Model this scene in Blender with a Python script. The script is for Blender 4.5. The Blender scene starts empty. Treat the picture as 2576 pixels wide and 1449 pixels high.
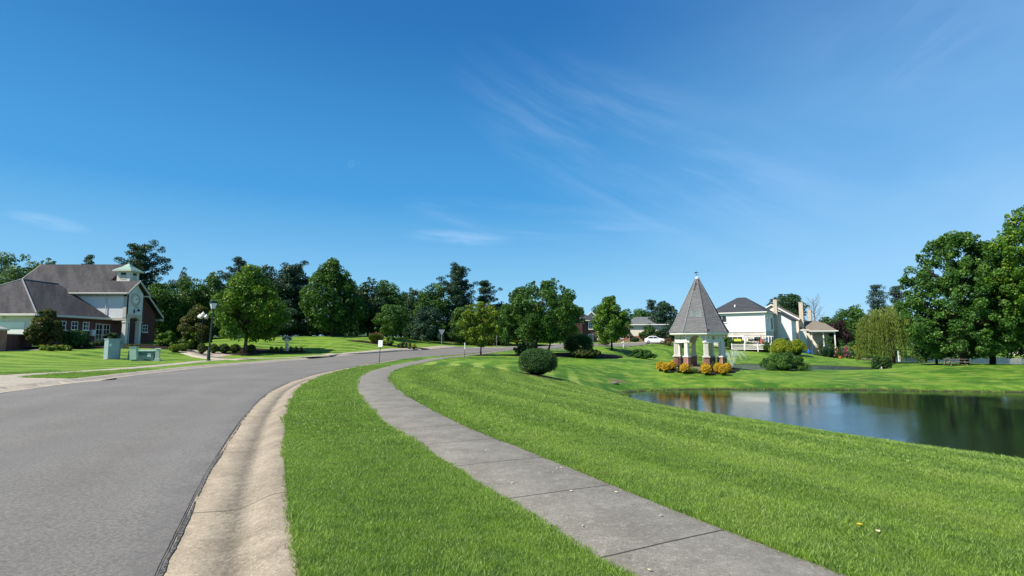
import bpy, bmesh, math, random
import numpy as np
from mathutils import Vector, Matrix
R = math.radians
random.seed(7); rng = np.random.default_rng(7)
sc = bpy.context.scene
C = sc.collection
# ---------------------------------------------------------------- camera, light, exposure
F_PX, HOR, CX, CY = 1336.0, 861.0, 1288.0, 724.5      # focal length and horizon in photo units (2576 wide)
PITCH = math.atan((HOR - CY) / F_PX)
H_CAM = 1.5
cam_d = bpy.data.cameras.new("camera"); cam = bpy.data.objects.new("camera", cam_d); C.objects.link(cam)
cam.location = (0, 0, H_CAM); cam.rotation_euler = (math.pi/2 + PITCH, 0, 0)
cam_d.sensor_width = 36; cam_d.lens = 36 * F_PX / 2576; cam_d.clip_end = 4000; cam_d.clip_start = 0.05
sc.camera = cam
SUN_AZ = Vector((-.90, -.44)).normalized(); SUN_EL = R(48)
sun_d = bpy.data.lights.new("sun", 'SUN'); sun = bpy.data.objects.new("sun", sun_d); C.objects.link(sun)
sun_d.energy = 5.0; sun_d.angle = R(0.53); sun_d.color = (1.0, .93, .82)
sdir = Vector((SUN_AZ.x*math.cos(SUN_EL), SUN_AZ.y*math.cos(SUN_EL), math.sin(SUN_EL)))
sun.rotation_euler = sdir.to_track_quat('Z', 'Y').to_euler(); sun.location = (-40, -20, 60)
sc.view_settings.view_transform = 'Standard'; sc.view_settings.look = 'None'
sc.view_settings.exposure = 0.55; sc.view_settings.gamma = 1.0
sc.render.engine = 'CYCLES'
sc.cycles.max_bounces = 6; sc.cycles.transparent_max_bounces = 6; sc.cycles.diffuse_bounces = 3

class NT:
    """small helper to write node trees"""
    def __init__(s, nt): s.nt = nt; s.n = nt.nodes; s.l = nt.links
    def node(s, t, **kw):
        x = s.n.new(t)
        for k, v in kw.items(): setattr(x, k, v)
        return x
    def link(s, a, b): s.l.new(a, b)
    def setin(s, node, name, v):
        i = node.inputs[name]
        if isinstance(v, bpy.types.NodeSocket): s.link(v, i)
        else: i.default_value = v
    def math(s, op, a, b=0.0, c=0.0, clamp=False):
        m = s.node('ShaderNodeMath', operation=op, use_clamp=clamp)
        for i, v in enumerate((a, b, c)): s.setin(m, i, v)
        return m.outputs[0]
    def vec(s, x, y, z=0.0):
        m = s.node('ShaderNodeCombineXYZ')
        for i, v in enumerate((x, y, z)): s.setin(m, i, v)
        return m.outputs[0]
    def sep(s, v):
        m = s.node('ShaderNodeSeparateXYZ'); s.link(v, m.inputs[0]); return m.outputs
    def noise(s, v, scale, detail=3.0, rough=.55, dist=0.0):
        m = s.node('ShaderNodeTexNoise'); s.link(v, m.inputs['Vector'])
        m.inputs['Scale'].default_value = scale; m.inputs['Detail'].default_value = detail
        m.inputs['Roughness'].default_value = rough; m.inputs['Distortion'].default_value = dist
        return m.outputs['Fac']
    def mix(s, f, a, b, mode='MIX'):
        m = s.node('ShaderNodeMix', data_type='RGBA', blend_type=mode)
        s.setin(m, 0, f)
        for i, v in ((6, a), (7, b)):
            if isinstance(v, bpy.types.NodeSocket): s.link(v, m.inputs[i])
            else: m.inputs[i].default_value = (*v[:3], 1)
        return m.outputs[2]
    def ramp(s, f, lo, hi, a=0.0, b=1.0, smooth=True):
        m = s.node('ShaderNodeMapRange', clamp=True); m.interpolation_type = 'SMOOTHSTEP' if smooth else 'LINEAR'
        s.setin(m, 'Value', f); s.setin(m, 'From Min', lo); s.setin(m, 'From Max', hi); s.setin(m, 'To Min', a); s.setin(m, 'To Max', b)
        return m.outputs[0]
    def bump(s, h, strength=.3, dist=.02, normal=None):
        m = s.node('ShaderNodeBump'); m.inputs['Strength'].default_value = strength; m.inputs['Distance'].default_value = dist
        s.link(h, m.inputs['Height'])
        if normal is not None: s.link(normal, m.inputs['Normal'])
        return m.outputs[0]

def new_mat(name):
    m = bpy.data.materials.new(name); m.use_nodes = True
    t = NT(m.node_tree); b = t.n['Principled BSDF']
    return m, t, b
def pset(t, b, **kw):
    names = dict(col='Base Color', rough='Roughness', spec='Specular IOR Level', metal='Metallic', nor='Normal', trans='Transmission Weight', alpha='Alpha', ior='IOR')
    for k, v in kw.items():
        if k == 'col' and not isinstance(v, bpy.types.NodeSocket): v = (*v[:3], 1)
        t.setin(b, names[k], v)

# ---------------------------------------------------------------- world: daylight sky with thin cirrus
w = bpy.data.worlds.new("World"); sc.world = w; w.use_nodes = True
t = NT(w.node_tree); bg = t.n['Background']
sky = t.node('ShaderNodeTexSky', sky_type='NISHITA'); sky.sun_disc = False
sky.sun_elevation = SUN_EL; sky.sun_rotation = math.atan2(SUN_AZ.x, SUN_AZ.y)
sky.air_density = 1.0; sky.dust_density = 0.25; sky.ozone_density = 3.0; sky.altitude = 200
hsv = t.node('ShaderNodeHueSaturation'); hsv.inputs['Saturation'].default_value = 1.18; hsv.inputs['Hue'].default_value = 0.492
t.link(sky.outputs[0], hsv.inputs['Color'])
tc = t.node('ShaderNodeTexCoord'); X, Y, Z = t.sep(tc.outputs['Generated'])
az = t.math('ARCTAN2', X, Y); hyp = t.math('SQRT', t.math('ADD', t.math('MULTIPLY', X, X), t.math('MULTIPLY', Y, Y)))
el = t.math('ARCTAN2', Z, hyp)
def streaks(c_az, c_el, r_az, r_el, rot, sx, sy, lo, hi, seed):
    da = t.math('SUBTRACT', az, c_az); de = t.math('SUBTRACT', el, c_el)
    c, s_ = math.cos(rot), math.sin(rot)
    u = t.math('ADD', t.math('MULTIPLY', da, c), t.math('MULTIPLY', de, s_))
    v = t.math('SUBTRACT', t.math('MULTIPLY', de, c), t.math('MULTIPLY', da, s_))
    warp = t.noise(t.vec(t.math('MULTIPLY', da, 4.0), t.math('MULTIPLY', de, 4.0), seed + 3.1), 1.0, 2)
    v2 = t.math('ADD', v, t.math('MULTIPLY', warp, .035))
    n = t.noise(t.vec(t.math('MULTIPLY', u, sx), t.math('MULTIPLY', v2, sy), seed), 1.0, 6, .62, .35)
    q = t.math('ADD', t.math('POWER', t.math('ABSOLUTE', t.math('DIVIDE', u, r_az)), 2.0), t.math('POWER', t.math('ABSOLUTE', t.math('DIVIDE', v, r_el)), 2.0))
    return t.math('MULTIPLY', t.ramp(n, lo, hi), t.ramp(q, 0.0, 1.0, 1.0, 0.0))
s1 = streaks(.26, .325, .46, .15, R(-25), 2.4, 17, .38, .84, 1.7)
s2 = streaks(.05, .225, .30, .040, R(-6), 2.4, 22, .38, .86, 5.2)
s3 = streaks(-.10, .195, .12, .018, R(-2), 5.0, 40, .34, .85, 9.4)
s4 = streaks(.63, .42, .22, .10, R(28), 4.0, 24, .46, .80, 12.3)
s5 = streaks(-.725, .170, .055, .013, R(-6), 14., 90, .30, .6, 21.3)
s6 = streaks(-.300, .318, .016, .008, R(30), 60., 120, .40, .8, 25.3)
veil = t.math('MULTIPLY', t.ramp(az, 0.0, .85), t.ramp(t.noise(t.vec(t.math('MULTIPLY', az, 2.2), t.math('MULTIPLY', el, 5.0), 2.0), 1.0, 4, .6), .2, .8, .55, 1.0))
cl = t.math('MULTIPLY', s1, .15)
for s_, k in ((s2, .28), (s3, .26), (s4, .06), (s5, .12), (s6, .10)):
    cl = t.math('ADD', cl, t.math('MULTIPLY', s_, k))
cl = t.math('MINIMUM', cl, .8)
# clear air: deep blue higher up, paler and milkier toward the horizon and under the thin veil in the east
g = t.mix(t.ramp(el, .02, .26, smooth=False), (2.1, 4.7, 6.7), (.40, 2.45, 5.3))
g = t.mix(t.ramp(el, .22, .62), g, (.11, 1.15, 3.5))
g = t.mix(t.ramp(el, .66, 1.1), g, (.05, .50, 1.9))  # zenith out of view, darkened to weaken the ambient skylight
skyc = t.mix(.82, hsv.outputs[0], g)
skyc = t.mix(t.math('MULTIPLY', veil, t.ramp(el, .75, .0, .18, .72)), skyc, (3.0, 4.9, 7.1))
skyc = t.mix(cl, skyc, (6.2, 7.4, 9.2))
t.link(skyc, bg.inputs['Color']); bg.inputs['Strength'].default_value = 0.10

# ---------------------------------------------------------------- bookkeeping helpers
def tag(o, label=None, cat=None, group=None, kind=None):
    if label: o['label'] = label
    if cat: o['category'] = cat
    if group: o['group'] = group
    if kind: o['kind'] = kind
    return o
def empty(name, loc, label, cat, group=None, rz=0):
    o = bpy.data.objects.new(name, None); C.objects.link(o); o.location = loc; o.rotation_euler = (0, 0, rz)
    o.empty_display_size = .3
    return tag(o, label, cat, group)
def link_mesh(name, me, mat=None, parent=None, smooth=False):
    if mat is not None: me.materials.append(mat)
    o = bpy.data.objects.new(name, me); C.objects.link(o)
    if parent is not None: o.parent = parent
    if smooth: me.shade_smooth()
    return o
def np_mesh(name, V, Q, attr=None):
    """fast mesh from vertex array V (n,3) and quad/tri index array Q (m,k)"""
    me = bpy.data.meshes.new(name); V = np.asarray(V, np.float32); Q = np.asarray(Q, np.int32); k = Q.shape[1]
    me.vertices.add(len(V)); me.vertices.foreach_set('co', V.ravel())
    me.loops.add(Q.size); me.loops.foreach_set('vertex_index', Q.ravel())
    me.polygons.add(len(Q)); me.polygons.foreach_set('loop_start', np.arange(0, Q.size, k, dtype=np.int32))
    me.update(calc_edges=True)
    if attr is not None:
        for nm, a in attr.items():
            at = me.attributes.new(nm, 'FLOAT', 'FACE'); at.data.foreach_set('value', np.asarray(a, np.float32))
    me.validate(verbose=False)
    return me
class MB:
    """collects boxes, slabs, tubes in a local frame and links them as one mesh"""
    def __init__(s, M=None): s.v = []; s.f = []; s.M = M or Matrix.Identity(4)
    def add(s, vs, fs):
        b = len(s.v); s.v += [tuple(s.M @ Vector(p)) for p in vs]; s.f += [tuple(b+i for i in f) for f in fs]; return s
    def box(s, x0, x1, y0, y1, z0, z1):
        vs = [(x, y, z) for z in (z0, z1) for y in (y0, y1) for x in (x0, x1)]
        return s.add(vs, [(0,2,3,1),(4,5,7,6),(0,1,5,4),(2,6,7,3),(0,4,6,2),(1,3,7,5)])
    def slab(s, poly, off):
        """planar polygon pushed by vector off"""
        n = len(poly); off = Vector(off)
        vs = [Vector(p) for p in poly] + [Vector(p)+off for p in poly]
        return s.add(vs, [tuple(range(n)), tuple(range(2*n-1, n-1, -1))] + [(i, i+n, (i+1)%n+n, (i+1)%n) for i in range(n)])
    def frustum(s, c, r0, r1, z0, z1, n=4, a0=math.pi/4, cap=True):
        vs = [(c[0]+r*math.cos(a0+2*math.pi*i/n), c[1]+r*math.sin(a0+2*math.pi*i/n), z) for r, z in ((r0, z0), (r1, z1)) for i in range(n)]
        fs = [(i, (i+1)%n, n+(i+1)%n, n+i) for i in range(n)]
        if cap: fs += [tuple(range(n-1, -1, -1)), tuple(range(n, 2*n))]
        return s.add(vs, fs)
    def tube(s, pts, rad, n=8):
        pts = [Vector(p) for p in pts]; m = len(pts)
        if not hasattr(rad, '__len__'): rad = [rad]*m
        vs = []
        for i, p in enumerate(pts):
            d = (pts[min(i+1, m-1)] - pts[max(i-1, 0)]).normalized()
            a = d.orthogonal().normalized() if i == 0 else (a - d*a.dot(d)).normalized()
            b = d.cross(a)
            vs += [p + (a*math.cos(2*math.pi*k/n) + b*math.sin(2*math.pi*k/n))*rad[i] for k in range(n)]
        fs = [(i*n+k, i*n+(k+1)%n, (i+1)*n+(k+1)%n, (i+1)*n+k) for i in range(m-1) for k in range(n)]
        fs += [tuple(range(n-1, -1, -1)), tuple(range((m-1)*n, m*n))]
        return s.add(vs, fs)
    def lathe(s, c, prof, n=20):
        vs = [(c[0]+r*math.cos(2*math.pi*k/n), c[1]+r*math.sin(2*math.pi*k/n), c[2]+z) for r, z in prof for k in range(n)]
        m = len(prof)
        fs = [(i*n+k, i*n+(k+1)%n, (i+1)*n+(k+1)%n, (i+1)*n+k) for i in range(m-1) for k in range(n)]
        fs += [tuple(range(n-1, -1, -1)), tuple(range((m-1)*n, m*n))]
        return s.add(vs, fs)
    def build(s, name, mat, parent=None, smooth=False, bevel=0):
        me = bpy.data.meshes.new(name); me.from_pydata(s.v, [], s.f); me.update()
        bm = bmesh.new(); bm.from_mesh(me); bmesh.ops.recalc_face_normals(bm, faces=bm.faces); bm.to_mesh(me); bm.free()
        o = link_mesh(name, me, mat, parent)
        if smooth: me.shade_auto_smooth if False else None; me.shade_smooth()
        if bevel:
            b = o.modifiers.new('bevel', 'BEVEL'); b.width = bevel; b.segments = 2; b.limit_method = 'ANGLE'
        return o
def frame(origin, ang):
    """local frame: +x along angle ang, +y 90 degrees left of it"""
    return Matrix.Translation(Vector(origin)) @ Matrix.Rotation(ang, 4, 'Z')

# ---------------------------------------------------------------- picture measurements -> places
cp, sp = math.cos(PITCH), math.sin(PITCH)
def ray(px, py):
    a, b = px-CX, py-CY
    return np.array([a, F_PX*cp + b*sp, F_PX*sp - b*cp])
def PZ(px, py, Yd):
    d = ray(px, py); k = Yd/d[1]; return (d[0]*k, Yd, H_CAM + d[2]*k)
W_LEVEL = -2.2
# ---------------------------------------------------------------- terrain height
ctrl = [(0,0,0),(-8,0,0),(-16,0,0),(-25,5,0),(8,0,0),(-8,10,0),(-16,12,0),(-3,12,0),(0,5,0),(2,8,0),(-8,22,0),(-18,22,0),(-5,20,0),
        (-6,32,0),(-18,33,0),(-8,40,0),(-27,20,.05),(12,0,0),(8,15,0),(5,27,-.05),(0,-20,0),(-20,-20,0),(15,-20,0),(-1,27,0),(0,40,-.12),
        (-40,20,.5),(-60,10,1.2),(0,-60,0),(-60,-40,1),(60,-40,-.5),(30,-10,-.8),(60,10,-1.0),(75,35,-1.0)]
for px, py, d in [(1150,897,55),(1230,887,68),(1300,876,82),(1500,869.5,97),(1500,865.5,107),(1600,862,116),(1300,870,93),(1640,864,112),
    (1000,893,55),(1000,885,64),(1500,912,55),(1500,890,75),(1615,900,70),(1720,922,54),(1850,924,54),(1450,930,45),(1560,962,43.5),
    (1900,938,56),(2100,934,62),(2300,922,62),(2420,915,62),(2570,918,62),(2100,957,47),(2400,962,45),(2240,915,70),
    (1700,905,93),(1900,903,97),(2100,903,97),(1850,880,108),(2000,884,108),(2180,882,114),(2250,897,104),(1900,866,122),(1600,858,125),(2060,872,125),
    (2450,888,140),(2300,888,135),(2560,889,140),(283,903,45),(353,908,43),(527,908,42.5),(617,888,57),(723,881,60),(133,884,46),(0,882,47),(330,866,62),
    (480,878,57),(410,868,66),(700,850,74),(832,845,87),(985,851,80),(900,864,68),(1000,868,75),(1090,862,86),(1110,869,78),(1250,863,97),(560,868,62),(150,866,56),
    (760,866,66),(1150,871.5,82),(1420,858,120)]:
    ctrl.append(PZ(px, py, d))
ctrl += [(25,71,-2.05),(38,69.2,-2.05),(47,69,-2.05),(53.5,73,-2.0),(38,79,-2.4),(45,90,-2.0),(33,92,-2.0),(62,78,-1.55),(75,76,-1.7),(90,72,-1.7),(70,104,-2.1),(90,104,-2.4),(120,100,-2.4),(67,118,-1.9),(60,96,-1.6)]
for a in range(0, 360, 30):
    ctrl.append((260*math.sin(R(a)), 260*math.cos(R(a)), 2.6 if (a < 60 or a > 270) else .6))
ctrl = np.array(ctrl, float)
def tps(r2): return np.where(r2 > 1e-9, .5*r2*np.log(np.maximum(r2, 1e-9)), 0.0)
_S = 40.0
_P = ctrl[:, :2]/_S; _n = len(_P)
_K = tps(((_P[:, None]-_P[None])**2).sum(-1)) + np.eye(_n)*0.0006
_A = np.zeros((_n+3, _n+3)); _A[:_n, :_n] = _K; _A[:_n, _n] = 1; _A[:_n, _n+1:] = _P; _A[_n:, :_n] = _A[:_n, _n:].T
_w = np.linalg.solve(_A, np.concatenate([ctrl[:, 2], np.zeros(3)]))
def base_h(x, y):
    x = np.atleast_1d(np.asarray(x, float)); y = np.atleast_1d(np.asarray(y, float)); out = np.empty(x.shape)
    for i in range(0, len(x), 20000):
        q = np.stack([x[i:i+20000], y[i:i+20000]], -1)/_S
        rr = np.sqrt((q**2).sum(-1)); lim = 8.0
        q = q*np.minimum(1, lim/np.maximum(rr, 1e-6))[:, None]
        out[i:i+20000] = tps(((q[:, None]-_P[None])**2).sum(-1)) @ _w[:_n] + _w[_n] + q @ _w[_n+1:]
    return out
def chaikin(P, it=3, closed=False):
    P = np.asarray(P, float)
    for _ in range(it):
        A = P; B = np.roll(P, -1, 0) if closed else P[1:]; A = A if closed else P[:-1]
        Q = np.empty((2*len(A), P.shape[1])); Q[0::2] = .75*A+.25*B; Q[1::2] = .25*A+.75*B
        P = Q if closed else np.vstack([P[:1], Q, P[-1:]])
    return P
def resample(P, step):
    P = np.asarray(P, float); s = np.concatenate([[0], np.cumsum(np.hypot(*(P[1:, :2]-P[:-1, :2]).T))])
    n = max(2, int(s[-1]/step)+1); q = np.linspace(0, s[-1], n)
    return np.stack([np.interp(q, s, P[:, k]) for k in range(P.shape[1])], -1), q
POND1 = chaikin([(9.0,40.8),(7.6,37.5),(8.2,31),(9.9,23.2),(14.1,14.2),(18.2,8.4),(24.5,0),(32,-10),(75,-14),(78,30),(60,37.5),(38,39.6),(25,42.2),(15,42.6)], 2, True)
POND2 = chaikin([(20,78),(25,71),(38,69),(48,69),(53.5,73.5),(52,82),(45,89),(33,91),(22,88)], 2, True)
POND3 = chaikin([(69,91),(82,86),(110,80),(150,90),(150,125),(100,133),(80,130),(71,112)], 2, True)
def sdf(Pg, x, y):
    x = np.asarray(x, float); y = np.asarray(y, float)
    d2 = np.full(x.shape, 1e18); inside = np.zeros(x.shape, bool); n = len(Pg)
    for i in range(n):
        ax, ay = Pg[i]; bx, by = Pg[(i+1) % n]; ex, ey = bx-ax, by-ay
        tt = np.clip(((x-ax)*ex+(y-ay)*ey)/(ex*ex+ey*ey+1e-12), 0, 1)
        d2 = np.minimum(d2, (x-ax-tt*ex)**2+(y-ay-tt*ey)**2)
        c = ((ay > y) != (by > y)) & (x < (bx-ax)*(y-ay)/((by-ay)+1e-12)+ax)
        inside ^= c
    d = np.sqrt(d2); return np.where(inside, -d, d)
def G(x, y, raw=False):
    """ground height at x,y (arrays or scalars)"""
    sc_ = np.isscalar(x); x = np.atleast_1d(np.asarray(x, float)); y = np.atleast_1d(np.asarray(y, float))
    z = np.maximum(base_h(x, y), W_LEVEL+.25)
    s = sdf(POND1, x, y)
    z = np.where(s < 14.5, np.minimum(z, -0.0105*np.clip(14.5-s, 0, 14.5)**2), z)
    z = np.where(s < 0, W_LEVEL-.10-np.minimum(-s*.35, .9), z)
    for Pg, k in ((POND2, .22), (POND3, .16)):
        s = sdf(Pg, x, y)
        z = np.where(s < 12, np.minimum(z, W_LEVEL+.02+np.maximum(s, 0)*k+.02*np.maximum(s, 0)**2), z)
        z = np.where(s < 0, W_LEVEL-.10-np.minimum(-s*.35, .9), z)
    z = z + .012*np.sin(x*.9+1.3*np.sin(y*.35))*np.sin(y*.7+x*.23)*np.clip((np.hypot(x, y)-6)/20, 0, 1)
    return float(z[0]) if sc_ else z
def GP(px, py, dz=0.0, far=300):
    """where the sight line through a measured photo point meets the ground"""
    d = ray(px, py); ts = np.geomspace(1.5, far, 700)/d[1]
    X_, Y_, Z_ = d[0]*ts, d[1]*ts, H_CAM+d[2]*ts
    hit = np.where(Z_ < G(X_, Y_)+dz)[0]
    if len(hit) == 0: k = -1
    else: k = hit[0]
    if k > 0:
        a, b = ts[k-1], ts[k]
        for _ in range(18):
            m = (a+b)/2
            if H_CAM+d[2]*m < G(d[0]*m, d[1]*m)+dz: b = m
            else: a = m
        m = b
    else: m = ts[k]
    return (d[0]*m, d[1]*m)
def AT(px, d):
    x = (px-CX)/F_PX*cp*d; return (x, d, G(x, d))
# ---------------------------------------------------------------- materials
def posn(t, kind='Position'):
    if kind == 'Position': return t.node('ShaderNodeNewGeometry').outputs['Position']
    return t.node('ShaderNodeTexCoord').outputs['Object']
def lawn_colour(t, p, inst=False):
    """living grass colours: broad dry and lush patches, mowing passes with the sheen of leaning blades painted in"""
    a = t.noise(p, .16, 4, .6); b = t.noise(p, .9, 4, .6); c = t.noise(p, 5.0, 3, .6)
    f = t.math('ADD', t.math('MULTIPLY', a, .5), t.math('ADD', t.math('MULTIPLY', b, .3), t.math('MULTIPLY', c, .2)))
    col = t.mix(t.ramp(f, .41, .58), (.040, .122, .010), (.145, .265, .024))
    col = t.mix(t.math('MULTIPLY', t.ramp(b, .50, .68), .62), col, (.25, .275, .06))
    X_, Y_, Z_ = t.sep(p)
    wob = t.math('MULTIPLY', t.noise(p, .05, 2), 3.0)
    q = t.math('ADD', t.math('ADD', t.math('MULTIPLY', Y_, 1.0), t.math('MULTIPLY', X_, .16)), wob)
    st = t.math('SINE', t.math('MULTIPLY', q, 2*math.pi/2.6))
    farm = t.math('MULTIPLY', t.ramp(X_, -9, -14, .0, 1.0), t.ramp(st, -.5, .5))
    col = t.mix(t.math('MULTIPLY', farm, .50), col, (.25, .36, .055))  # left-lawn stripes: sheen of leaning blades put into the colour
    mw = t.node('ShaderNodeAttribute', attribute_name='mow', attribute_type='INSTANCER' if inst else 'GEOMETRY').outputs['Fac']
    brk = t.ramp(t.noise(p, .45, 4, .6), .30, .62, .35, 1.0)
    col = t.mix(t.math('MULTIPLY', t.ramp(mw, .5, 1.0), t.math('MULTIPLY', brk, .78)), col, (.33, .42, .09))  # light bands: painted sheen of blades leaning away
    col = t.mix(t.math('MULTIPLY', t.ramp(mw, .5, .0), t.math('MULTIPLY', brk, .66)), col, (.030, .095, .008))  # dark bands between, painted darker for the opposite lean
    return col, c
    q2 = t.math('ADD', t.math('ADD', X_, t.math('MULTIPLY', Y_, .30)), t.math('MULTIPLY', t.noise(p, .08, 2), 1.2))
    st2 = t.ramp(t.math('SINE', t.math('MULTIPLY', q2, 2*math.pi/1.9)), -.4, .6)
    near = t.math('MULTIPLY', t.ramp(X_, -5, -3), t.math('MULTIPLY', t.ramp(Y_, 4, 12), t.ramp(Y_, 42, 34)))
    col = t.mix(t.math('MULTIPLY', t.math('MULTIPLY', st2, near), .45), col, (.26, .37, .07))
    return col, c
M = {}
# ground
m, t, b = new_mat('lawn'); p = posn(t); col, c = lawn_colour(t, p)
fine = t.noise(p, 28, 3, .7); mid = t.noise(p, 3.2, 4, .65)
col = t.mix(t.ramp(fine, .35, .8, 0, .40), col, (.035, .085, .012))
dirt = t.math('MULTIPLY', t.ramp(t.noise(p, .22, 3, .6), .70, .78), .5)
X_, Y_, Z_ = t.sep(p)
def spot(cx, cy, r0):
    d = t.math('SQRT', t.math('ADD', t.math('POWER', t.math('SUBTRACT', X_, cx), 2.0), t.math('POWER', t.math('SUBTRACT', Y_, cy), 2.0)))
    return t.ramp(t.math('ADD', d, t.math('MULTIPLY', mid, 1.4)), r0*.6+.7, r0+.9, 1, 0)
shore = t.math('MULTIPLY', t.ramp(t.math('ADD', Z_, t.math('MULTIPLY', mid, .16)), W_LEVEL+.11, W_LEVEL+.25, 1, 0), t.ramp(Y_, 20, 200, 1, .6))
col = t.mix(t.math('MULTIPLY', spot(8.6, 43.9, .9), .8), col, (.17, .115, .07))
col = t.mix(shore, col, (.045, .050, .022))
pset(t, b, col=col, rough=.75, spec=.15, nor=t.bump(t.math('ADD', fine, t.math('MULTIPLY', mid, 3.0)), .7, .035)); M['lawn'] = m
# grass blades
m, t, b = new_mat('grass_blade'); p = posn(t); col, c = lawn_colour(t, p, True)
oi = t.node('ShaderNodeObjectInfo'); at = t.node('ShaderNodeAttribute', attribute_name='tint', attribute_type='GEOMETRY')
rnd = at.outputs['Fac']
col = t.mix(t.ramp(rnd, .0, .50, .88, 0), col, (.016, .062, .007))
col = t.mix(t.ramp(rnd, .38, .95, 0, .85), col, (.42, .60, .14))
col = t.mix(t.ramp(oi.outputs['Random'], 0, 1, 0, .18), col, (.20, .24, .05))
col = t.mix(t.math('MULTIPLY', t.ramp(c, .35, .65), .26), col, (.36, .54, .06))
pset(t, b, col=col, rough=.42, spec=.40)
tr = t.node('ShaderNodeBsdfTranslucent'); t.link(t.mix(.45, col, (.34, .60, .05)), tr.inputs[0])
mx = t.node('ShaderNodeMixShader'); mx.inputs[0].default_value = .38
t.link(b.outputs[0], mx.inputs[1]); t.link(tr.outputs[0], mx.inputs[2]); t.link(mx.outputs[0], t.n['Material Output'].inputs[0]); M['blade'] = m
# asphalt
m, t, b = new_mat('asphalt'); p = posn(t)
g1 = t.noise(p, 30, 4, .8); g2 = t.noise(p, 62, 3, .7); big = t.noise(p, .35, 4, .6); md = t.noise(p, 2.5, 4, .6)
uv = t.node('ShaderNodeUVMap', uv_map='UVMap').outputs[0]; U, V_, _ = t.sep(uv)
col = t.mix(t.ramp(big, .3, .7), (.190, .179, .156), (.245, .232, .206))
col = t.mix(t.ramp(g1, .38, .62, .60, 0), col, (.07, .066, .062)); col = t.mix(t.ramp(g2, .56, .70, 0, .45), col, (.42, .40, .38))
vo = t.node('ShaderNodeTexVoronoi', feature='DISTANCE_TO_EDGE'); t.link(t.vec(t.math('ADD', t.math('MULTIPLY', U, .55), t.math('MULTIPLY', md, .8)), t.math('ADD', t.math('MULTIPLY', V_, .22), t.math('MULTIPLY', md, .5)), 0.0), vo.inputs['Vector']); vo.inputs['Scale'].default_value = 1.0
cr = t.math('MULTIPLY', t.ramp(vo.outputs['Distance'], .0015, .006, 1, 0), t.ramp(big, .46, .58))
col = t.mix(t.math('MULTIPLY', cr, .55), col, (.06, .056, .052))
long_ = t.noise(t.vec(t.math('MULTIPLY', U, 1.3), t.math('MULTIPLY', V_, .10), 0.0), 1.0, 5, .65); col = t.mix(t.ramp(long_, .35, .68, .0, .38), col, (.145, .135, .125))
wheel = t.math('MULTIPLY', t.math('ADD', t.math('SINE', t.math('MULTIPLY', U, 3.6)), 1.0), .08)
col = t.mix(t.math('MULTIPLY', wheel, t.ramp(md, .2, .8)), col, (.24, .237, .235))
# seam near the middle of the road, waving slightly
sw = t.math('ADD', U, t.math('MULTIPLY', t.noise(t.vec(0.0, V_, 0.0), .8, 5, .6), .18))
seam = t.math('MULTIPLY', t.ramp(t.math('ABSOLUTE', t.math('SUBTRACT', sw, 4.75)), .004, .022, 1, 0), t.ramp(t.noise(p, 1.4, 3), .36, .52))
col = t.mix(t.math('MULTIPLY', seam, .6), col, (.07, .068, .066))
col = t.mix(t.math('MULTIPLY', t.ramp(U, .05, .55, 1, 0), t.ramp(md, .35, .7, .1, .5)), col, (.105, .10, .098))
pset(t, b, col=col, rough=.82, spec=.25, nor=t.bump(t.math('ADD', g1, t.math('MULTIPLY', g2, .6)), .55, .006)); M['asphalt'] = m
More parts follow.
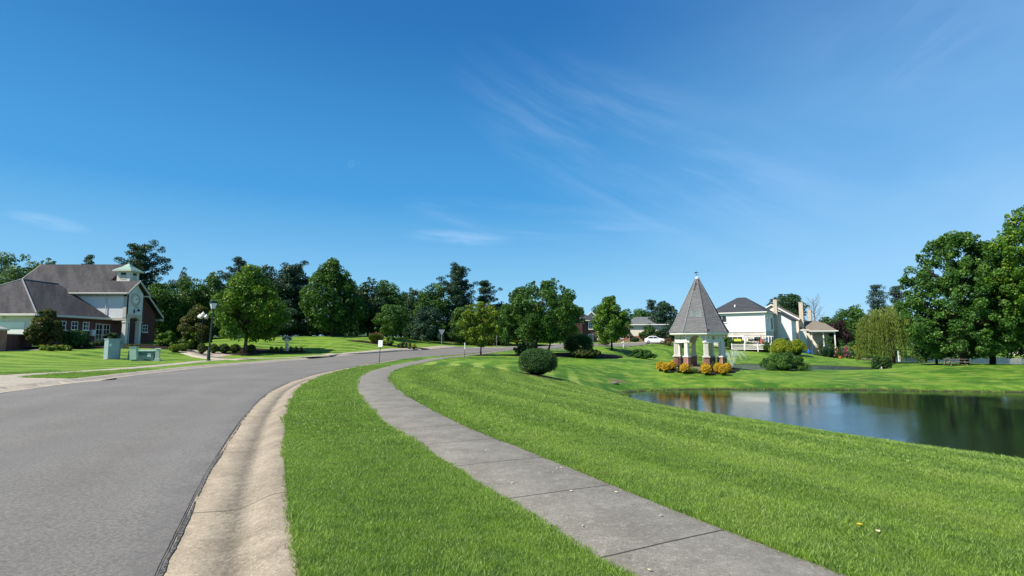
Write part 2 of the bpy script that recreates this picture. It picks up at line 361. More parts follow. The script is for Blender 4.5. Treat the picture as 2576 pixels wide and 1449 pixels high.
# concrete: walk and kerb (UV.x = metres across, UV.y = metres along)
def concrete(name, c0, c1, gutter=False, joint=1.5, speck=1.0):
    m, t, b = new_mat(name); p = posn(t); uv = t.node('ShaderNodeUVMap', uv_map='UVMap').outputs[0]; U, V_, _ = t.sep(uv)
    g1 = t.noise(p, 26, 4, .8); g2 = t.noise(p, 55, 3, .75); md = t.noise(p, 1.7, 5, .62); bg_ = t.noise(p, .5, 3, .6)
    st = t.noise(p, 9.0, 5, .7)
    col = t.mix(t.ramp(md, .3, .7), c0, c1)
    col = t.mix(t.ramp(st, .45, .72, 0, .35), col, tuple(k*.70 for k in c0))
    col = t.mix(t.ramp(g1, .50, .66, 0, .42*speck), col, tuple(min(1, k*1.6) for k in c1))
    col = t.mix(t.ramp(g2, .52, .66, 0, .62*speck), col, tuple(k*.42 for k in c0))
    col = t.mix(t.ramp(t.noise(p, 5.3, 6, .8), .56, .64, 0, .45), col, tuple(min(1, k*1.35) for k in c1))
    vj = t.math('ABSOLUTE', t.math('SUBTRACT', t.math('FRACT', t.math('ADD', t.math('DIVIDE', t.math('ADD', V_, t.math('MULTIPLY', t.noise(p, 1.1, 2), .03)), joint), .5)), .5))
    jl = t.ramp(vj, .0030/joint*1.5, .0085/joint*1.5, 1, 0)
    col = t.mix(t.math('MULTIPLY', jl, .9), col, (.035, .032, .027))
    h = t.math('SUBTRACT', t.math('ADD', g1, t.math('MULTIPLY', g2, .5)), t.math('MULTIPLY', jl, 3.0))
    if gutter:
        wv = t.math('ADD', U, t.math('MULTIPLY', t.noise(t.vec(t.math('MULTIPLY', U, 2.0), V_, 0.0), .9, 5, .7), .16))
        d = t.math('ABSOLUTE', t.math('SUBTRACT', wv, .54))
        dk = t.math('MULTIPLY', t.ramp(t.math('ADD', d, t.math('MULTIPLY', t.math('SUBTRACT', t.noise(p, 14, 5, .8), .5), .22)), .0, .15, 1, 0), t.ramp(t.noise(p, 22, 4, .8), .36, .60, .35, 1.0))
        col = t.mix(t.math('MULTIPLY', dk, .78), col, (.085, .078, .062))
        ed = t.math('MULTIPLY', t.ramp(U, .74, .86), t.ramp(t.noise(p, 26, 4, .7), .50, .62))
        col = t.mix(t.math('MULTIPLY', ed, .75), col, (.05, .047, .044))
        sc1 = t.math('MULTIPLY', t.ramp(t.math('ABSOLUTE', t.math('SUBTRACT', t.math('ADD', U, t.math('MULTIPLY', t.noise(t.vec(0.0, V_, 1.0), .5, 1), .1)), .34)), .0, .006, 1, 0), t.ramp(t.noise(p, .8, 3), .42, .55))
        col = t.mix(t.math('MULTIPLY', sc1, .14), col, (.55, .50, .42))
    pset(t, b, col=col, rough=.86, spec=.2, nor=t.bump(h, .5, .006)); return m
M['walk'] = concrete('walk_concrete', (.168, .157, .132), (.242, .228, .194))
M['kerb'] = concrete('kerb_concrete', (.235, .197, .145), (.340, .290, .218), gutter=True, joint=3.0)
M['pale'] = concrete('pale_concrete', (.33, .29, .23), (.42, .375, .305), joint=1.5)
m, t, b = new_mat('tar_crumble'); p = posn(t); g = t.noise(p, 55, 4, .75)
pset(t, b, col=t.mix(t.ramp(g, .42, .60), (.030, .028, .026), (.22, .205, .185)), rough=.9, nor=t.bump(g, 1.0, .02)); M['crumble'] = m
m, t, b = new_mat('mulch'); p = posn(t); g = t.noise(p, 14, 5, .75); g2 = t.noise(p, 45, 3, .7)
pset(t, b, col=t.mix(t.ramp(g, .35, .7), (.014, .010, .009), (.055, .040, .034)), rough=.95, spec=.1, nor=t.bump(t.math('ADD', g, g2), 1.0, .05)); M['mulch'] = m
# water
m, t, b = new_mat('pond_water'); p = posn(t)
X_, Y_, Z_ = t.sep(p)
wv = t.noise(t.vec(t.math('MULTIPLY', X_, .7), Y_, 0.0), 5.5, 4, .6); wv2 = t.noise(t.vec(t.math('MULTIPLY', X_, .6), Y_, 0.0), 19, 3, .6)
rough_zone = t.ramp(t.noise(p, .10, 3, .6), .38, .62, .25, 1.0)
hh = t.math('MULTIPLY', t.math('ADD', wv, t.math('MULTIPLY', wv2, .25)), rough_zone)
pset(t, b, col=(.012, .020, .014), rough=.05, spec=.6, ior=1.36, nor=t.bump(hh, .22, .035)); M['water'] = m
m, t, b = new_mat('rippled_water'); p = posn(t); X_, Y_, Z_ = t.sep(p); wv = t.noise(t.vec(X_, t.math('MULTIPLY', Y_, 1.6), 0.0), 3.2, 4, .65)
pset(t, b, col=(.016, .026, .022), rough=.16, spec=.8, ior=1.4, nor=t.bump(wv, .9, .30)); M['rippled'] = m

def flat(name, col, rough=.6, var=.12, scale=6.0, metal=0.0, spec=.4, bumpv=0.0, bscale=30):
    m, t, b = new_mat(name); p = posn(t, 'Object'); n = t.noise(p, scale, 4, .6); n2 = t.noise(p, scale*7, 3, .6)
    c = t.mix(t.ramp(n, .3, .7, 0, 1), tuple(max(0, k*(1-var)) for k in col), tuple(min(1, k*(1+var)) for k in col))
    c = t.mix(t.ramp(n2, .55, .75, 0, var*1.4), c, tuple(k*.5 for k in col))
    kw = dict(col=c, rough=rough, metal=metal, spec=spec)
    if bumpv: kw['nor'] = t.bump(t.noise(p, bscale, 3, .6), bumpv, .01)
    pset(t, b, **kw); M[name] = m; return m
flat('white_paint', (.80, .79, .75), .5, .05); flat('cream_paint', (.66, .63, .55), .55, .06); flat('tan_trim', (.50, .47, .40), .55, .06)
flat('cream_wall', (.74, .67, .54), .7, .05); flat('black_metal', (.018, .022, .024), .4, .1, metal=.3); flat('dark_green_metal', (.022, .045, .036), .42, .15)
flat('copper_green', (.23, .36, .29), .5, .12); flat('cabinet_grey', (.27, .36, .37), .45, .07, 3); flat('cabinet_side', (.17, .25, .24), .45, .07, 3)
flat('transformer_green', (.10, .20, .16), .45, .1, 3); flat('pedestal_green', (.36, .50, .41), .45, .06, 3); flat('pale_plastic', (.50, .56, .47), .5, .06, 3)
flat('galvanised', (.42, .44, .45), .4, .08, metal=.6); flat('sign_white', (.82, .85, .86), .4, .03); flat('sign_ink', (.05, .05, .06), .5, .1)
flat('sign_green', (.012, .045, .026), .5, .1); flat('stone_cap', (.50, .46, .40), .8, .1); flat('frosted_lamp', (.72, .72, .66), .35, .03)
flat('dark_interior', (.02, .02, .022), .6, .1); flat('car_paint', (.84, .85, .87), .22, .02, spec=.6); flat('tyre', (.02, .02, .02), .8, .1); flat('car_trim', (.04, .04, .045), .4, .1)
flat('blue_plastic', (.02, .17, .70), .4, .08); flat('fabric_grey', (.42, .38, .33), .8, .12); flat('yellow_cloth', (.55, .55, .06), .8, .08); flat('red_cloth', (.38, .10, .07), .8, .12)
flat('bark', (.105, .085, .065), .9, .30, 5, spec=.1, bumpv=.8); flat('bark_dark', (.050, .042, .034), .9, .30, 5, spec=.1, bumpv=.8); flat('bare_wood', (.17, .13, .105), .9, .2, spec=.1)
flat('weathered_wood', (.20, .165, .13), .85, .2, spec=.1); flat('rail_wood', (.48, .42, .34), .8, .12); flat('terracotta', (.50, .13, .05), .7, .1); flat('pond_rock', (.13, .12, .10), .9, .25, 3, bumpv=.6)
flat('petal_pale', (.62, .56, .34), .7, .1, 30); flat('petal_yellow', (.75, .50, .02), .6, .1, 30); flat('iron_grate', (.012, .012, .012), .8, .1)
flat('ridge_cap', (.22, .24, .25), .85, .2, 4); flat('old_shingle', (.14, .17, .165), .9, .25, 3, bumpv=.4); flat('bird_white', (.75, .73, .68), .8, .08)
m, t, b = new_mat('window_glass'); p = posn(t, 'Object')
pset(t, b, col=t.mix(t.ramp(t.noise(p, .8, 2), .4, .6), (.010, .014, .018), (.045, .055, .06)), rough=.06, spec=.7); M['glass'] = m
m, t, b = new_mat('lamp_glass'); pset(t, b, col=(.60, .68, .72), rough=.25, spec=.6); M['lamp_glass'] = m
def brick(name, c1, c2, mortar, sc_=1.0):
    m, t, b = new_mat(name); p = posn(t, 'Object'); X_, Y_, Z_ = t.sep(p)
    bt = t.node('ShaderNodeTexBrick'); t.link(t.vec(t.math('ADD', X_, Y_), Z_, 0.0), bt.inputs['Vector'])
    bt.inputs['Scale'].default_value = 1.0; bt.inputs['Brick Width'].default_value = .215*sc_; bt.inputs['Row Height'].default_value = .075*sc_
    bt.inputs['Mortar Size'].default_value = .008*sc_; bt.inputs['Mortar Smooth'].default_value = .2; bt.inputs['Bias'].default_value = 0
    bt.inputs['Color1'].default_value = (*c1, 1); bt.inputs['Color2'].default_value = (*c2, 1); bt.inputs['Mortar'].default_value = (*mortar, 1)
    col = t.mix(t.ramp(t.noise(p, 1.2, 4, .6), .35, .7, 0, .35), bt.outputs['Color'], tuple(k*.55 for k in c1))
    pset(t, b, col=col, rough=.85, spec=.2, nor=t.bump(bt.outputs['Fac'], -.3, .01)); M[name] = m
brick('brick_red', (.26, .082, .052), (.34, .13, .085), (.42, .38, .33)); brick('brick_dark', (.105, .036, .030), (.155, .056, .044), (.15, .125, .115))
brick('brick_tan', (.52, .43, .32), (.60, .51, .40), (.58, .53, .46)); brick('brick_pale', (.50, .45, .39), (.66, .62, .56), (.60, .57, .52), 1.2); brick('brick_white', (.66, .68, .68), (.78, .80, .80), (.52, .54, .54), 1.2)
def shingle(name, c1, c2, stain=None, row=.14, amt=.5):
    m, t, b = new_mat(name); p = posn(t, 'Object'); X_, Y_, Z_ = t.sep(p)
    bt = t.node('ShaderNodeTexBrick'); t.link(t.vec(t.math('ADD', X_, Y_), t.math('MULTIPLY', Z_, 1.2), 0.0), bt.inputs['Vector'])
    bt.inputs['Scale'].default_value = 1.0; bt.inputs['Brick Width'].default_value = .32; bt.inputs['Row Height'].default_value = row
    bt.inputs['Mortar Size'].default_value = .012; bt.inputs['Mortar Smooth'].default_value = .4; bt.inputs['Bias'].default_value = 0
    bt.inputs['Color1'].default_value = (*c1, 1); bt.inputs['Color2'].default_value = (*c2, 1); bt.inputs['Mortar'].default_value = (*[k*.45 for k in c1], 1)
    col = bt.outputs['Color']
    n = t.noise(p, 12, 3, .7); col = t.mix(t.ramp(n, .4, .7, 0, .35), col, tuple(k*.6 for k in c1))
    if stain:
        sn = t.noise(t.vec(t.math('ADD', X_, Y_), t.math('MULTIPLY', Z_, .35), 0.0), .9, 5, .65)
        col = t.mix(t.ramp(sn, .38, .66, 0, amt), col, stain)
    pset(t, b, col=col, rough=.92, spec=.15, nor=t.bump(t.math('ADD', bt.outputs['Fac'], n), .4, .02)); M[name] = m
shingle('roof_brown', (.074, .070, .074), (.105, .099, .102), (.036, .036, .040), amt=.75); shingle('roof_gazebo', (.150, .148, .152), (.225, .220, .224), (.13, .135, .14), .12)
shingle('roof_slate', (.050, .055, .066), (.075, .080, .092)); shingle('roof_grey', (.13, .145, .145), (.18, .195, .195)); shingle('roof_tan', (.19, .165, .13), (.25, .22, .18))
def siding(name, c, row=.16):
    m, t, b = new_mat(name); p = posn(t, 'Object'); X_, Y_, Z_ = t.sep(p)
    f = t.math('FRACT', t.math('DIVIDE', Z_, row)); ln = t.ramp(f, .80, .97)
    col = t.mix(t.math('MULTIPLY', ln, .45), c, tuple(k*.40 for k in c)); col = t.mix(t.ramp(t.noise(p, 1.5, 3), .4, .7, 0, .12), col, tuple(k*.7 for k in c))
    pset(t, b, col=col, rough=.6, nor=t.bump(f, .5, .03)); M[name] = m
siding('siding_white', (.80, .80, .78)); siding('siding_cream', (.82, .81, .78), .14)
# foliage
def leaf(name, dark, light, hi, trans=.28):
    m, t, b = new_mat(name); at = t.node('ShaderNodeAttribute', attribute_name='tint', attribute_type='GEOMETRY'); f = at.outputs['Fac']
    col = t.mix(t.ramp(f, 0, .65, 0, 1, False), dark, light); col = t.mix(t.ramp(f, .65, 1.0, 0, 1, False), col, hi)
    pset(t, b, col=col, rough=.5, spec=.28)
    tr = t.node('ShaderNodeBsdfTranslucent'); t.link(t.mix(.3, col, (.25, .40, .03)), tr.inputs[0])
    mx = t.node('ShaderNodeMixShader'); mx.inputs[0].default_value = trans
    t.link(b.outputs[0], mx.inputs[1]); t.link(tr.outputs[0], mx.inputs[2]); t.link(mx.outputs[0], t.n['Material Output'].inputs[0]); M[name] = m
leaf('leaf_bright', (.040, .105, .010), (.090, .20, .016), (.24, .34, .025)); leaf('leaf_mid', (.024, .075, .014), (.052, .135, .022), (.13, .23, .035))
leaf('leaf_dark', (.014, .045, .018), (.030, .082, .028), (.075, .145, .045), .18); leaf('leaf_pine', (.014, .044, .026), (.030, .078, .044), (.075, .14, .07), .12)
leaf('leaf_lime', (.08, .15, .012), (.15, .23, .018), (.28, .32, .03)); leaf('leaf_bronze', (.035, .055, .014), (.075, .085, .020), (.19, .12, .03)); leaf('leaf_purple', (.020, .010, .014), (.045, .022, .026), (.08, .04, .04))
leaf('leaf_gold', (.42, .25, .012), (.66, .41, .02), (.84, .58, .05), .2); leaf('leaf_willow', (.09, .14, .025), (.17, .235, .04), (.30, .36, .09)); leaf('leaf_olive', (.06, .085, .015), (.11, .14, .025), (.18, .19, .04))
leaf('leaf_yellow', (.20, .20, .015), (.36, .33, .02), (.50, .44, .04)); leaf('leaf_blue', (.028, .062, .050), (.050, .095, .075), (.08, .14, .10), .12); leaf('leaf_rust', (.13, .07, .03), (.22, .11, .05), (.3, .16, .07))
leaf('leaf_pale', (.05, .11, .03), (.09, .16, .05), (.14, .23, .07)); leaf('leaf_flower', (.30, .05, .10), (.45, .10, .20), (.6, .25, .35))
leaf('leaf_hedge', (.016, .050, .012), (.045, .110, .022), (.12, .21, .04), .15)
leaf('leaf_oak', (.030, .095, .018), (.070, .170, .028), (.17, .29, .045))

# ---------------------------------------------------------------- ground sheet
def polyline_px(pts, dz=0.0): return [GP(px, py, dz) for px, py in pts]
kerb_R = polyline_px([(762,1449),(740,1350),(725,1240),(717,1150),(718,1080),(730,1010),(760,965),(836,937.5),(900,924)], 0.0)
d0 = np.array(kerb_R[0])-np.array(kerb_R[1]); d0 = d0/np.hypot(*d0)
behind = [tuple(np.array(kerb_R[0])+d0*k+np.array([.012*k*k, 0])) for k in (30, 20, 12, 6, 2.5)]
kerb_R = behind + kerb_R + [AT(957, 39.5)[:2], AT(1050, 50)[:2], AT(1160, 63)[:2], AT(1300, 80)[:2], AT(1400, 89)[:2], AT(1500, 97)[:2], AT(1600, 107)[:2], AT(1720, 122)[:2]]
kerb_R, _ = resample(chaikin(kerb_R, 4), .22)
road_L = [AT(-900, 9)[:2], (-15.2, 2), (-15.6, 9)] + polyline_px([(-60,1001),(30,984),(200,962),(370,941),(530,922.5),(700,908.5)], -.085) + [AT(804, 50.5)[:2], AT(954, 62)[:2], AT(1080, 71.5)[:2], AT(1200, 81.5)[:2], AT(1300, 89.5)[:2], AT(1400, 97.5)[:2], AT(1500, 107)[:2], AT(1600, 117)[:2], AT(1700, 130)[:2]]
road_L = [(-13.5, -28), (-14.2, -15)] + road_L[1:]
road_L, _ = resample(chaikin(road_L, 4), .5)
def normals(P):
    T = np.gradient(P, axis=0); T /= np.hypot(T[:, 0], T[:, 1])[:, None]+1e-9
    return np.stack([-T[:, 1], T[:, 0]], -1)      # left-hand normal
def ribbon(name, P, sect, mat, side=1.0, hfun=None, voff=0.0, parent=None, cap=True):
    """sweep cross-section [(offset to the left, height above ground, u)] along P"""
    N = normals(P); s = np.concatenate([[0], np.cumsum(np.hypot(*(P[1:]-P[:-1]).T))])
    n, k = len(P), len(sect); V = np.zeros((n, k, 3)); UV = np.zeros((n, k, 2))
    h0 = hfun if hfun is not None else G_top
    for j, (off, z, u) in enumerate(sect):
        q = P + N*off*side; hq = h0(P[:, 0]+N[:, 0]*sect[0][0]*side, P[:, 1]+N[:, 1]*sect[0][0]*side) if hfun is None else hfun(q[:, 0], q[:, 1])
        V[:, j, :2] = q; V[:, j, 2] = hq + z; UV[:, j, 0] = u; UV[:, j, 1] = s+voff
    idx = np.arange(n*k).reshape(n, k)
    Q = np.stack([idx[:-1, :-1], idx[:-1, 1:], idx[1:, 1:], idx[1:, :-1]], -1).reshape(-1, 4)
    if side*(sect[-1][0]-sect[0][0]) > 0: Q = Q[:, ::-1]
    me = np_mesh(name, V.reshape(-1, 3), Q); uvl = me.uv_layers.new(name='UVMap')
    li = np.zeros(len(me.loops), np.int32); me.loops.foreach_get('vertex_index', li)
    uvl.data.foreach_set('uv', UV.reshape(-1, 2)[li].astype(np.float32).ravel())
    return link_mesh(name, me, mat, parent)
def G_top(x, y): return G(x, y)
kerb_section = [(0.0, -.45, 0.), (0.0, .004, 0.), (.03, .010, .03), (.13, .006, .13), (.20, -.012, .20), (.28, -.045, .28), (.36, -.080, .36), (.43, -.100, .43), (.50, -.108, .50), (.60, -.103, .60), (.86, -.086, .86), (.86, -.40, .87)]
ob = ribbon('kerb_gutter', kerb_R, kerb_section, M['kerb'], 1.0, voff=.55); tag(ob, kind='structure')
kl = ribbon('kerb_gutter', road_L, [(.86-o, z, u) for o, z, u in kerb_section], M['pale'], 1.0); tag(kl, kind='structure')
# asphalt between the two gutters
NR = normals(kerb_R); inner = kerb_R + NR*.862
NLx = normals(road_L)
near_i = np.array([np.argmin(((road_L-q)**2).sum(1)) for q in inner]); 
mono = np.maximum.accumulate(near_i).astype(float)
ker = np.hanning(61); ker /= ker.sum(); mono = np.convolve(np.pad(mono, 30, mode='edge'), ker, 'valid')
outer = np.stack([np.interp(mono, np.arange(len(road_L)), road_L[:, k]) for k in (0, 1)], -1)
K = 26; V = np.zeros((len(inner), K, 3)); UV = np.zeros((len(inner), K, 2)); wid = np.hypot(*(outer-inner).T)
sR = np.concatenate([[0], np.cumsum(np.hypot(*(inner[1:]-inner[:-1]).T))])
# keep the asphalt edge at the height of the gutters' lips, with a gentle crown between
hzR = G(kerb_R[:, 0], kerb_R[:, 1]); hzL = G(outer[:, 0]+0*wid, outer[:, 1])
for j in range(K):
    f = j/(K-1); q = inner*(1-f)+outer*f
    V[:, j, :2] = q; V[:, j, 2] = hzR*(1-f)+hzL*f - .088 + .085*(1-(2*f-1)**2) + (.004 if 0 < j < K-1 else 0)
    UV[:, j, 0] = f*wid; UV[:, j, 1] = sR
idx = np.arange(V.shape[0]*K).reshape(-1, K)
Q = np.stack([idx[:-1, :-1], idx[1:, :-1], idx[1:, 1:], idx[:-1, 1:]], -1).reshape(-1, 4)
me = np_mesh('road', V.reshape(-1, 3), Q[:, ::-1]); uvl = me.uv_layers.new(name='UVMap'); li = np.zeros(len(me.loops), np.int32); me.loops.foreach_get('vertex_index', li)
uvl.data.foreach_set('uv', UV.reshape(-1, 2)[li].astype(np.float32).ravel()); road = tag(link_mesh('road', me, M['asphalt']), kind='structure')
# ragged, crumbled joint between asphalt and gutter
sel = np.where((kerb_R[:, 1] > -3) & (kerb_R[:, 1] < 60))[0]
e, _ = resample(kerb_R[sel], .018); e = e[:int(60/.018)]; Ne = normals(e); Ne = np.stack([np.convolve(np.pad(Ne[:, k], 20, mode='edge'), np.ones(41)/41, 'valid') for k in (0, 1)], -1)
def wander(n, L, seed):
    r_ = np.random.default_rng(seed); out = np.zeros(n)
    for k, a in ((L, 1.), (L//3, .5), (L//9, .3), (max(1, L//27), .2)):
        pts = r_.normal(size=n//max(1, k)+3); out += a*np.interp(np.arange(n)/max(1, k), np.arange(len(pts)), pts)
    return out
n = len(e); c0 = .875+.008*wander(n, 120, 3); wdt = np.clip(.020+.012*wander(n, 90, 5), .004, .06)
c1 = c0-wdt*.5-.018; wd2 = np.clip(.016+.016*wander(n, 40, 8), .0, .055)
hz = G(e[:, 0], e[:, 1])
for nm, mat_, cc, ww, dz in (('road_crack', 'crumble', c1+.004, wd2*.75, -.081), ('road_crack', 'iron_grate', c0+.012, np.clip(wdt*.34, .002, .012), -.076)):
    V = np.zeros((n, 2, 3))
    for j, sg in enumerate((-1, 1)):
        q = e+Ne*(cc+sg*ww*.5)[:, None]; V[:, j, :2] = q; V[:, j, 2] = hz+dz+.002*j
    idx = np.arange(2*n).reshape(n, 2); Q = np.stack([idx[:-1, 0], idx[1:, 0], idx[1:, 1], idx[:-1, 1]], -1)
    tag(link_mesh(nm, np_mesh(nm, V.reshape(-1, 3), Q[:, ::-1]), M[mat_]), kind='structure')
# walk on the right
wR = polyline_px([(2140,1449),(1825,1333),(1530,1215),(1330,1133),(1190,1080),(1100,1038),(1030,1000),(985,965),(977,945),(1000,928.5)], 0.012)
d0 = np.array(wR[0])-np.array(wR[1]); d0 /= np.hypot(*d0)
wR = [tuple(np.array(wR[0])+d0*k) for k in (14, 7, 3)] + wR + [AT(1058, 38.5)[:2], AT(1150, 53)[:2], AT(1232, 67)[:2], AT(1300, 76)[:2], AT(1380, 83)[:2], AT(1440, 88)[:2]]
wR = chaikin(wR, 3); wR, _ = resample(wR, .22)
j1 = np.array(GP(1825, 1333, .012)); i1 = np.argmin(((wR-j1)**2).sum(1)); s1_ = i1*.22*0 + np.concatenate([[0], np.cumsum(np.hypot(*(wR[1:]-wR[:-1]).T))])[i1]
WALKW = 1.24
walk_sect = [(0.0, -.25, 0.), (0.0, .008, 0.), (.02, .014, .02), (.62, .018, .62), (WALKW-.02, .014, WALKW-.02), (WALKW, .008, WALKW), (WALKW, -.25, WALKW)]
tag(ribbon('walkway', wR, walk_sect, M['walk'], 1.0, hfun=G_top, voff=-s1_+.75-.75), kind='structure')
# walk on the far left
wL = [AT(-700, 12)[:2]] + polyline_px([(-260,976),(-100,957),(0,944),(150,936.5),(300,927),(440,914),(560,903),(630,899)], .0) + [AT(700, 49.0)[:2], AT(818, 55)[:2], AT(900, 60.2)[:2], AT(972, 66)[:2], AT(1060, 73.5)[:2], AT(1140, 80)[:2]]
wL, _ = resample(chaikin(wL, 3), .35)
tag(ribbon('walkway', wL, [(o-WALKW, z, u) for o, z, u in walk_sect], M['pale'], 1.0, hfun=G_top), kind='structure')
def drape(name, poly, mat, lift=.014, step=.8, kind='structure', crown=0.0):
    """a flat sheet with the given outline, laid on the ground"""
    poly = np.asarray(poly, float); bm = bmesh.new()
    vs = [bm.verts.new((p[0], p[1], 0)) for p in poly]; bm.faces.new(vs)
    bmesh.ops.triangulate(bm, faces=bm.faces[:])
    for _ in range(7):
        ed = [e_ for e_ in bm.edges if e_.calc_length() > step]
        if not ed: break
        bmesh.ops.subdivide_edges(bm, edges=ed, cuts=1); bmesh.ops.triangulate(bm, faces=[f for f in bm.faces if len(f.verts) > 3])
    co = np.array([v.co[:] for v in bm.verts]); z = G(co[:, 0], co[:, 1])
    ins = -sdf(poly, co[:, 0], co[:, 1])
    for v, zz, d in zip(bm.verts, z, ins): v.co.z = zz+lift+crown*min(1, max(0, d)/.5)
    bmesh.ops.recalc_face_normals(bm, faces=bm.faces)
    if sum(f.normal.z for f in bm.faces) < 0: bmesh.ops.reverse_faces(bm, faces=bm.faces)
    uvl = bm.loops.layers.uv.new('UVMap')
    for f in bm.faces:
        for lp in f.loops: lp[uvl].uv = (lp.vert.co.x, lp.vert.co.y)
    me = bpy.data.meshes.new(name); bm.to_mesh(me); bm.free()
    return tag(link_mesh(name, me, mat), kind=kind)
def ell(cx, cy, rx, ry, rot=0, n=36, wob=.06):
    out = []
    for i in range(n):
        a = 2*math.pi*i/n; r_ = 1+wob*math.sin(3*a+cx)+wob*.6*math.sin(5*a+cy)
        x, y = rx*r_*math.cos(a), ry*r_*math.sin(a); out.append((cx+x*math.cos(rot)-y*math.sin(rot), cy+x*math.sin(rot)+y*math.cos(rot)))
    return out
_rl = road_L[(road_L[:, 1] > 7.5) & (road_L[:, 1] < 24.2)]
apron = drape('driveway_apron', polyline_px([(-420,1003),(-300,985),(-120,956),(0,944.5),(30,945),(60,951),(150,953),(240,955),(295,951)], .0) + [tuple(q) for q in _rl[::-2]], M['pale'], .022)
_co = np.array([v.co[:] for v in apron.data.vertices]); _dd = np.array([np.sqrt(((_rl-q[:2])**2).sum(1)).min() for q in _co])
_pr = np.interp(_dd, [0, .26, .36, .43, .50, .58, .66, .73, .86, 1.3], [-.082, -.098, -.100, -.092, -.070, -.035, -.004, .014, .018, .022])
for v_, z_, h_ in zip(apron.data.vertices, _pr, G(_co[:, 0], _co[:, 1])): v_.co.z = h_+z_
def path(pts, wd, mat='pale', name='footpath'):
    P, _ = resample(chaikin(pts, 3), .4)
    return tag(ribbon(name, P, [(wd/2-o*wd, z, u) for o, z, u in ((0, -.2, 0), (0, .02, 0), (.5, .024, .5), (1, .02, 1), (1, -.2, 1))], M[mat], 1.0, hfun=G_top), kind='structure')
path([AT(-250, 44)[:2], AT(0, 46)[:2], AT(100, 47.5)[:2], AT(150, 50)[:2], AT(230, 53)[:2], AT(300, 57)[:2], AT(345, 61)[:2]], 1.3)
path([AT(625, 45.5)[:2], AT(570, 47.5)[:2], AT(520, 50.5)[:2], AT(480, 54)[:2], AT(430, 58)[:2], AT(380, 62.5)[:2]], 1.7)
drape('footpath', [AT(468, 53.2)[:2], AT(520, 49.6)[:2], AT(560, 51.5)[:2], AT(600, 55.8)[:2], AT(520, 56.5)[:2], AT(470, 56.0)[:2]], M['pale'], .020)
path([AT(818, 53.2)[:2], AT(845, 56.6)[:2]], 1.5)
# paved strips excluded from the lawn; the sheet sinks below them
paved = []
def near_poly(P, o0, o1):
    N = normals(P); a = P+N*o0; b_ = P+N*o1; return np.vstack([a, b_[::-1]])
road_poly = np.vstack([kerb_R[::6], road_L[::-1][::4]+0*road_L[::-1][::4]])
NLf = normals(road_L); road_poly_out = np.vstack([(kerb_R-NR*0.0)[::6], (road_L+NLf*.86)[::-1][::4]])
walkR_poly = near_poly(wR[::5], 0, WALKW); walkL_poly = near_poly(wL[::4], -WALKW, 0)
mulch_polys = {}
def mulch(cx, cy, rx, ry, rot=0): 
    P = ell(cx, cy, rx, ry, rot); mulch_polys[len(mulch_polys)] = np.array(P); return drape('mulch_bed', P, M['mulch'], .03, .6, crown=.05)
mulch(*AT(1757, 51.6)[:2], 3.75, 2.7, R(-8)); mulch(*AT(612, 56)[:2], 1.9, 1.5); mulch(*AT(1208, 60)[:2], 1.2, .9)
mulch(*AT(1472, 66)[:2], 4.6, 6.5, R(-30)); mulch(*AT(1355, 62)[:2], 4.0, 2.6)
mulch(*AT(150, 51.5)[:2], 7.5, 2.0, R(38)); mulch(*AT(275, 57)[:2], 4.6, 1.6, R(40)); mulch(*AT(425, 57.3)[:2], 3.6, 2.0, R(15)); mulch(*AT(575, 59)[:2], 5.2, 1.6, R(5)); mulch(*AT(712, 58)[:2], 3.0, 1.0)
mulch(*AT(972, 72)[:2], 5.6, 1.9, R(-5)); mulch(*AT(1052, 93)[:2], 2.6, 4.0, R(-30)); mulch(*AT(1230, 94)[:2], 11, 1.6, R(4)); mulch(*AT(1890, 107)[:2], 9, 1.6, R(-28)); mulch(*AT(1356, 35.4)[:2], 1.5, 1.1)
mulch(*AT(2110, 117)[:2], 9, 2.5, R(-10))
sink = [(road_poly_out, .42, .05), (walkR_poly, .10, .06), (walkL_poly, .10, .1)]
def bboxmask(P, x, y, mg): return (x > P[:, 0].min()-mg) & (x < P[:, 0].max()+mg) & (y > P[:, 1].min()-mg) & (y < P[:, 1].max()+mg)
def ground_z(x, y):
    z = G(x, y)
    for P, dep, mg in sink:
        m_ = bboxmask(P, x, y, 1); s = np.full(x.shape, 9.)
        s[m_] = sdf(P, x[m_], y[m_]); z = z - dep*np.clip((-s-mg)/.12, 0, 1)
    return z
A_ = np.concatenate([np.arange(-180, -62, 4), np.arange(-62, 62, .22), np.arange(62, 180, 4)])
Rr = np.concatenate([np.geomspace(.6, 60, 400), np.geomspace(61, 1500, 190)]); Rr = np.unique(Rr)
aa, rr = np.meshgrid(R(1)*A_, Rr); gx = (rr*np.sin(aa)).ravel(); gy = (rr*np.cos(aa)).ravel()
gz = ground_z(gx, gy)
far_f = np.clip((np.hypot(gx, gy)-260)/300, 0, 1); gz = gz*(1-far_f)+1.6*far_f
na, nr = len(A_), len(Rr); idx = np.arange(na*nr).reshape(nr, na); nx = np.roll(idx, -1, 1)
Q = np.stack([idx[:-1], idx[1:], nx[1:], nx[:-1]], -1).reshape(-1, 4)
V = np.stack([gx, gy, gz], -1); V = np.vstack([V, [[0, 0, G(0, 0)]]]); ci = len(V)-1
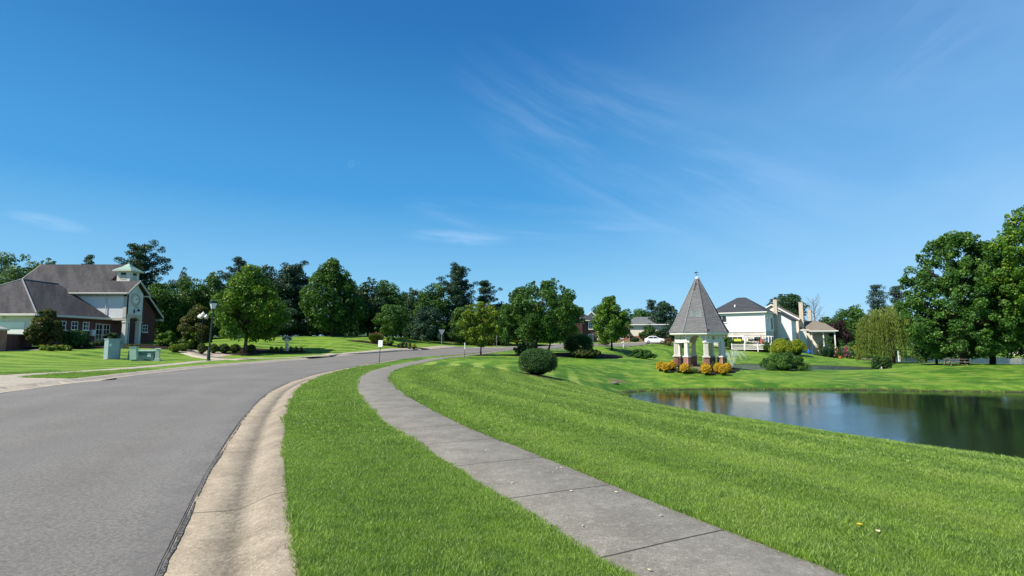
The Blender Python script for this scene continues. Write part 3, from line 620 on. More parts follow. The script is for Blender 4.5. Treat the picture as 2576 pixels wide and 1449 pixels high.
def mow(x, y):
    """0..1 mower passes that follow the walk; .5 where there are none"""
    out = np.full(x.shape, .5); P = wR[::5]; m_ = (np.hypot(x, y) < 60) & (y > -3) & (x > -9); X_, Y_ = x[m_], y[m_]; T_ = np.gradient(P, axis=0); T_ /= np.hypot(T_[:, 0], T_[:, 1])[:, None]; s = np.empty(len(X_))
    for i in range(0, len(X_), 20000):
        dx = X_[i:i+20000, None]-P[None, :, 0]; dy = Y_[i:i+20000, None]-P[None, :, 1]; d2 = dx*dx+dy*dy; k = d2.argmin(1); r_ = np.arange(len(k)); s[i:i+20000] = (T_[k, 1]*dx[r_, k]-T_[k, 0]*dy[r_, k])
    wob = .22*np.sin(Y_*.31+1)+.12*np.sin(Y_*.83+X_*.3)
    v = .5+.5*np.tanh(2.4*np.sin(2*math.pi*(s+wob-.15)/1.75)); amp = np.where(s > 0, np.clip((Y_-1.5)/5, .55, 1)*np.clip(s/.3, 0, 1)*np.clip((13.5-s)/2, 0, 1), .35)*np.clip((47-Y_)/9, 0, 1)
    out[m_] = .5+(v-.5)*amp; return out
me = np_mesh('ground', V, np.vstack([Q, np.stack([np.full(na, ci), idx[0], nx[0], nx[0]], -1)]))
at_ = me.attributes.new('mow', 'FLOAT', 'POINT'); at_.data.foreach_set('value', mow(V[:, 0], V[:, 1]).astype(np.float32))
ground = tag(link_mesh('ground', me, M['lawn'], smooth=True), kind='structure')
nrm = np.zeros(3*len(me.polygons), np.float32); me.polygons.foreach_get('normal', nrm)
if nrm[2::3].mean() < 0: me.flip_normals()
# ponds
for nm, Pg in (('pond', POND1), ('pond', POND2), ('pond', POND3)):
    P = np.array(Pg); c_ = P.mean(0); P2 = c_+(P-c_)*1.0; N_ = normals(np.vstack([P2, P2[:1]]))[:-1]
    area = .5*np.sum(P2[:, 0]*np.roll(P2[:, 1], -1)-P2[:, 1]*np.roll(P2[:, 0], -1)); P2 = P2 - N_*(1.2 if area > 0 else -1.2)
    mb = MB(); mb.add([(x, y, W_LEVEL) for x, y in P2], [tuple(range(len(P2)))]); o = mb.build(nm, M['water'] if Pg is POND1 else M['rippled']); tag(o, kind='structure')
    if o.data.polygons[0].normal.z < 0: o.data.flip_normals()
# ---------------------------------------------------------------- foliage
def leaf_cloud(cent, rad, n_leaf, size, up=.25, jit=.55, flat_=1.0, tint_c=None, elong=1.8, drop=0.0, fill=.25):
    """leaf-sized diamonds scattered over the shells of many small clumps; returns V, Q, tint"""
    cent = np.asarray(cent, float); rad = np.asarray(rad, float); m = len(cent)
    w_ = rad**2; pick = rng.choice(m, n_leaf, p=w_/w_.sum())
    d = rng.normal(size=(n_leaf, 3)); d[:, 2] += up; d /= np.linalg.norm(d, axis=1)[:, None]
    rr = np.where(rng.random(n_leaf) < fill, rng.random(n_leaf)**.5, .82+.30*rng.random(n_leaf))
    p = cent[pick] + d*(rad[pick]*rr)[:, None]*np.array([1, 1, flat_])
    nrm = d*.75 + rng.normal(size=(n_leaf, 3))*jit + np.array([0, 0, .30]); nrm /= np.linalg.norm(nrm, axis=1)[:, None]
    a = np.cross(nrm, rng.normal(size=(n_leaf, 3))); a[:, 2] -= drop; a -= nrm*(a*nrm).sum(1)[:, None]; a /= np.linalg.norm(a, axis=1)[:, None]+1e-9
    b_ = np.cross(nrm, a); s = size*(.6+.8*rng.random(n_leaf)); l = (s*.5)[:, None]; w2 = (s*.5/elong)[:, None]
    bend = nrm*(s*.10)[:, None]
    V = np.stack([p-a*l-bend, p+b_*w2, p+a*l-bend, p-b_*w2], 1).reshape(-1, 3)
    Q = np.arange(4*n_leaf).reshape(-1, 4)
    if tint_c is None: tint_c = rng.random(m)
    tint = np.clip(tint_c[pick]*.55 + rng.random(n_leaf)*.5 - .02, 0, 1)
    return V, Q, tint
PROF = {
 'round': lambda t: math.sqrt(max(0, 1-(2*t-1)**2))**.8,
 'oval':  lambda t: (math.sin(math.pi*min(1, t**.72*.93+.05)))**.62,
 'egg':   lambda t: (math.sin(math.pi*min(1, t**.60*.90+.09)))**.75,
 'cone':  lambda t: (1-t)**.75*(.35+.65*min(1, t*9+.3)),
 'dome':  lambda t: math.sqrt(max(0, 1-t**2.2))*(.72+.28*min(1, t*4)),
 'broad': lambda t: (math.sin(math.pi*min(1, t**.85*.86+.12)))**.55,
}
def crown(prof, cx, cy, z0, z1, rx, ry, nclump, crad, lean=(0, 0), gap=.0, seed=0, inner=.35):
    """clump centres filling a crown envelope unevenly"""
    r_ = np.random.default_rng(seed); f = PROF[prof]; cs, rs = [], []
    lob = r_.random(8)*2*math.pi; amp = .13+.09*r_.random()
    k = 0
    while len(cs) < nclump and k < nclump*20:
        k += 1
        t_ = r_.random(); e = f(t_)
        if r_.random() > e**.9+.05: continue
        a = r_.random()*2*math.pi
        q = (r_.random()**inner)
        env = e*(1+amp*math.sin(2*a+lob[0])+amp*math.sin(3*a+5*t_+lob[1])+amp*.7*math.sin(7*t_+lob[2]+a))
        rr = q*env
        if gap and r_.random() < gap*(.5+.5*math.sin(a*2+lob[3]+8*t_)): continue
        cr = crad*(.6+.7*r_.random())
        shr = max(.0, 1-cr/max(rx, .1)*.75)
        cs.append((cx+rr*rx*shr*math.cos(a)+lean[0]*t_, cy+rr*ry*shr*math.sin(a)+lean[1]*t_, z0+cr*.5+(z1-z0-cr*1.1)*t_)); rs.append(cr)
    # guide shoots that break the outline
    for _ in range(int(nclump*.16)):
        t_ = .25+.75*r_.random(); a = r_.random()*2*math.pi; e = f(t_)
        cs.append((cx+rx*e*math.cos(a)*1.0+lean[0]*t_, cy+ry*e*math.sin(a)*1.0+lean[1]*t_, z0+(z1-z0)*t_)); rs.append(crad*(.26+.25*r_.random()))
    return np.array(cs), np.array(rs)
def trunk_mesh(x, y, z0, z1, r0, cents, nlimb, seed, lean=(0, 0), fork=None, wob=.25):
    r_ = np.random.default_rng(seed); mb = MB(); H = z1-z0
    top = (x+lean[0], y+lean[1], z1)
    pts = []; ks = 6
    for i in range(ks+1):
        f = i/ks; pts.append((x+lean[0]*f+r_.normal()*wob*.15*min(1, f*3)*(f < 1), y+lean[1]*f+r_.normal()*wob*.15*min(1, f*3), z0-.15+(H+.15)*f))
    rad = [r0*(1.35 if i == 0 else 1.0)*(1-.72*(i/ks)**1.1) for i in range(ks+1)]
    mb.tube(pts, rad, 9)
    if len(cents):
        order = r_.permutation(len(cents))[:nlimb]
        fk = fork if fork is not None else .35
        for j in order:
            c_ = cents[j]; f = min(.95, max(fk, (c_[2]-z0)/H*.62)); b0 = np.array([x+lean[0]*f, y+lean[1]*f, z0+H*f]); 
            if c_[2] < b0[2]+.1: b0[2] = max(z0+H*fk*.8, c_[2]-.6)
            m_ = b0*.5+c_*.5+np.array([r_.normal()*.12*wob, r_.normal()*.12*wob, .10*np.linalg.norm(c_-b0)])
            rl = max(.018, r0*.42*(1-f*.6)); mb.tube([b0, m_, c_], [rl, rl*.6, rl*.22], 5)
    return mb
def tree(name, px, d, top, bot, wpx, prof, mat, label, group=None, cat='tree', base=None, n=6000, leaf_s=.24, ncl=80, crad=.9, trunk_r=.16, bark='bark', depth=1.0,
         lean=(0, 0), tp=None, gap=0.0, seed=None, nlimb=14, flat_=.85, up=.25, drop=0, jit=.55, wood=True, elong=1.8, inner=.35, tints=None):
    seed = seed if seed is not None else int(px*7+d*13) % 9973
    x = (px-CX)/F_PX*cp*d; s = d/F_PX*cp
    tx = ((tp if tp is not None else px)-CX)/F_PX*cp*d; zb = G(tx, d)
    z1 = PZ(px, top, d)[2]; z0 = PZ(px, bot, d)[2]; rx = wpx*.5*s
    z0 = max(z0, zb+.15)
    rx *= 1.15; elong *= .75; leaf_s *= 1.22; n = int(n*1.7)
    cs, rs = crown(prof, x, d, z0, z1, rx, rx*depth, int(ncl*1.15), crad, lean, gap*.6, seed, inner)
    V, Q, tn = leaf_cloud(cs, rs, n, leaf_s, up=up, flat_=flat_, drop=drop, jit=jit, elong=elong)
    root = empty(name, (tx, d, zb), label, cat, group)
    V = V-np.array([tx, d, zb])
    if wood:
        tm = trunk_mesh(0, 0, 0, (z0+(z1-z0)*.72)-zb, trunk_r, cs-np.array([tx, d, zb]), nlimb, seed, lean=((x-tx), 0))
        tm.build('trunk', M[bark], root, smooth=True)
    link_mesh('crown', np_mesh('crown', V, Q, {'tint': tn}), M[mat], root)
    return root
def pine(name, px, d, top, bot, wpx, label, mat='leaf_pine', tp=None, n=7000, layers=11, seed=1, leaf_s=.30, spread=1.0, group=None, trunk_r=.2, shape=.6, asym=0.0, cluster=.55):
    """tiers of near-horizontal limbs carrying flattened tufts, sky showing between them"""
    r_ = np.random.default_rng(seed); s = d/F_PX*cp; x = (px-CX)/F_PX*cp*d; tx = ((tp or px)-CX)/F_PX*cp*d; zb = G(tx, d)
    z1 = PZ(px, top, d)[2]; z0 = max(PZ(px, bot, d)[2], zb+.3); rx = wpx*.5*s; cs, rs = [], []; mb = MB()
    H = z1-zb; mb.tube([(0, 0, -.2), (0, 0, H*.5), (x-tx, 0, H*.97)], [trunk_r*1.2, trunk_r*.8, .03], 8)
    for i in range(layers):
        f = (i+.3)/layers; zc = z0+(z1-z0)*f; e = (1-f)**shape*(.75+.5*r_.random())
        nb = 5+int(3*r_.random())
        for k in range(nb):
            a = 2*math.pi*(k+r_.random()*.8)/nb + i*1.1; L = rx*e*(.45+.75*r_.random())*(1+asym*math.cos(a)); rise = .18*L+.45*f*L+r_.normal()*.16*L; zc = z0+(z1-z0)*(f+.6*(r_.random()-.5)/layers*1.6)
            hx = (x-tx)*min(1, max(0, (zc-zb)/H))
            b0 = np.array([hx, 0, zc-zb]); e1 = b0+np.array([L*math.cos(a), L*math.sin(a), rise])
            mb.tube([b0, b0*.5+e1*.5+np.array([0, 0, -.04*L]), e1], [.07*(1-f*.6), .045, .015], 4)
            m_ = max(2, int(L/ (cluster*.9)))
            for q in range(m_):
                g_ = (q+1)/m_; 
                if g_ < .25 and f < .6: continue
                pc = b0*(1-g_)+e1*g_+r_.normal(size=3)*np.array([.22, .22, .08])*L*.30
                cs.append(pc+np.array([tx, d, zb])); rs.append(cluster*(.6+.6*r_.random())*(1.05-.35*g_))
    cs.append(np.array([x, d, z1-.25])); rs.append(.3); cs = np.array(cs); rs = np.array(rs)
    V, Q, tn = leaf_cloud(cs, rs*1.25, int(n*3.2), leaf_s*.86, up=.4, flat_=.62, jit=.6, elong=2.0, fill=.5)
    root = empty(name, (tx, d, zb), label, 'tree', group); V = V-np.array([tx, d, zb])
    mb.build('trunk', M['bark_dark'], root, smooth=True)
    link_mesh('crown', np_mesh('crown', V, Q, {'tint': tn}), M[mat], root); return root
def shrub(name, px, d, top, bot, wpx, mat, label, cat='shrub', group=None, n=1600, leaf_s=.09, kind='ball', lumps=None, seed=None, depth=1.0, xy=None, parts=None, core=True, box_=1.0):
    """clipped or loose shrub: leafy shell round a solid dark core, standing on the ground"""
    seed = seed if seed is not None else int(px*3+d*17) % 9973; r_ = np.random.default_rng(seed); s = d/F_PX*cp
    x = (px-CX)/F_PX*cp*d; zb = G(x, d); rx = wpx*.5*s; zt = PZ(px, top, d)[2]; zt = max(zt, zb+.12); h = zt-zb; ry = rx*depth
    cs, rs = [], []
    if kind == 'ball':       # smooth clipped form
        kk = lumps or 40
        for i in range(kk):
            a = i*2.39996; t_ = (i+.5)/kk; ph = math.acos(1-1.55*t_); f = .80*(1+.03*math.sin(3*a+px)); sp_ = max(0, math.sin(ph))**box_
            cp_ = math.copysign(abs(math.cos(ph))**(.5+.5*box_), math.cos(ph)); cs.append((rx*f*sp_*math.cos(a), ry*f*sp_*math.sin(a), h*.48+h*.42*cp_)); rs.append(min(rx, h*.6)*.24)
    elif kind == 'loose':
        kk = lumps or 26
        for i in range(kk):
            a = r_.random()*2*math.pi; q = r_.random()**.5; t_ = r_.random(); env = math.sqrt(max(0.05, 1-(t_*1.0)**2.2))
            cs.append((rx*q*env*.82*math.cos(a), ry*q*env*.82*math.sin(a), h*(.12+.78*t_))); rs.append(min(rx, h)*(.16+.14*r_.random()))
    elif kind == 'spread':
        kk = lumps or 18
        for i in range(kk):
            a = r_.random()*2*math.pi; q = r_.random()**.5; cs.append((rx*q*.9*math.cos(a), ry*q*.9*math.sin(a), h*(.25+.45*(1-q)*r_.random()))); rs.append(h*(.30+.22*r_.random()))
    elif kind == 'mounds':   # several billowing pads
        kk = lumps or 14
        for i in range(kk):
            a = i*2.4; q = math.sqrt((i+.5)/kk); cs.append((rx*q*.78*math.cos(a), ry*q*.78*math.sin(a), h*(.30+.45*(1-q*q)))); rs.append(min(rx, h)*(.26+.08*r_.random()))
    cs = np.array(cs); rs = np.array(rs)
    V, Q, tn = leaf_cloud(cs, rs, n, leaf_s, up=.35, flat_=.9, jit=.42, fill=.12, elong=1.6)
    V[:, 2] = np.maximum(V[:, 2], .01)
    me = np_mesh(name, V, Q, {'tint': tn}); o = link_mesh(name, me, M[mat]); o.location = (x, d, zb); tag(o, label, cat, group)
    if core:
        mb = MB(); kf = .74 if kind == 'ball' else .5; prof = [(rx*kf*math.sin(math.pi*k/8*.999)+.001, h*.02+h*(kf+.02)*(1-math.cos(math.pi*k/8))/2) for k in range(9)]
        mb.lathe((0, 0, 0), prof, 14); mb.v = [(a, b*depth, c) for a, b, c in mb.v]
        c_ = mb.build('inner_core', M['leaf_dark'], o, smooth=True)  # opaque core added so the leafy shell is not see-through
    return o
def grass_clump(name, px, d, top, wpx, mat, label, n=260, cat='grass clump', group=None):
    s = d/F_PX*cp; x = (px-CX)/F_PX*cp*d; zb = G(x, d); h = PZ(px, top, d)[2]-zb; rx = wpx*.5*s
    a = rng.random(n)*2*math.pi; q = rng.random(n)**.5; bx, by = rx*.35*q*np.cos(a), rx*.35*q*np.sin(a)
    tx_, ty_ = rx*1.05*q*np.cos(a), rx*1.05*q*np.sin(a); tz = h*(.65+.4*rng.random(n))*(1-.25*q); w_ = max(.02, s*1.0)
    V = np.stack([np.stack([bx-w_, by, 0*bx], -1), np.stack([bx+w_, by, 0*bx], -1), np.stack([tx_+w_*.4, ty_, tz], -1), np.stack([tx_-w_*.2, ty_, tz*1.03], -1)], 1).reshape(-1, 3)
    me = np_mesh(name, V, np.arange(4*n).reshape(-1, 4), {'tint': rng.random(n)}); o = link_mesh(name, me, M[mat]); o.location = (x, d, zb); return tag(o, label, cat, group)

# ---- trees, left to right
T = tree
T('deciduous_tree', 22, 88, 636, 800, 150, 'broad', 'leaf_pale', 'pale green broadleaf tree at the left edge behind the low wing roof', n=7000, ncl=70, crad=1.1, leaf_s=.26, gap=.25)
T('deciduous_tree', 98, 96, 648, 800, 70, 'oval', 'leaf_pale', 'narrow pale tree just left of the clubhouse ridge end', n=3000, ncl=34, crad=.9, leaf_s=.26, gap=.3)
pine('pine_tree', 206, 99, 643, 790, 78, 'dark pine tip peeking over the middle of the long clubhouse roof', n=2600, layers=8, seed=4, asym=.2)
pine('pine_tree', 338, 84, 626, 850, 178, 'wide spreading pine right behind the cupola', n=13000, layers=13, seed=11, trunk_r=.3, shape=.38, cluster=.75, asym=.25)
T('spruce_tree', 452, 96, 672, 860, 66, 'cone', 'leaf_blue', 'thin pointed spruce tip above the broadleaf row right of the clubhouse', n=2600, ncl=70, crad=.5, leaf_s=.2, depth=1, inner=.6)
T('deciduous_tree', 398, 78, 712, 868, 92, 'broad', 'leaf_mid', 'dark green tree close against the right gable of the clubhouse', n=7500, ncl=80, crad=.9, leaf_s=.22)
T('deciduous_tree', 470, 82, 695, 868, 104, 'broad', 'leaf_mid', 'bushy broadleaf tree below the spruce tip', n=8000, ncl=90, crad=.9, leaf_s=.22)
T('deciduous_tree', 530, 84, 688, 866, 88, 'egg', 'leaf_mid', 'broadleaf tree behind the globe lamp, left of the leaning pine', n=7000, ncl=80, crad=.85, leaf_s=.22)
pine('pine_tree', 592, 88, 650, 866, 118, 'open pine with upswept limbs rising behind the roadside maple', n=6000, layers=12, seed=23, shape=.5, asym=-.2, mat='leaf_blue')
T('deciduous_tree', 655, 80, 667, 866, 120, 'broad', 'leaf_dark', 'dark full tree directly behind the roadside maple', n=8000, ncl=90, crad=1.0, leaf_s=.24)
T('maple_tree', 625, 56.5, 668, 858, 160, 'egg', 'leaf_bright', 'bright green maple in a mulch ring beside the left pavement', n=17000, ncl=150, crad=.62, leaf_s=.17, tp=617, trunk_r=.19, seed=31, jit=.6, nlimb=26)
pine('pine_tree', 728, 80, 672, 838, 128, 'dusky blue-green pine between the roadside maple and the tall oval tree', n=11000, layers=13, seed=37, mat='leaf_pine', cluster=.8, shape=.42, trunk_r=.26)
T('deciduous_tree', 690, 86, 700, 850, 70, 'broad', 'leaf_dark', 'shaded tree in the gap right of the roadside maple', n=4500, ncl=50, crad=.9, leaf_s=.24)
T('maple_tree', 834, 80, 652, 834, 132, 'egg', 'leaf_mid', 'tall egg-shaped tree, highest of the row beyond the left lawn', n=19000, ncl=170, crad=.85, leaf_s=.23, seed=41, trunk_r=.26, nlimb=24, jit=.6)
T('deciduous_tree', 925, 86, 702, 838, 82, 'broad', 'leaf_dark', 'dark tree just right of the tall egg-shaped tree', n=7500, ncl=80, crad=.9, leaf_s=.23, seed=43)
T('deciduous_tree', 972, 90, 706, 842, 88, 'broad', 'leaf_mid', 'mid green tree above the tan garage wall', n=7500, ncl=85, crad=.9, leaf_s=.23, seed=47)
T('small_tree', 984, 79, 768, 846, 78, 'round', 'leaf_mid', 'small rounded tree above the flower bed left of the yield sign', n=5500, ncl=60, crad=.6, leaf_s=.17, trunk_r=.12, tp=990)
T('deciduous_tree', 1040, 100, 727, 850, 66, 'broad', 'leaf_dark', 'dark tree in the dip of the tree line, left of the tall pine', n=5500, ncl=60, crad=.9, leaf_s=.23)
T('yew_tree', 1072, 86, 770, 866, 88, 'dome', 'leaf_pine', 'low dense dark yew reaching to the lawn behind the yield sign', n=9000, ncl=90, crad=.55, leaf_s=.17, wood=True, trunk_r=.15)
T('deciduous_tree', 1094, 96, 714, 852, 92, 'broad', 'leaf_mid', 'full tree leaning on the left flank of the tall pine', n=8500, ncl=90, crad=.9, leaf_s=.23, seed=53)
pine('pine_tree', 1152, 99, 673, 856, 122, 'tallest pine of the row, left of the little yellow-green tree', n=12500, layers=15, seed=59, mat='leaf_pine', cluster=.8, shape=.45, trunk_r=.3)
pine('pine_tree', 1216, 103, 712, 840, 86, 'shorter pine with limbs stretching right into the sky', n=5000, layers=9, seed=61, asym=.45, mat='leaf_pine', cluster=.7)
T('deciduous_tree', 1160, 90, 772, 862, 70, 'dome', 'leaf_mid', 'leafy understorey tree at the foot of the tallest pine', n=5500, ncl=60, crad=.7, leaf_s=.2)
T('young_tree', 1208, 60.5, 760, 872, 97, 'round', 'leaf_lime', 'small yellow-green tree with a thin trunk on the lawn by the walk', n=7000, ncl=90, crad=.36, leaf_s=.145, tp=1210, trunk_r=.085, seed=67, bark='bark_dark', gap=.15)
T('deciduous_tree', 1278, 93, 765, 864, 90, 'dome', 'leaf_mid', 'rounded tree filling the gap left of the central tree', n=7500, ncl=80, crad=.75, leaf_s=.2)
T('elm_tree', 1366, 62, 702, 862, 178, 'broad', 'leaf_mid', 'broad central tree over the mulch bed, right of the young yellow-green tree', n=19000, ncl=170, crad=.60, leaf_s=.17, tp=1343, trunk_r=.20, seed=71, bark='bark_dark', gap=.25, nlimb=30, jit=.6)
T('elm_tree', 1404, 74, 752, 862, 92, 'dome', 'leaf_dark', 'shaded tree with a leaning stem under the right side of the central tree', n=7500, ncl=80, crad=.6, leaf_s=.17, tp=1378, trunk_r=.13, bark='bark_dark')
T('small_tree', 1326, 62, 856, 899, 66, 'dome', 'leaf_dark', 'low weeping conifer under the left side of the central tree', n=4200, ncl=40, crad=.3, leaf_s=.12, wood=True, trunk_r=.06, drop=.8)
T('deciduous_tree', 1512, 150, 764, 850, 62, 'round', 'leaf_dark', 'distant dark tree left of the street maple', n=2600, ncl=30, crad=1.2, leaf_s=.34)
T('maple_tree', 1537, 92, 741, 860, 90, 'egg', 'leaf_bright', 'upright street maple standing before the low brick house', n=11000, ncl=110, crad=.62, leaf_s=.2, tp=1539, trunk_r=.17, seed=79, bark='bark_dark', jit=.6)
T('deciduous_tree', 1598, 150, 778, 850, 78, 'round', 'leaf_mid', 'distant rounded tree above the grey hipped roof', n=3400, ncl=36, crad=1.2, leaf_s=.34)
pine('pine_tree', 1640, 155, 756, 850, 44, 'distant pine behind the dark spruce by the white car', n=1800, layers=7, seed=83, mat='leaf_blue', leaf_s=.4, cluster=.9)
T('spruce_tree', 1674, 125, 757, 866, 84, 'egg', 'leaf_pine', 'dense dark spruce behind the white car', n=11000, ncl=120, crad=.8, leaf_s=.25, seed=89, wood=True)
T('small_tree', 1640, 124, 812, 864, 50, 'dome', 'leaf_hedge', 'small dark tree left of the dense dark spruce', n=3000, ncl=30, crad=.7, leaf_s=.22)
T('deciduous_tree', 1986, 150, 741, 820, 78, 'round', 'leaf_dark', 'round dark tree rising between the two house chimneys', n=5500, ncl=60, crad=1.3, leaf_s=.34, seed=97)
T('deciduous_tree', 2100, 160, 792, 870, 90, 'dome', 'leaf_hedge', 'distant green tree under the bare crown', n=4500, ncl=45, crad=1.3, leaf_s=.36)
T('plum_tree', 2108, 119, 806, 872, 62, 'round', 'leaf_purple', 'dark purple plum tree right of the pavilion', n=4500, ncl=50, crad=.75, leaf_s=.24)
T('deciduous_tree', 2148, 126, 768, 878, 96, 'broad', 'leaf_mid', 'green tree between the purple plum and the willow', n=7500, ncl=80, crad=1.0, leaf_s=.28)
pine('pine_tree', 2212, 145, 719, 870, 92, 'thin bluish pine rising behind the willow', n=4200, layers=10, seed=101, mat='leaf_blue', leaf_s=.4, cluster=1.0)
pine('pine_tree', 2264, 148, 722, 870, 100, 'ragged bluish pine between the willow and the big right-hand tree', n=4600, layers=10, seed=103, mat='leaf_blue', leaf_s=.4, cluster=1.1)
T('deciduous_tree', 2210, 135, 790, 878, 110, 'dome', 'leaf_hedge', 'dull green tree directly behind the willow crown', n=5500, ncl=60, crad=1.1, leaf_s=.3)
# background belt beyond the far pond
for i, (px, d, tp_, wd, mt) in enumerate([(2318,160,812,90,'leaf_dark'),(2372,172,800,100,'leaf_mid'),(2440,165,815,100,'leaf_dark'),(2500,175,806,96,'leaf_hedge'),(2560,168,798,110,'leaf_dark'),(2630,172,800,120,'leaf_mid')]):
    T('deciduous_tree', px, d, tp_, 886, wd, 'dome', mt, ['dark tree beyond the far pond, left end of the far belt', 'taller mid green tree of the far belt, second from the left', 'dark tree beyond the far pond left of the big trunks', 'hedge-green tree beyond the far pond between the two big trunks', 'dark tree beyond the far pond right of the second big trunk', 'green tree beyond the far pond at the right edge'][i], group='trees beyond the far pond', n=4200, ncl=42, crad=1.5, leaf_s=.40)
T('oak_tree', 2424, 61, 588, 902, 236, 'broad', 'leaf_oak', 'large full tree on the right with a picnic table at its foot', n=34000, ncl=420, crad=.55, leaf_s=.19, tp=2422, trunk_r=.34, seed=107, bark='bark_dark', gap=.30, nlimb=34, jit=.6, depth=.8)
T('oak_tree', 2512, 66, 612, 896, 200, 'broad', 'leaf_oak', 'second large tree with a straight dark trunk near the right edge', n=24000, ncl=320, crad=.55, leaf_s=.19, tp=2492, trunk_r=.27, seed=109, bark='bark_dark', gap=.30, nlimb=26, jit=.6, depth=.8)
T('oak_tree', 2640, 58, 516, 858, 250, 'broad', 'leaf_bright', 'tallest tree cut off by the right edge, its sunlit crown leaning in', n=26000, ncl=320, crad=.58, leaf_s=.20, tp=2650, trunk_r=.36, seed=113, bark='bark_dark', gap=.25, nlimb=20, jit=.6, depth=.8)
T('oak_tree', 2352, 64, 776, 902, 88, 'dome', 'leaf_hedge', 'lower outer tree spilling toward the willow from the big right-hand tree', n=8000, ncl=110, crad=.5, leaf_s=.19, trunk_r=.12, bark='bark_dark')
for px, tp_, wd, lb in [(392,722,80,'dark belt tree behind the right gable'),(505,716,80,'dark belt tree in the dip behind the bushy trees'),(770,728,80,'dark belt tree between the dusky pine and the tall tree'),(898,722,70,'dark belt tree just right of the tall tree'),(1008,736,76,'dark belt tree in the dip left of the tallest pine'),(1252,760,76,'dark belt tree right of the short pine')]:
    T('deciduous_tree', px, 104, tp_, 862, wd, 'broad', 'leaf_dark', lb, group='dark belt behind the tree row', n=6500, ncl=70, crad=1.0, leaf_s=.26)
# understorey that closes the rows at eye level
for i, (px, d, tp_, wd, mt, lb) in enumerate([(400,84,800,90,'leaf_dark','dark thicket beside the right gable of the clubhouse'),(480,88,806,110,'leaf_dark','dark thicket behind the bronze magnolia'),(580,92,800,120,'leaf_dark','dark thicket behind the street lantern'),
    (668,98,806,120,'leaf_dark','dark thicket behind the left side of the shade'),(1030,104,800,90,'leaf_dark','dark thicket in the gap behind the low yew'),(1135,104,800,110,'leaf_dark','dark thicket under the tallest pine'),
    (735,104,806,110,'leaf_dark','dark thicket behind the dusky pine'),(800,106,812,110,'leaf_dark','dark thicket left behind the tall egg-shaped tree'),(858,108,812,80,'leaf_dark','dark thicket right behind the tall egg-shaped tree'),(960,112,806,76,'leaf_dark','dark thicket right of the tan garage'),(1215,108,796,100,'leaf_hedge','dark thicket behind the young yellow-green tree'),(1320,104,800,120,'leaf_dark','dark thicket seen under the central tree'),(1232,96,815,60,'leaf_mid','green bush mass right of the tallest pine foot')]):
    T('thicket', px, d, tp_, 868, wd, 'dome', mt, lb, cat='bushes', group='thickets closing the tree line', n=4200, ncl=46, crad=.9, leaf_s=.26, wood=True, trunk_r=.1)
# bare tree
def bare_tree(px, d, top, label):
    x, _, zb = AT(px, d); z1 = PZ(px, top, d)[2]; H = z1-zb; root = empty('bare_tree', (x, d, zb), label, 'tree'); mb = MB(); tw = MB(); r_ = random.Random(5)
    mb.tube([(0, 0, -.2), (.1, 0, H*.45), (0, .1, H*.8), (.05, 0, H)], [.20, .12, .06, .02], 7)
    for i in range(24):
        f = .32+.6*i/24; a = i*2.4; L = (H*.40)*(1-f*.55)*r_.uniform(.7, 1.1); b0 = Vector((.08, 0, H*f)); e1 = b0+Vector((L*math.cos(a)*.8, L*math.sin(a)*.8, L*.75))
        mb.tube([b0, b0*.5+e1*.5+Vector((0, 0, -.12*L)), e1], [.065, .04, .012], 4)
        for k in range(9):
            g_ = .3+.08*k; p = b0*(1-g_)+e1*g_; q = p+Vector((r_.uniform(-1, 1), r_.uniform(-1, 1), r_.uniform(.3, 1.3)))*L*.28; tw.tube([p, q], [.022, .007], 3)
    mb.build('trunk', M['bare_wood'], root); tw.build('twigs', M['bare_wood'], root)
bare_tree(2052, 138, 748, 'leafless tree with pale twigs above the pavilion roof')
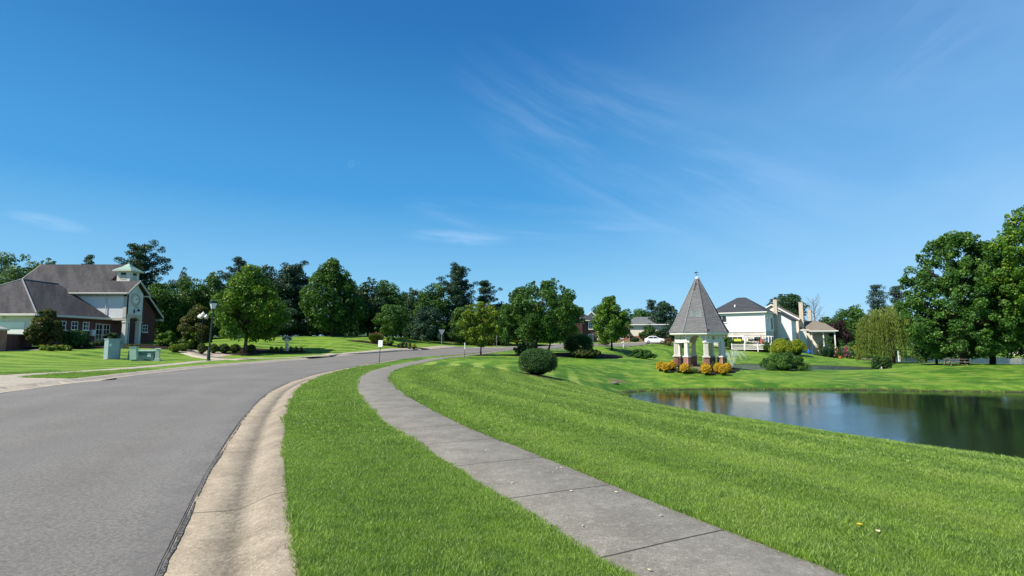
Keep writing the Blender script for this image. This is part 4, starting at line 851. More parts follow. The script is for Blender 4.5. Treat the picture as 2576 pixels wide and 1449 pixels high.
# willow
def willow(px, d, top, bot, wpx, tp, label):
    x = (px-CX)/F_PX*cp*d; tx, _, zb = AT(tp, d); s = d/F_PX*cp; z1 = PZ(px, top, d)[2]; rx = wpx*.5*s; root = empty('willow_tree', (tx, d, zb), label, 'tree')
    r_ = np.random.default_rng(5); n = 420; V = []; tn = []; mb = MB(); H = z1-zb; ox = x-tx
    mb.tube([(0, 0, -.2), (.1, 0, H*.3), (ox*.6, 0, H*.62), (ox, .2, H*.85)], [.34, .26, .18, .08], 9)
    for k in range(14):
        a = k*2.4; b0 = Vector((ox*.6, 0, H*(.45+.03*k))); e1 = Vector((ox+rx*.7*math.cos(a), rx*.7*math.sin(a), H*(.72+.012*k))); mb.tube([b0, b0*.4+e1*.6+Vector((0, 0, H*.08)), e1], [.10, .06, .02], 5)
    for i in range(n):
        a = r_.random()*2*math.pi; q = r_.random()**.45; sx, sy = ox+rx*.95*q*math.cos(a), rx*.95*q*math.sin(a)
        zt = H*(1.0-.30*q**2.2-.10*r_.random()+.05*math.sin(3*a)); L = H*(.20+.62*q*r_.random()**.7); L = min(L, zt-.35)
        if q > .72 and math.sin(5*a+1) > .2: L = min(L*1.25, zt-.3)
        c_tint = r_.random(); m_ = int(L/.13)+3; out = .45*q
        for k in range(m_):
            f = k/m_; px_ = sx+out*math.cos(a)*math.sin(f*1.7)+.10*r_.normal(); py_ = sy+out*math.sin(a)*math.sin(f*1.7)+.10*r_.normal(); pz = zt-L*f+.05*r_.normal()
            for _ in range(2):
                w_ = .05; l = .24; dx, dy = r_.normal()*.07, r_.normal()*.07; ca = r_.random()*6.28; wx, wy = w_*math.cos(ca), w_*math.sin(ca)
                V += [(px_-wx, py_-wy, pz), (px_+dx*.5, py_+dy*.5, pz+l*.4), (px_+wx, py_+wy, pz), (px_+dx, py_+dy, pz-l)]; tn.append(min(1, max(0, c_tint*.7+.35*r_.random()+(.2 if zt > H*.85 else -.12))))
    mb.build('trunk', M['bark'], root, smooth=True)
    link_mesh('crown', np_mesh('crown', np.array(V), np.arange(len(V)).reshape(-1, 4), {'tint': tn}), M['leaf_willow'], root)
willow(2238, 84, 768, 902, 138, 2243, 'weeping willow with trailing yellow-green branches on the far pond bank')
# ---------------------------------------------------------------- shrubs and flowers
leaf('leaf_conifer', (.10, .16, .010), (.20, .27, .012), (.36, .40, .02), .15)
S = shrub
S('round_shrub', 1352, 36.2, 877, 942, 102, 'leaf_hedge', 'big clipped egg-shaped bush on the pond slope beside the near lawn', n=34000, leaf_s=.060, lumps=110, box_=.82)
S('oval_shrub', 1454, 67, 839, 878, 78, 'leaf_hedge', 'large clipped dark green bush above the low olive one on the mulch island', n=16000, leaf_s=.11, lumps=70, box_=.8)
S('low_shrub', 1473, 60.5, 877, 903, 88, 'leaf_olive', 'low wide olive-topped bush in front of the mulch island', n=15000, leaf_s=.095, kind='ball', lumps=70)
S('loose_shrub', 1614, 66, 881, 915, 82, 'leaf_mid', 'loose leafy shrub on the slope left of the belvedere', n=9000, leaf_s=.15, kind='loose', lumps=46)
S('loose_shrub', 1968, 66.5, 891, 931, 126, 'leaf_mid', 'wide leafy shrub on the bank between the two ponds', n=16000, leaf_s=.15, kind='loose', lumps=70)
gold = 'golden clipped shrubs around the belvedere'
for px, d, tp, bt, wd, lb in [(1660,50.6,905,922,24,'leftmost of the golden shrubs, at the left tip of the mulch bed'),(1673,49.8,908,924,24,'golden shrub second from the left end of the mulch bed'),(1689,50.8,904,922,26,'golden shrub between the left cluster and the nearest brick pier'),
    (1721,49.2,910,927.5,28,'golden shrub standing alone before the left front brick pier'),(1771,49.4,909,926,24,'taller rear one of the golden pair before the right front pier'),(1775,48.2,913,933,28,'front one of the golden pair before the right front pier'),
    (1806,49.0,908,930,30,'left one of the three golden shrubs at the right end of the bed'),(1827,49.4,909,930,24,'rightmost golden shrub of the mulch bed'),(1817,48.0,913,935,28,'front one of the three golden shrubs at the right end of the bed')]:
    S('golden_shrub', px, d, tp+3, bt, wd*.9, 'leaf_gold', lb, group=gold, n=3600, leaf_s=.065, kind='ball', lumps=34)
S('perennial', 1704, 49.8, 915, 924, 14, 'leaf_olive', 'small olive perennial between golden shrubs left of the entrance', n=700, leaf_s=.08, kind='loose', lumps=40, cat='plant'); S('perennial', 1746, 49.5, 918, 924, 30, 'leaf_lime', 'low lime perennials before the belvedere entrance', n=1200, leaf_s=.07, kind='spread', cat='plant')
S('perennial', 1792, 50, 909, 924, 18, 'leaf_olive', 'grey-green perennial right of the right front pier', n=900, leaf_s=.08, kind='loose', cat='plant')
# clubhouse beds
T('magnolia_tree', 113, 49.5, 770, 868, 66, 'egg', 'leaf_bronze', 'bronze-leaved magnolia in front of the garage wing', n=5200, ncl=60, crad=.34, leaf_s=.16, trunk_r=.05, gap=.2)
T('magnolia_tree', 494, 58, 768, 866, 86, 'egg', 'leaf_bronze', 'bronze-leaved magnolia left of the globe lamp', n=6500, ncl=70, crad=.45, leaf_s=.17, trunk_r=.06, gap=.2)
S('round_shrub', 187, 51.5, 830, 868, 62, 'leaf_hedge', 'round dark shrub before the small windows of the wing', n=7000, leaf_s=.12, lumps=40)
ball = 'small clipped shrubs along the clubhouse beds'
for px, d, tp, bt, wd, mt, lb in [(220,53,862,872,20,'leaf_dark','small dark ball shrub right of the daylilies'),(238,54,859,872,26,'leaf_mid','small bright ball shrub between two dark ones'),(257,55,858,871,18,'leaf_dark','small dark ball shrub just left of the grey cabinet'),
    (509,53.5,863,875,20,'leaf_olive','small clipped ball left of the street lantern post'),(538,55,864,876,24,'leaf_olive','small clipped ball right behind the street lantern post'),(564,55.5,864,875,26,'leaf_hedge','clipped ball midway between lantern and maple'),
    (592,56.5,865,876,26,'leaf_olive','clipped ball just left of the maple trunk'),(632,57.5,866,876,24,'leaf_olive','clipped ball just right of the maple trunk')]:
    S('ball_shrub', px, d, tp, bt, wd, mt, lb, group=ball, n=1800, leaf_s=.09, lumps=24)
S('lime_shrub', 421, 58, 832, 873, 50, 'leaf_bright', 'upright bright green shrub right of the clubhouse corner', n=4000, leaf_s=.17, kind='loose'); S('lime_shrub', 481, 57, 828, 873, 54, 'leaf_bright', 'rounded bright green shrub under the magnolia', n=4500, leaf_s=.17, kind='loose')
S('mounded_shrub', 442, 53.6, 866, 881, 30, 'leaf_lime', 'front yellow-green mound by the path plaza', n=2600, leaf_s=.08, kind='ball'); S('mounded_shrub', 462, 55, 863, 878, 30, 'leaf_lime', 'rear yellow-green mound by the path plaza', n=2600, leaf_s=.08, kind='ball')
S('spreading_juniper', 345, 57.5, 865, 873, 46, 'leaf_olive', 'flat spreading juniper before the porch columns', n=2200, leaf_s=.10, kind='spread'); S('spreading_juniper', 396, 57.8, 865, 874, 38, 'leaf_olive', 'flat spreading juniper right of the porch', n=2000, leaf_s=.10, kind='spread')
S('dark_shrub', 280, 59, 835, 868, 40, 'leaf_dark', 'dark shrub by the french doors behind the cabinet', n=2600, leaf_s=.13, kind='loose')
dl = S('daylily_clump', 142, 47.3, 866, 885, 74, 'leaf_lime', 'clump of bright daylilies in front of the magnolia', cat='flowers', n=2600, leaf_s=.16, kind='spread', core=False)
fl = MB()
for i in range(9):
    x_, y_ = random.uniform(-1.2, 1.1), random.uniform(-.5, .3); fl.frustum((x_, y_), .02, .09, .42, .52, 6)
fl.build('blossom', M['petal_yellow'], dl)
# sign bed, left lawn
for i, (px, mt, lb) in enumerate([(683,'leaf_lime','lime perennial at the left end of the sign bed'),(696,'leaf_yellow','yellow perennial left of the entrance sign'),(709,'leaf_lime','leafy perennial just left of the sign post'),(733,'leaf_rust','rust-coloured perennial right of the sign post'),(746,'leaf_olive','olive perennial in the right part of the sign bed'),(759,'leaf_rust','small rusty perennial at the right end of the sign bed')]):
    S('perennial', px, 58+.2*(i % 2), 871.5, 882, 15, mt, lb, cat='plant', group='perennials round the entrance sign', n=420, leaf_s=.12, kind='loose', lumps=16)
# lawn-end beds
grass_clump('ornamental_grass', 946, 72, 838, 40, 'leaf_olive', 'tall fountain grass with tan plumes left of the flower bed', n=900); grass_clump('ornamental_grass', 947, 73.2, 834, 34, 'leaf_rust', 'rusty fountain grass just behind the green one', n=500)
S('ball_shrub', 965, 70.5, 855, 866, 12, 'leaf_yellow', 'small yellow ball beside the fountain grass', n=600, leaf_s=.09, lumps=12); S('loose_shrub', 981, 71, 846, 869, 30, 'leaf_bright', 'bright leafy shrub behind the white sign', n=1800, leaf_s=.16, kind='loose')
for px, d, tp, wd, mt, lb in [(1003,69.5,862,16,'leaf_olive','low olive plant right of the white sign'),(1012,70,859,20,'leaf_mid','dark green plant in the middle of the flower bed'),(1030,69,863,18,'leaf_lime','lime plant near the right end of the flower bed'),(1042,69.5,865,16,'leaf_yellow','yellowish plant at the right end of the flower bed')]:
    S('perennial', px, d, tp, 872, wd, mt, lb, cat='plant', group='plants of the bed behind the white sign', n=600, leaf_s=.12, kind='loose', lumps=12)
S('flowering_plant', 1022, 71, 858, 864, 9, 'leaf_flower', 'tiny pink flowering plant in the bed behind the white sign', cat='flowers', n=300, leaf_s=.13, kind='ball', lumps=8)
for px, d, tp, wd, mt, lb in [(1180,92,850,26,'leaf_olive','grassy clump left of the gold balls'),(1200,91,851,16,'leaf_yellow','gold ball left of the thin white-topped post'),(1219,91,852,22,'leaf_yellow','gold ball right of the thin white-topped post'),(1237,91,855,20,'leaf_rust','rusty low plant left of the white planter wall'),
    (1252,94,852,14,'leaf_gold','orange-gold ball beside the far signpost'),(1262,93,855,22,'leaf_rust','rusty plants right of the far signpost'),(1190,90,858,30,'leaf_bronze','brownish ground plants below the gold balls'),(1300,97,851,16,'leaf_yellow','small gold shrub beyond the planter wall'),
    (1168,93,855,20,'leaf_hedge','green plant left of the grassy clump')]:
    S('bed_plant', px, d, tp, 864, wd, mt, lb, cat='plant', group='plants of the bed across the junction', n=900, leaf_s=.16, kind='loose', lumps=26)
S('loose_shrub', 1524, 104, 853, 862, 40, 'leaf_olive', 'low green shrub across the street behind the mulch island', n=1200, leaf_s=.15, kind='loose')
# by the houses
for px, d, tp, wd, mt, kd, lb in [(1843,110,854,30,'leaf_hedge','ball','left clipped hedge block under the house windows'),(1861,109,853,26,'leaf_hedge','ball','right clipped hedge block under the house windows'),(1890,108,856,28,'leaf_hedge','ball','dark rounded hedge in front of the deck railing'),
    (1921,106,855,30,'leaf_purple','loose','purple-brown shrub at the deck corner'),(1930,104.5,860,24,'leaf_hedge','ball','small green shrub before the purple-brown one'),
    (1598,120,848,22,'leaf_dark','ball','dark shrub at the corner of the brick gable'),(1722,108,847,26,'leaf_dark','loose','dark shrub seen through the belvedere'),(1822,112,838,30,'leaf_bright','loose','small leafy plant at the pale stone corner'),
    (1680,110,852,30,'leaf_rust','loose','reddish shrub in front of the white car bonnet')]:
    S('garden_shrub', px, d, tp, 872, wd, mt, lb, group='shrubs round the houses', n=2200, leaf_s=.16, kind=kd)
S('golden_conifer', 1966, 98, 845, 884, 62, 'leaf_conifer', 'big yellow-green mounded conifer left of its twin', n=12000, leaf_s=.15, kind='mounds', lumps=26); S('golden_conifer', 2004, 100, 847, 883, 48, 'leaf_conifer', 'smaller yellow-green mounded conifer beside the blue chairs', n=9000, leaf_s=.15, kind='mounds', lumps=22)
for px, d, tp, wd, mt, lb in [(2070,112,846,40,'leaf_dark','dark shrub in front of the pavilion columns'),(2088,114,838,34,'leaf_mid','upright green shrub at the pavilion corner'),(2118,114,852,34,'leaf_hedge','green garden shrub right of the pavilion'),(2140,113,858,30,'leaf_mid','leafy shrub near the purple plum'),
    (2104,111,868,14,'leaf_rust','rusty flowers left of the clay pot'),(2128,110,868,16,'leaf_flower','mauve flowers in the right-hand garden bed'),(2150,109,866,16,'leaf_yellow','yellow flowers at the end of the garden bed'),(2158,110,869,20,'leaf_olive','olive shrub where the rail fence begins'),(2062,112,868,24,'leaf_bronze','brownish low shrub right of the blue chairs')]:
    S('garden_plant', px, d, tp, 880, wd, mt, lb, cat='plant', group='plants of the right-hand garden', n=1300, leaf_s=.16, kind='loose')
for px, d, wd, lb in [(2203,72,28,'left cloud-pruned shrub beside the white outlet post'),(2225,73,26,'right cloud-pruned shrub beside the white outlet post')]:
    o = S('pruned_shrub', px, d, 893, 915, wd, 'leaf_hedge', lb, group='cloud-pruned pair on the bank', n=3600, leaf_s=.12, kind='ball', depth=.8)
for px, d, tp, wd, lb in [(1690,109,858,34,'pale low border plants right of the white car'),(1710,108,859,26,'silvery low border plants near the belvedere pier')]:
    S('border_plant', px, d, tp, 868, wd, 'leaf_pale', lb, cat='plant', group='border plants by the drive', n=1000, leaf_s=.14, kind='spread', core=False)
# ---------------------------------------------------------------- window / door builder
def window(parent, Mx, w_, h_, nx=2, ny=2, frame_w=.07, mat='white_paint', name='window', sill=True, glass='glass', thick=.06):
    """Mx: matrix whose x runs across, z up, -y faces outward; origin at the centre"""
    f = MB(Mx); W2, H2 = w_/2, h_/2
    f.box(-W2, -W2+frame_w, -thick, .02, -H2, H2); f.box(W2-frame_w, W2, -thick, .02, -H2, H2); f.box(-W2+frame_w, W2-frame_w, -thick, .02, H2-frame_w, H2); f.box(-W2+frame_w, W2-frame_w, -thick, .02, -H2, -H2+frame_w)
    iw, ih = w_-2*frame_w, h_-2*frame_w; mw = .028
    for i in range(1, nx): c_ = -iw/2+iw*i/nx; f.box(c_-mw, c_+mw, -thick*.72, .0, -ih/2, ih/2)
    for i in range(1, ny): c_ = -ih/2+ih*i/ny; f.box(-iw/2, iw/2, -thick*.66, -.004, c_-mw, c_+mw)
    if sill: f.box(-W2-.08, W2+.08, -thick-.07, .015, -H2-.09, -H2-.004)
    o = f.build(name, M[mat], parent); p = MB(Mx); p.box(-iw/2, iw/2, -.022, -.012, -ih/2, ih/2); p.build('pane', M[glass], o); return o
def at_face(x, y, z, ang): return Matrix.Translation((x, y, z)) @ Matrix.Rotation(ang, 4, 'Z')   # ang 0: faces -y; 90deg: faces +x
# ---------------------------------------------------------------- clubhouse
zc = 1.05
club = empty('clubhouse', (-50, 62, 0), 'brick clubhouse with white siding, clock gable, cupola and hipped garage wing', 'building')
club.location = (0, 0, 0)
b_ = MB(); b_.box(-58.5, -48.7, 62.2, 72.6, zc-1, 7.0); b_.slab([(-48.7, 62.2, 7.0), (-48.7, 72.6, 7.0), (-48.7, 72.6, 5.3), (-48.7, 66, 10.9)], (-.3, 0, 0)); b_.build('main_wall', M['brick_dark'], club)
b_ = MB(); b_.box(-57.5, -47.3, 52.9, 62.2, zc-1, 4.25); b_.box(-48.7, -47.3, 62.2, 66.2, zc-1, 4.6); b_.build('wing_wall', M['brick_dark'], club)
b_ = MB(); b_.box(-58.4, -45.0, 62.0, 62.18, 4.35, 7.15); o = b_.build('siding_wall', M['siding_white'], club)
b_ = MB(); b_.box(-48.68, -45.0, 61.96, 62.22, 4.05, 4.34); b_.box(-45.42, -45.04, 61.93, 62.0, 4.35, 7.1); b_.box(-58.4, -45.0, 61.93, 61.98, 6.85, 7.15); b_.build('siding_trim', M['tan_trim'], club)
# portico front with the clock (faces +x), pentagon with round-topped opening below
b_ = MB(); b_.slab([(-45.0, 62.0, 4.75), (-45.0, 64.6, 4.75), (-45.0, 64.6, 7.3), (-45.0, 63.3, 8.55), (-45.0, 62.0, 7.3)], (-.2, 0, 0)); b_.build('clock_wall', M['brick_white'], club)
b_ = MB(); arch = [(-44.96, 62.42+1.76*(1-math.cos(math.pi*k/12))/2, 4.05+.42*math.sin(math.pi*k/12)) for k in range(13)]
b_.slab([(-44.96, 62.0, 4.05)] + arch + [(-44.96, 64.6, 4.05), (-44.96, 64.6, 4.78), (-44.96, 62.0, 4.78)], (-.28, 0, 0)); b_.build('arch_beam', M['tan_trim'], club)
b_ = MB(); b_.box(-48.6, -45.2, 64.42, 64.6, 4.35, 7.3); b_.box(-48.6, -45.2, 62.22, 64.42, 4.36, 4.44); b_.build('porch_ceiling', M['tan_trim'], club)
for yy in (62.2, 64.4):
    b_ = MB(); b_.box(-45.42, -45.0, yy-.21, yy+.21, zc+.15, 4.05); b_.box(-45.48, -44.94, yy-.27, yy+.27, zc-.6, zc+.15); b_.box(-45.48, -44.94, yy-.27, yy+.27, 3.80, 3.93); b_.build('porch_column', M['cream_paint'], club)
# clock
ck = MB(); ring = []
for k in range(40):
    a0_, a1_ = 2*math.pi*k/40, 2*math.pi*(k+1)/40
    ck.slab([(-44.995, 63.3+.60*math.cos(a0_), 6.55+.60*math.sin(a0_)), (-44.995, 63.3+.78*math.cos(a0_), 6.55+.78*math.sin(a0_)), (-44.995, 63.3+.78*math.cos(a1_), 6.55+.78*math.sin(a1_)), (-44.995, 63.3+.60*math.cos(a1_), 6.55+.60*math.sin(a1_))], (.09, 0, 0))
cko = ck.build('clock', M['tan_trim'], club)
ck = MB(); ck.slab([(-44.99, 63.3+.6*math.cos(2*math.pi*k/32), 6.55+.6*math.sin(2*math.pi*k/32)) for k in range(32)], (.03, 0, 0)); ck.build('clock_face', M['white_paint'], cko)
ck = MB()
for k in range(12):
    a = 2*math.pi*k/12; u_ = Vector((0, math.cos(a), math.sin(a))); n_ = Vector((0, -math.sin(a), math.cos(a))); c_ = Vector((-44.957, 63.3, 6.55))+u_*.46
    ck.slab([c_+u_*.09+n_*.028, c_-u_*.09+n_*.022, c_-u_*.09-n_*.022, c_+u_*.09-n_*.028], (.006, 0, 0))
for k in range(32):
    a0_, a1_ = 2*math.pi*k/32, 2*math.pi*(k+1)/32
    ck.slab([(-44.957, 63.3+.565*math.cos(a0_), 6.55+.565*math.sin(a0_)), (-44.957, 63.3+.595*math.cos(a0_), 6.55+.595*math.sin(a0_)), (-44.957, 63.3+.595*math.cos(a1_), 6.55+.595*math.sin(a1_)), (-44.957, 63.3+.565*math.cos(a1_), 6.55+.565*math.sin(a1_))], (.006, 0, 0))
for a, L in ((R(62), .30), (R(18), .42)):
    u_ = Vector((0, math.cos(a), math.sin(a))); n_ = Vector((0, -math.sin(a), math.cos(a))); c_ = Vector((-44.945, 63.3, 6.55)); ck.slab([c_-u_*.08+n_*.03, c_-u_*.08-n_*.03, c_+u_*L-n_*.012, c_+u_*L+n_*.012], (.008, 0, 0))
ck.build('clock_marks', M['sign_ink'], cko)
# bell on its bracket
bl = MB(); bl.box(-44.99, -44.93, 63.1, 63.22, 4.95, 5.35); bl.tube([(-44.95, 63.4, 5.62), (-44.70, 63.4, 5.66), (-44.62, 63.4, 5.50)], .02, 5); bl.lathe((-44.62, 63.4, 5.16), [(.17, 0), (.16, .04), (.10, .18), (.07, .27), (.015, .32)], 12); bl.build('bell', M['black_metal'], club)
# roofs
rf = MB(); th = (0, 0, -.16)
rf.slab([(-59.0, 61.45, 7.25), (-44.6, 61.45, 7.25), (-44.6, 63.3, 8.86), (-48.2, 63.3, 8.86), (-48.2, 66, 11.22), (-59.0, 66, 11.22)], th)
rf.slab([(-44.6, 63.302, 8.86), (-44.6, 65.15, 7.25), (-48.2, 65.15, 7.25), (-48.2, 63.302, 8.86)], th)
rf.slab([(-59.0, 66.003, 11.22), (-48.2, 66.003, 11.22), (-48.2, 73.4, 4.95), (-59.0, 73.4, 4.95)], th); rfo = rf.build('main_roof', M['roof_brown'], club)
tr_ = MB(); tr_.slab([(-44.57, 61.4, 7.02), (-44.57, 61.4, 7.24), (-44.57, 63.3, 8.88), (-44.57, 63.3, 8.60)], (.05, 0, 0)); tr_.slab([(-44.57, 65.2, 7.02), (-44.57, 65.2, 7.24), (-44.57, 63.303, 8.88), (-44.57, 63.303, 8.60)], (.05, 0, 0))
tr_.slab([(-48.17, 66.0, 11.25), (-48.17, 66.0, 10.92), (-48.17, 73.45, 4.60), (-48.17, 73.45, 4.95)], (.06, 0, 0)); tr_.slab([(-59.03, 61.4, 7.25), (-59.03, 61.4, 7.0), (-59.03, 66, 10.95), (-59.03, 66, 11.25)], (-.05, 0, 0))
tr_.box(-48.7, -48.14, 72.7, 73.5, 4.40, 4.62); tr_.box(-45.0, -44.5, 64.6, 65.25, 6.98, 7.12); tr_.box(-59, -44.6, 61.45, 62.0, 7.02, 7.08); tr_.build('bargeboard', M['tan_trim'], club)
g_ = MB(); g_.box(-59.0, -44.6, 61.33, 61.44, 7.12, 7.26); g_.tube([(-47.4, 61.4, 7.12), (-47.4, 61.9, 6.8), (-47.4, 61.9, 4.3), (-47.2, 61.9, 4.1)], .05, 6); g_.build('gutter', M['cream_paint'], club)
wf = MB(); ap1, ap2 = (-53.3, 57.4, 8.32), (-53.3, 62.0, 8.32); e0 = 4.36
wf.slab([(-46.85, 52.3, e0), (-46.85, 62.0, e0), ap2, ap1], th); wf.slab([(-59.75, 52.3, e0), (-46.85, 52.3, e0), ap1], th); wf.slab([(-59.75, 62.0, e0), (-59.75, 52.3, e0), ap1, ap2], th); wfo = wf.build('wing_roof', M['roof_brown'], club)
rc = MB(); rc.tube([(-46.87, 52.32, e0+.03), (ap1[0], ap1[1], ap1[2]+.03)], .07, 5); rc.tube([(ap1[0], ap1[1], ap1[2]+.03), (ap2[0], ap2[1], ap2[2]+.03)], .07, 5); rc.tube([(-59.7, 52.35, e0+.03), (ap1[0], ap1[1], ap1[2]+.03)], .07, 5); rc.build('ridge_cap', M['ridge_cap'], wfo)
g_ = MB(); g_.box(-46.84, -46.72, 52.2, 61.9, 4.12, 4.33); g_.box(-59.7, -46.84, 52.16, 52.28, 4.12, 4.33); g_.box(-47.3, -46.85, 52.3, 61.9, 4.08, 4.12); g_.box(-59.5, -46.85, 52.3, 52.9, 4.08, 4.12); g_.build('wing_gutter', M['cream_paint'], club)
for i in range(8):   # little dentils under the wing eave
    pass
# garage side: white wall and door
gd = MB(); gd.box(-57.5, -47.45, 52.76, 52.9, 1.0, 4.1); gd.build('garage_front', M['cream_paint'], club)
gd = MB()
for k in range(4): gd.box(-53.4, -48.3, 52.70, 52.755, 1.05+.62*k, 1.05+.62*k+.59)
gd.build('garage_door', M['white_paint'], club)
gl = MB(); gl.box(-50.6, -50.4, 52.5, 52.75, 3.86, 4.0); gl.build('wall_lamp', M['white_paint'], club)
for yy in (54.2, 55.75, 57.3, 58.85): window(club, at_face(-47.3, yy+.2, 3.28, R(90)), .86, .92, 2, 2)
window(club, at_face(-48.7, 70.6, 3.3, R(90)), 1.0, .95, 2, 2)
window(club, at_face(-47.3, 60.95, 2.35, R(90)), 1.0, 2.5, 2, 4, mat='cream_paint', name='french_door', sill=False); window(club, at_face(-47.3, 62.05, 2.35, R(90)), 1.0, 2.5, 2, 4, mat='cream_paint', name='french_door', sill=False)
dr = window(club, at_face(-47.3, 65.1, 2.75, R(90)), 1.3, 3.2, 2, 4, name='porch_door', sill=False, frame_w=.10)
eb = MB(); eb.box(-47.3, -47.05, 59.75, 60.25, 2.2, 2.9); eb.build('meter_cabinet', M['cream_paint'], club)
# cupola
cu = MB(); cx_, cy_ = -46.6, 64.0; cu.box(cx_-.78, cx_+.78, cy_-.78, cy_+.78, 7.6, 10.0); cu.box(cx_-.88, cx_+.88, cy_-.88, cy_+.88, 8.35, 8.52); cuo = cu.build('cupola', M['cream_paint'], club)
cu = MB()
for ang in (0, 90, 180, 270):
    fm = at_face(cx_, cy_, 9.35, R(ang)); cu.M = fm; cu.box(-.34, .34, -.80, -.76, -.38, .42)
cu.build('louvre', M['tan_trim'], cuo)
cu = MB()
for ang in (0, 90): 
    cu.M = at_face(cx_, cy_, 9.60, R(ang)); cu.box(-.30, .30, -.815, -.803, -.05, .22)
cu.build('vent_opening', M['dark_interior'], cuo)
cu = MB(); cu.frustum((cx_, cy_), 1.60, 1.56, 9.98, 10.10, 4); cu.build('cupola_cornice', M['cream_paint'], cuo)
cu = MB(); cu.frustum((cx_, cy_), 1.62, .66, 10.10, 10.60, 4); cu.frustum((cx_, cy_), .66, .03, 10.60, 11.05, 4); cu.build('cupola_roof', M['copper_green'], cuo)
# low brick wall with pier
gw = empty('garden_wall', (0, 0, 0), 'low dark brick wall with stone coping ending in a capped pier at the left edge', 'wall')
b_ = MB(); b_.slab([(-43.3, 45.6, .3), (-43.05, 45.4, .3), (-46.2, 51.4, .3), (-46.5, 51.3, .3)], (0, 0, 1.85)); b_.build('wall', M['brick_dark'], gw)
b_ = MB(); b_.slab([(-43.4, 45.7, 2.15), (-42.95, 45.4, 2.15), (-46.1, 51.5, 2.15), (-46.6, 51.2, 2.15)], (0, 0, .08)); b_.build('coping', M['stone_cap'], gw)
b_ = MB(); b_.box(-43.9, -43.0, 44.5, 45.4, .2, 2.5); b_.build('pier', M['brick_red'], gw); b_ = MB(); b_.box(-44.0, -42.9, 44.4, 45.5, 2.5, 2.63); b_.frustum((-43.45, 44.95), .74, .15, 2.63, 2.85, 4); b_.build('pier_cap', M['stone_cap'], gw)

# ---------------------------------------------------------------- belvedere (octagonal gazebo)
gx0, gy0, _ = AT(1759, 52.6); gz0 = G(gx0, gy0)+.10
gaz = empty('gazebo', (gx0, gy0, gz0), 'octagonal brick and cream garden belvedere with a tall shingled spire by the pond', 'gazebo')
A0 = -math.pi/2 - math.atan2(gx0, gy0) - R(8)      # outward direction of the entrance face
RC = 2.25
def corner(k, r=RC): a = A0 - math.pi/8 + k*math.pi/4; return (r*math.cos(a), r*math.sin(a), a)
def face_frame(k, rr_, z=0): a = A0 + k*math.pi/4; return Matrix.Translation((0, 0, z)) @ Matrix.Rotation(a+math.pi/2, 4, 'Z') @ Matrix.Translation((0, -rr_, 0))  # x across, -y outward
fb = MB(); fb.frustum((0, 0), 2.75, 2.75, -.6, 0.0, 8, A0-math.pi/8); fb.build('floor_slab', M['pale'], gaz)
for k in range(8):
    x_, y_, a = corner(k); Mx = Matrix.Translation((x_, y_, 0)) @ Matrix.Rotation(a, 4, 'Z')
    p_ = MB(Mx); p_.box(-.25, .25, -.25, .25, -.5, .98); pier = p_.build('pier', M['brick_red'], gaz)
    p_ = MB(Mx); p_.box(-.31, .31, -.31, .31, .98, 1.07); p_.box(-.25, .25, -.25, .25, 1.07, 1.13); p_.frustum((0, 0), .262, .235, 1.13, 2.42, 4); p_.box(-.215, .215, -.215, .215, 2.36, 2.42); p_.build('column', M['cream_paint'], gaz)
side = 2*RC*math.sin(math.pi/8); app = RC*math.cos(math.pi/8)
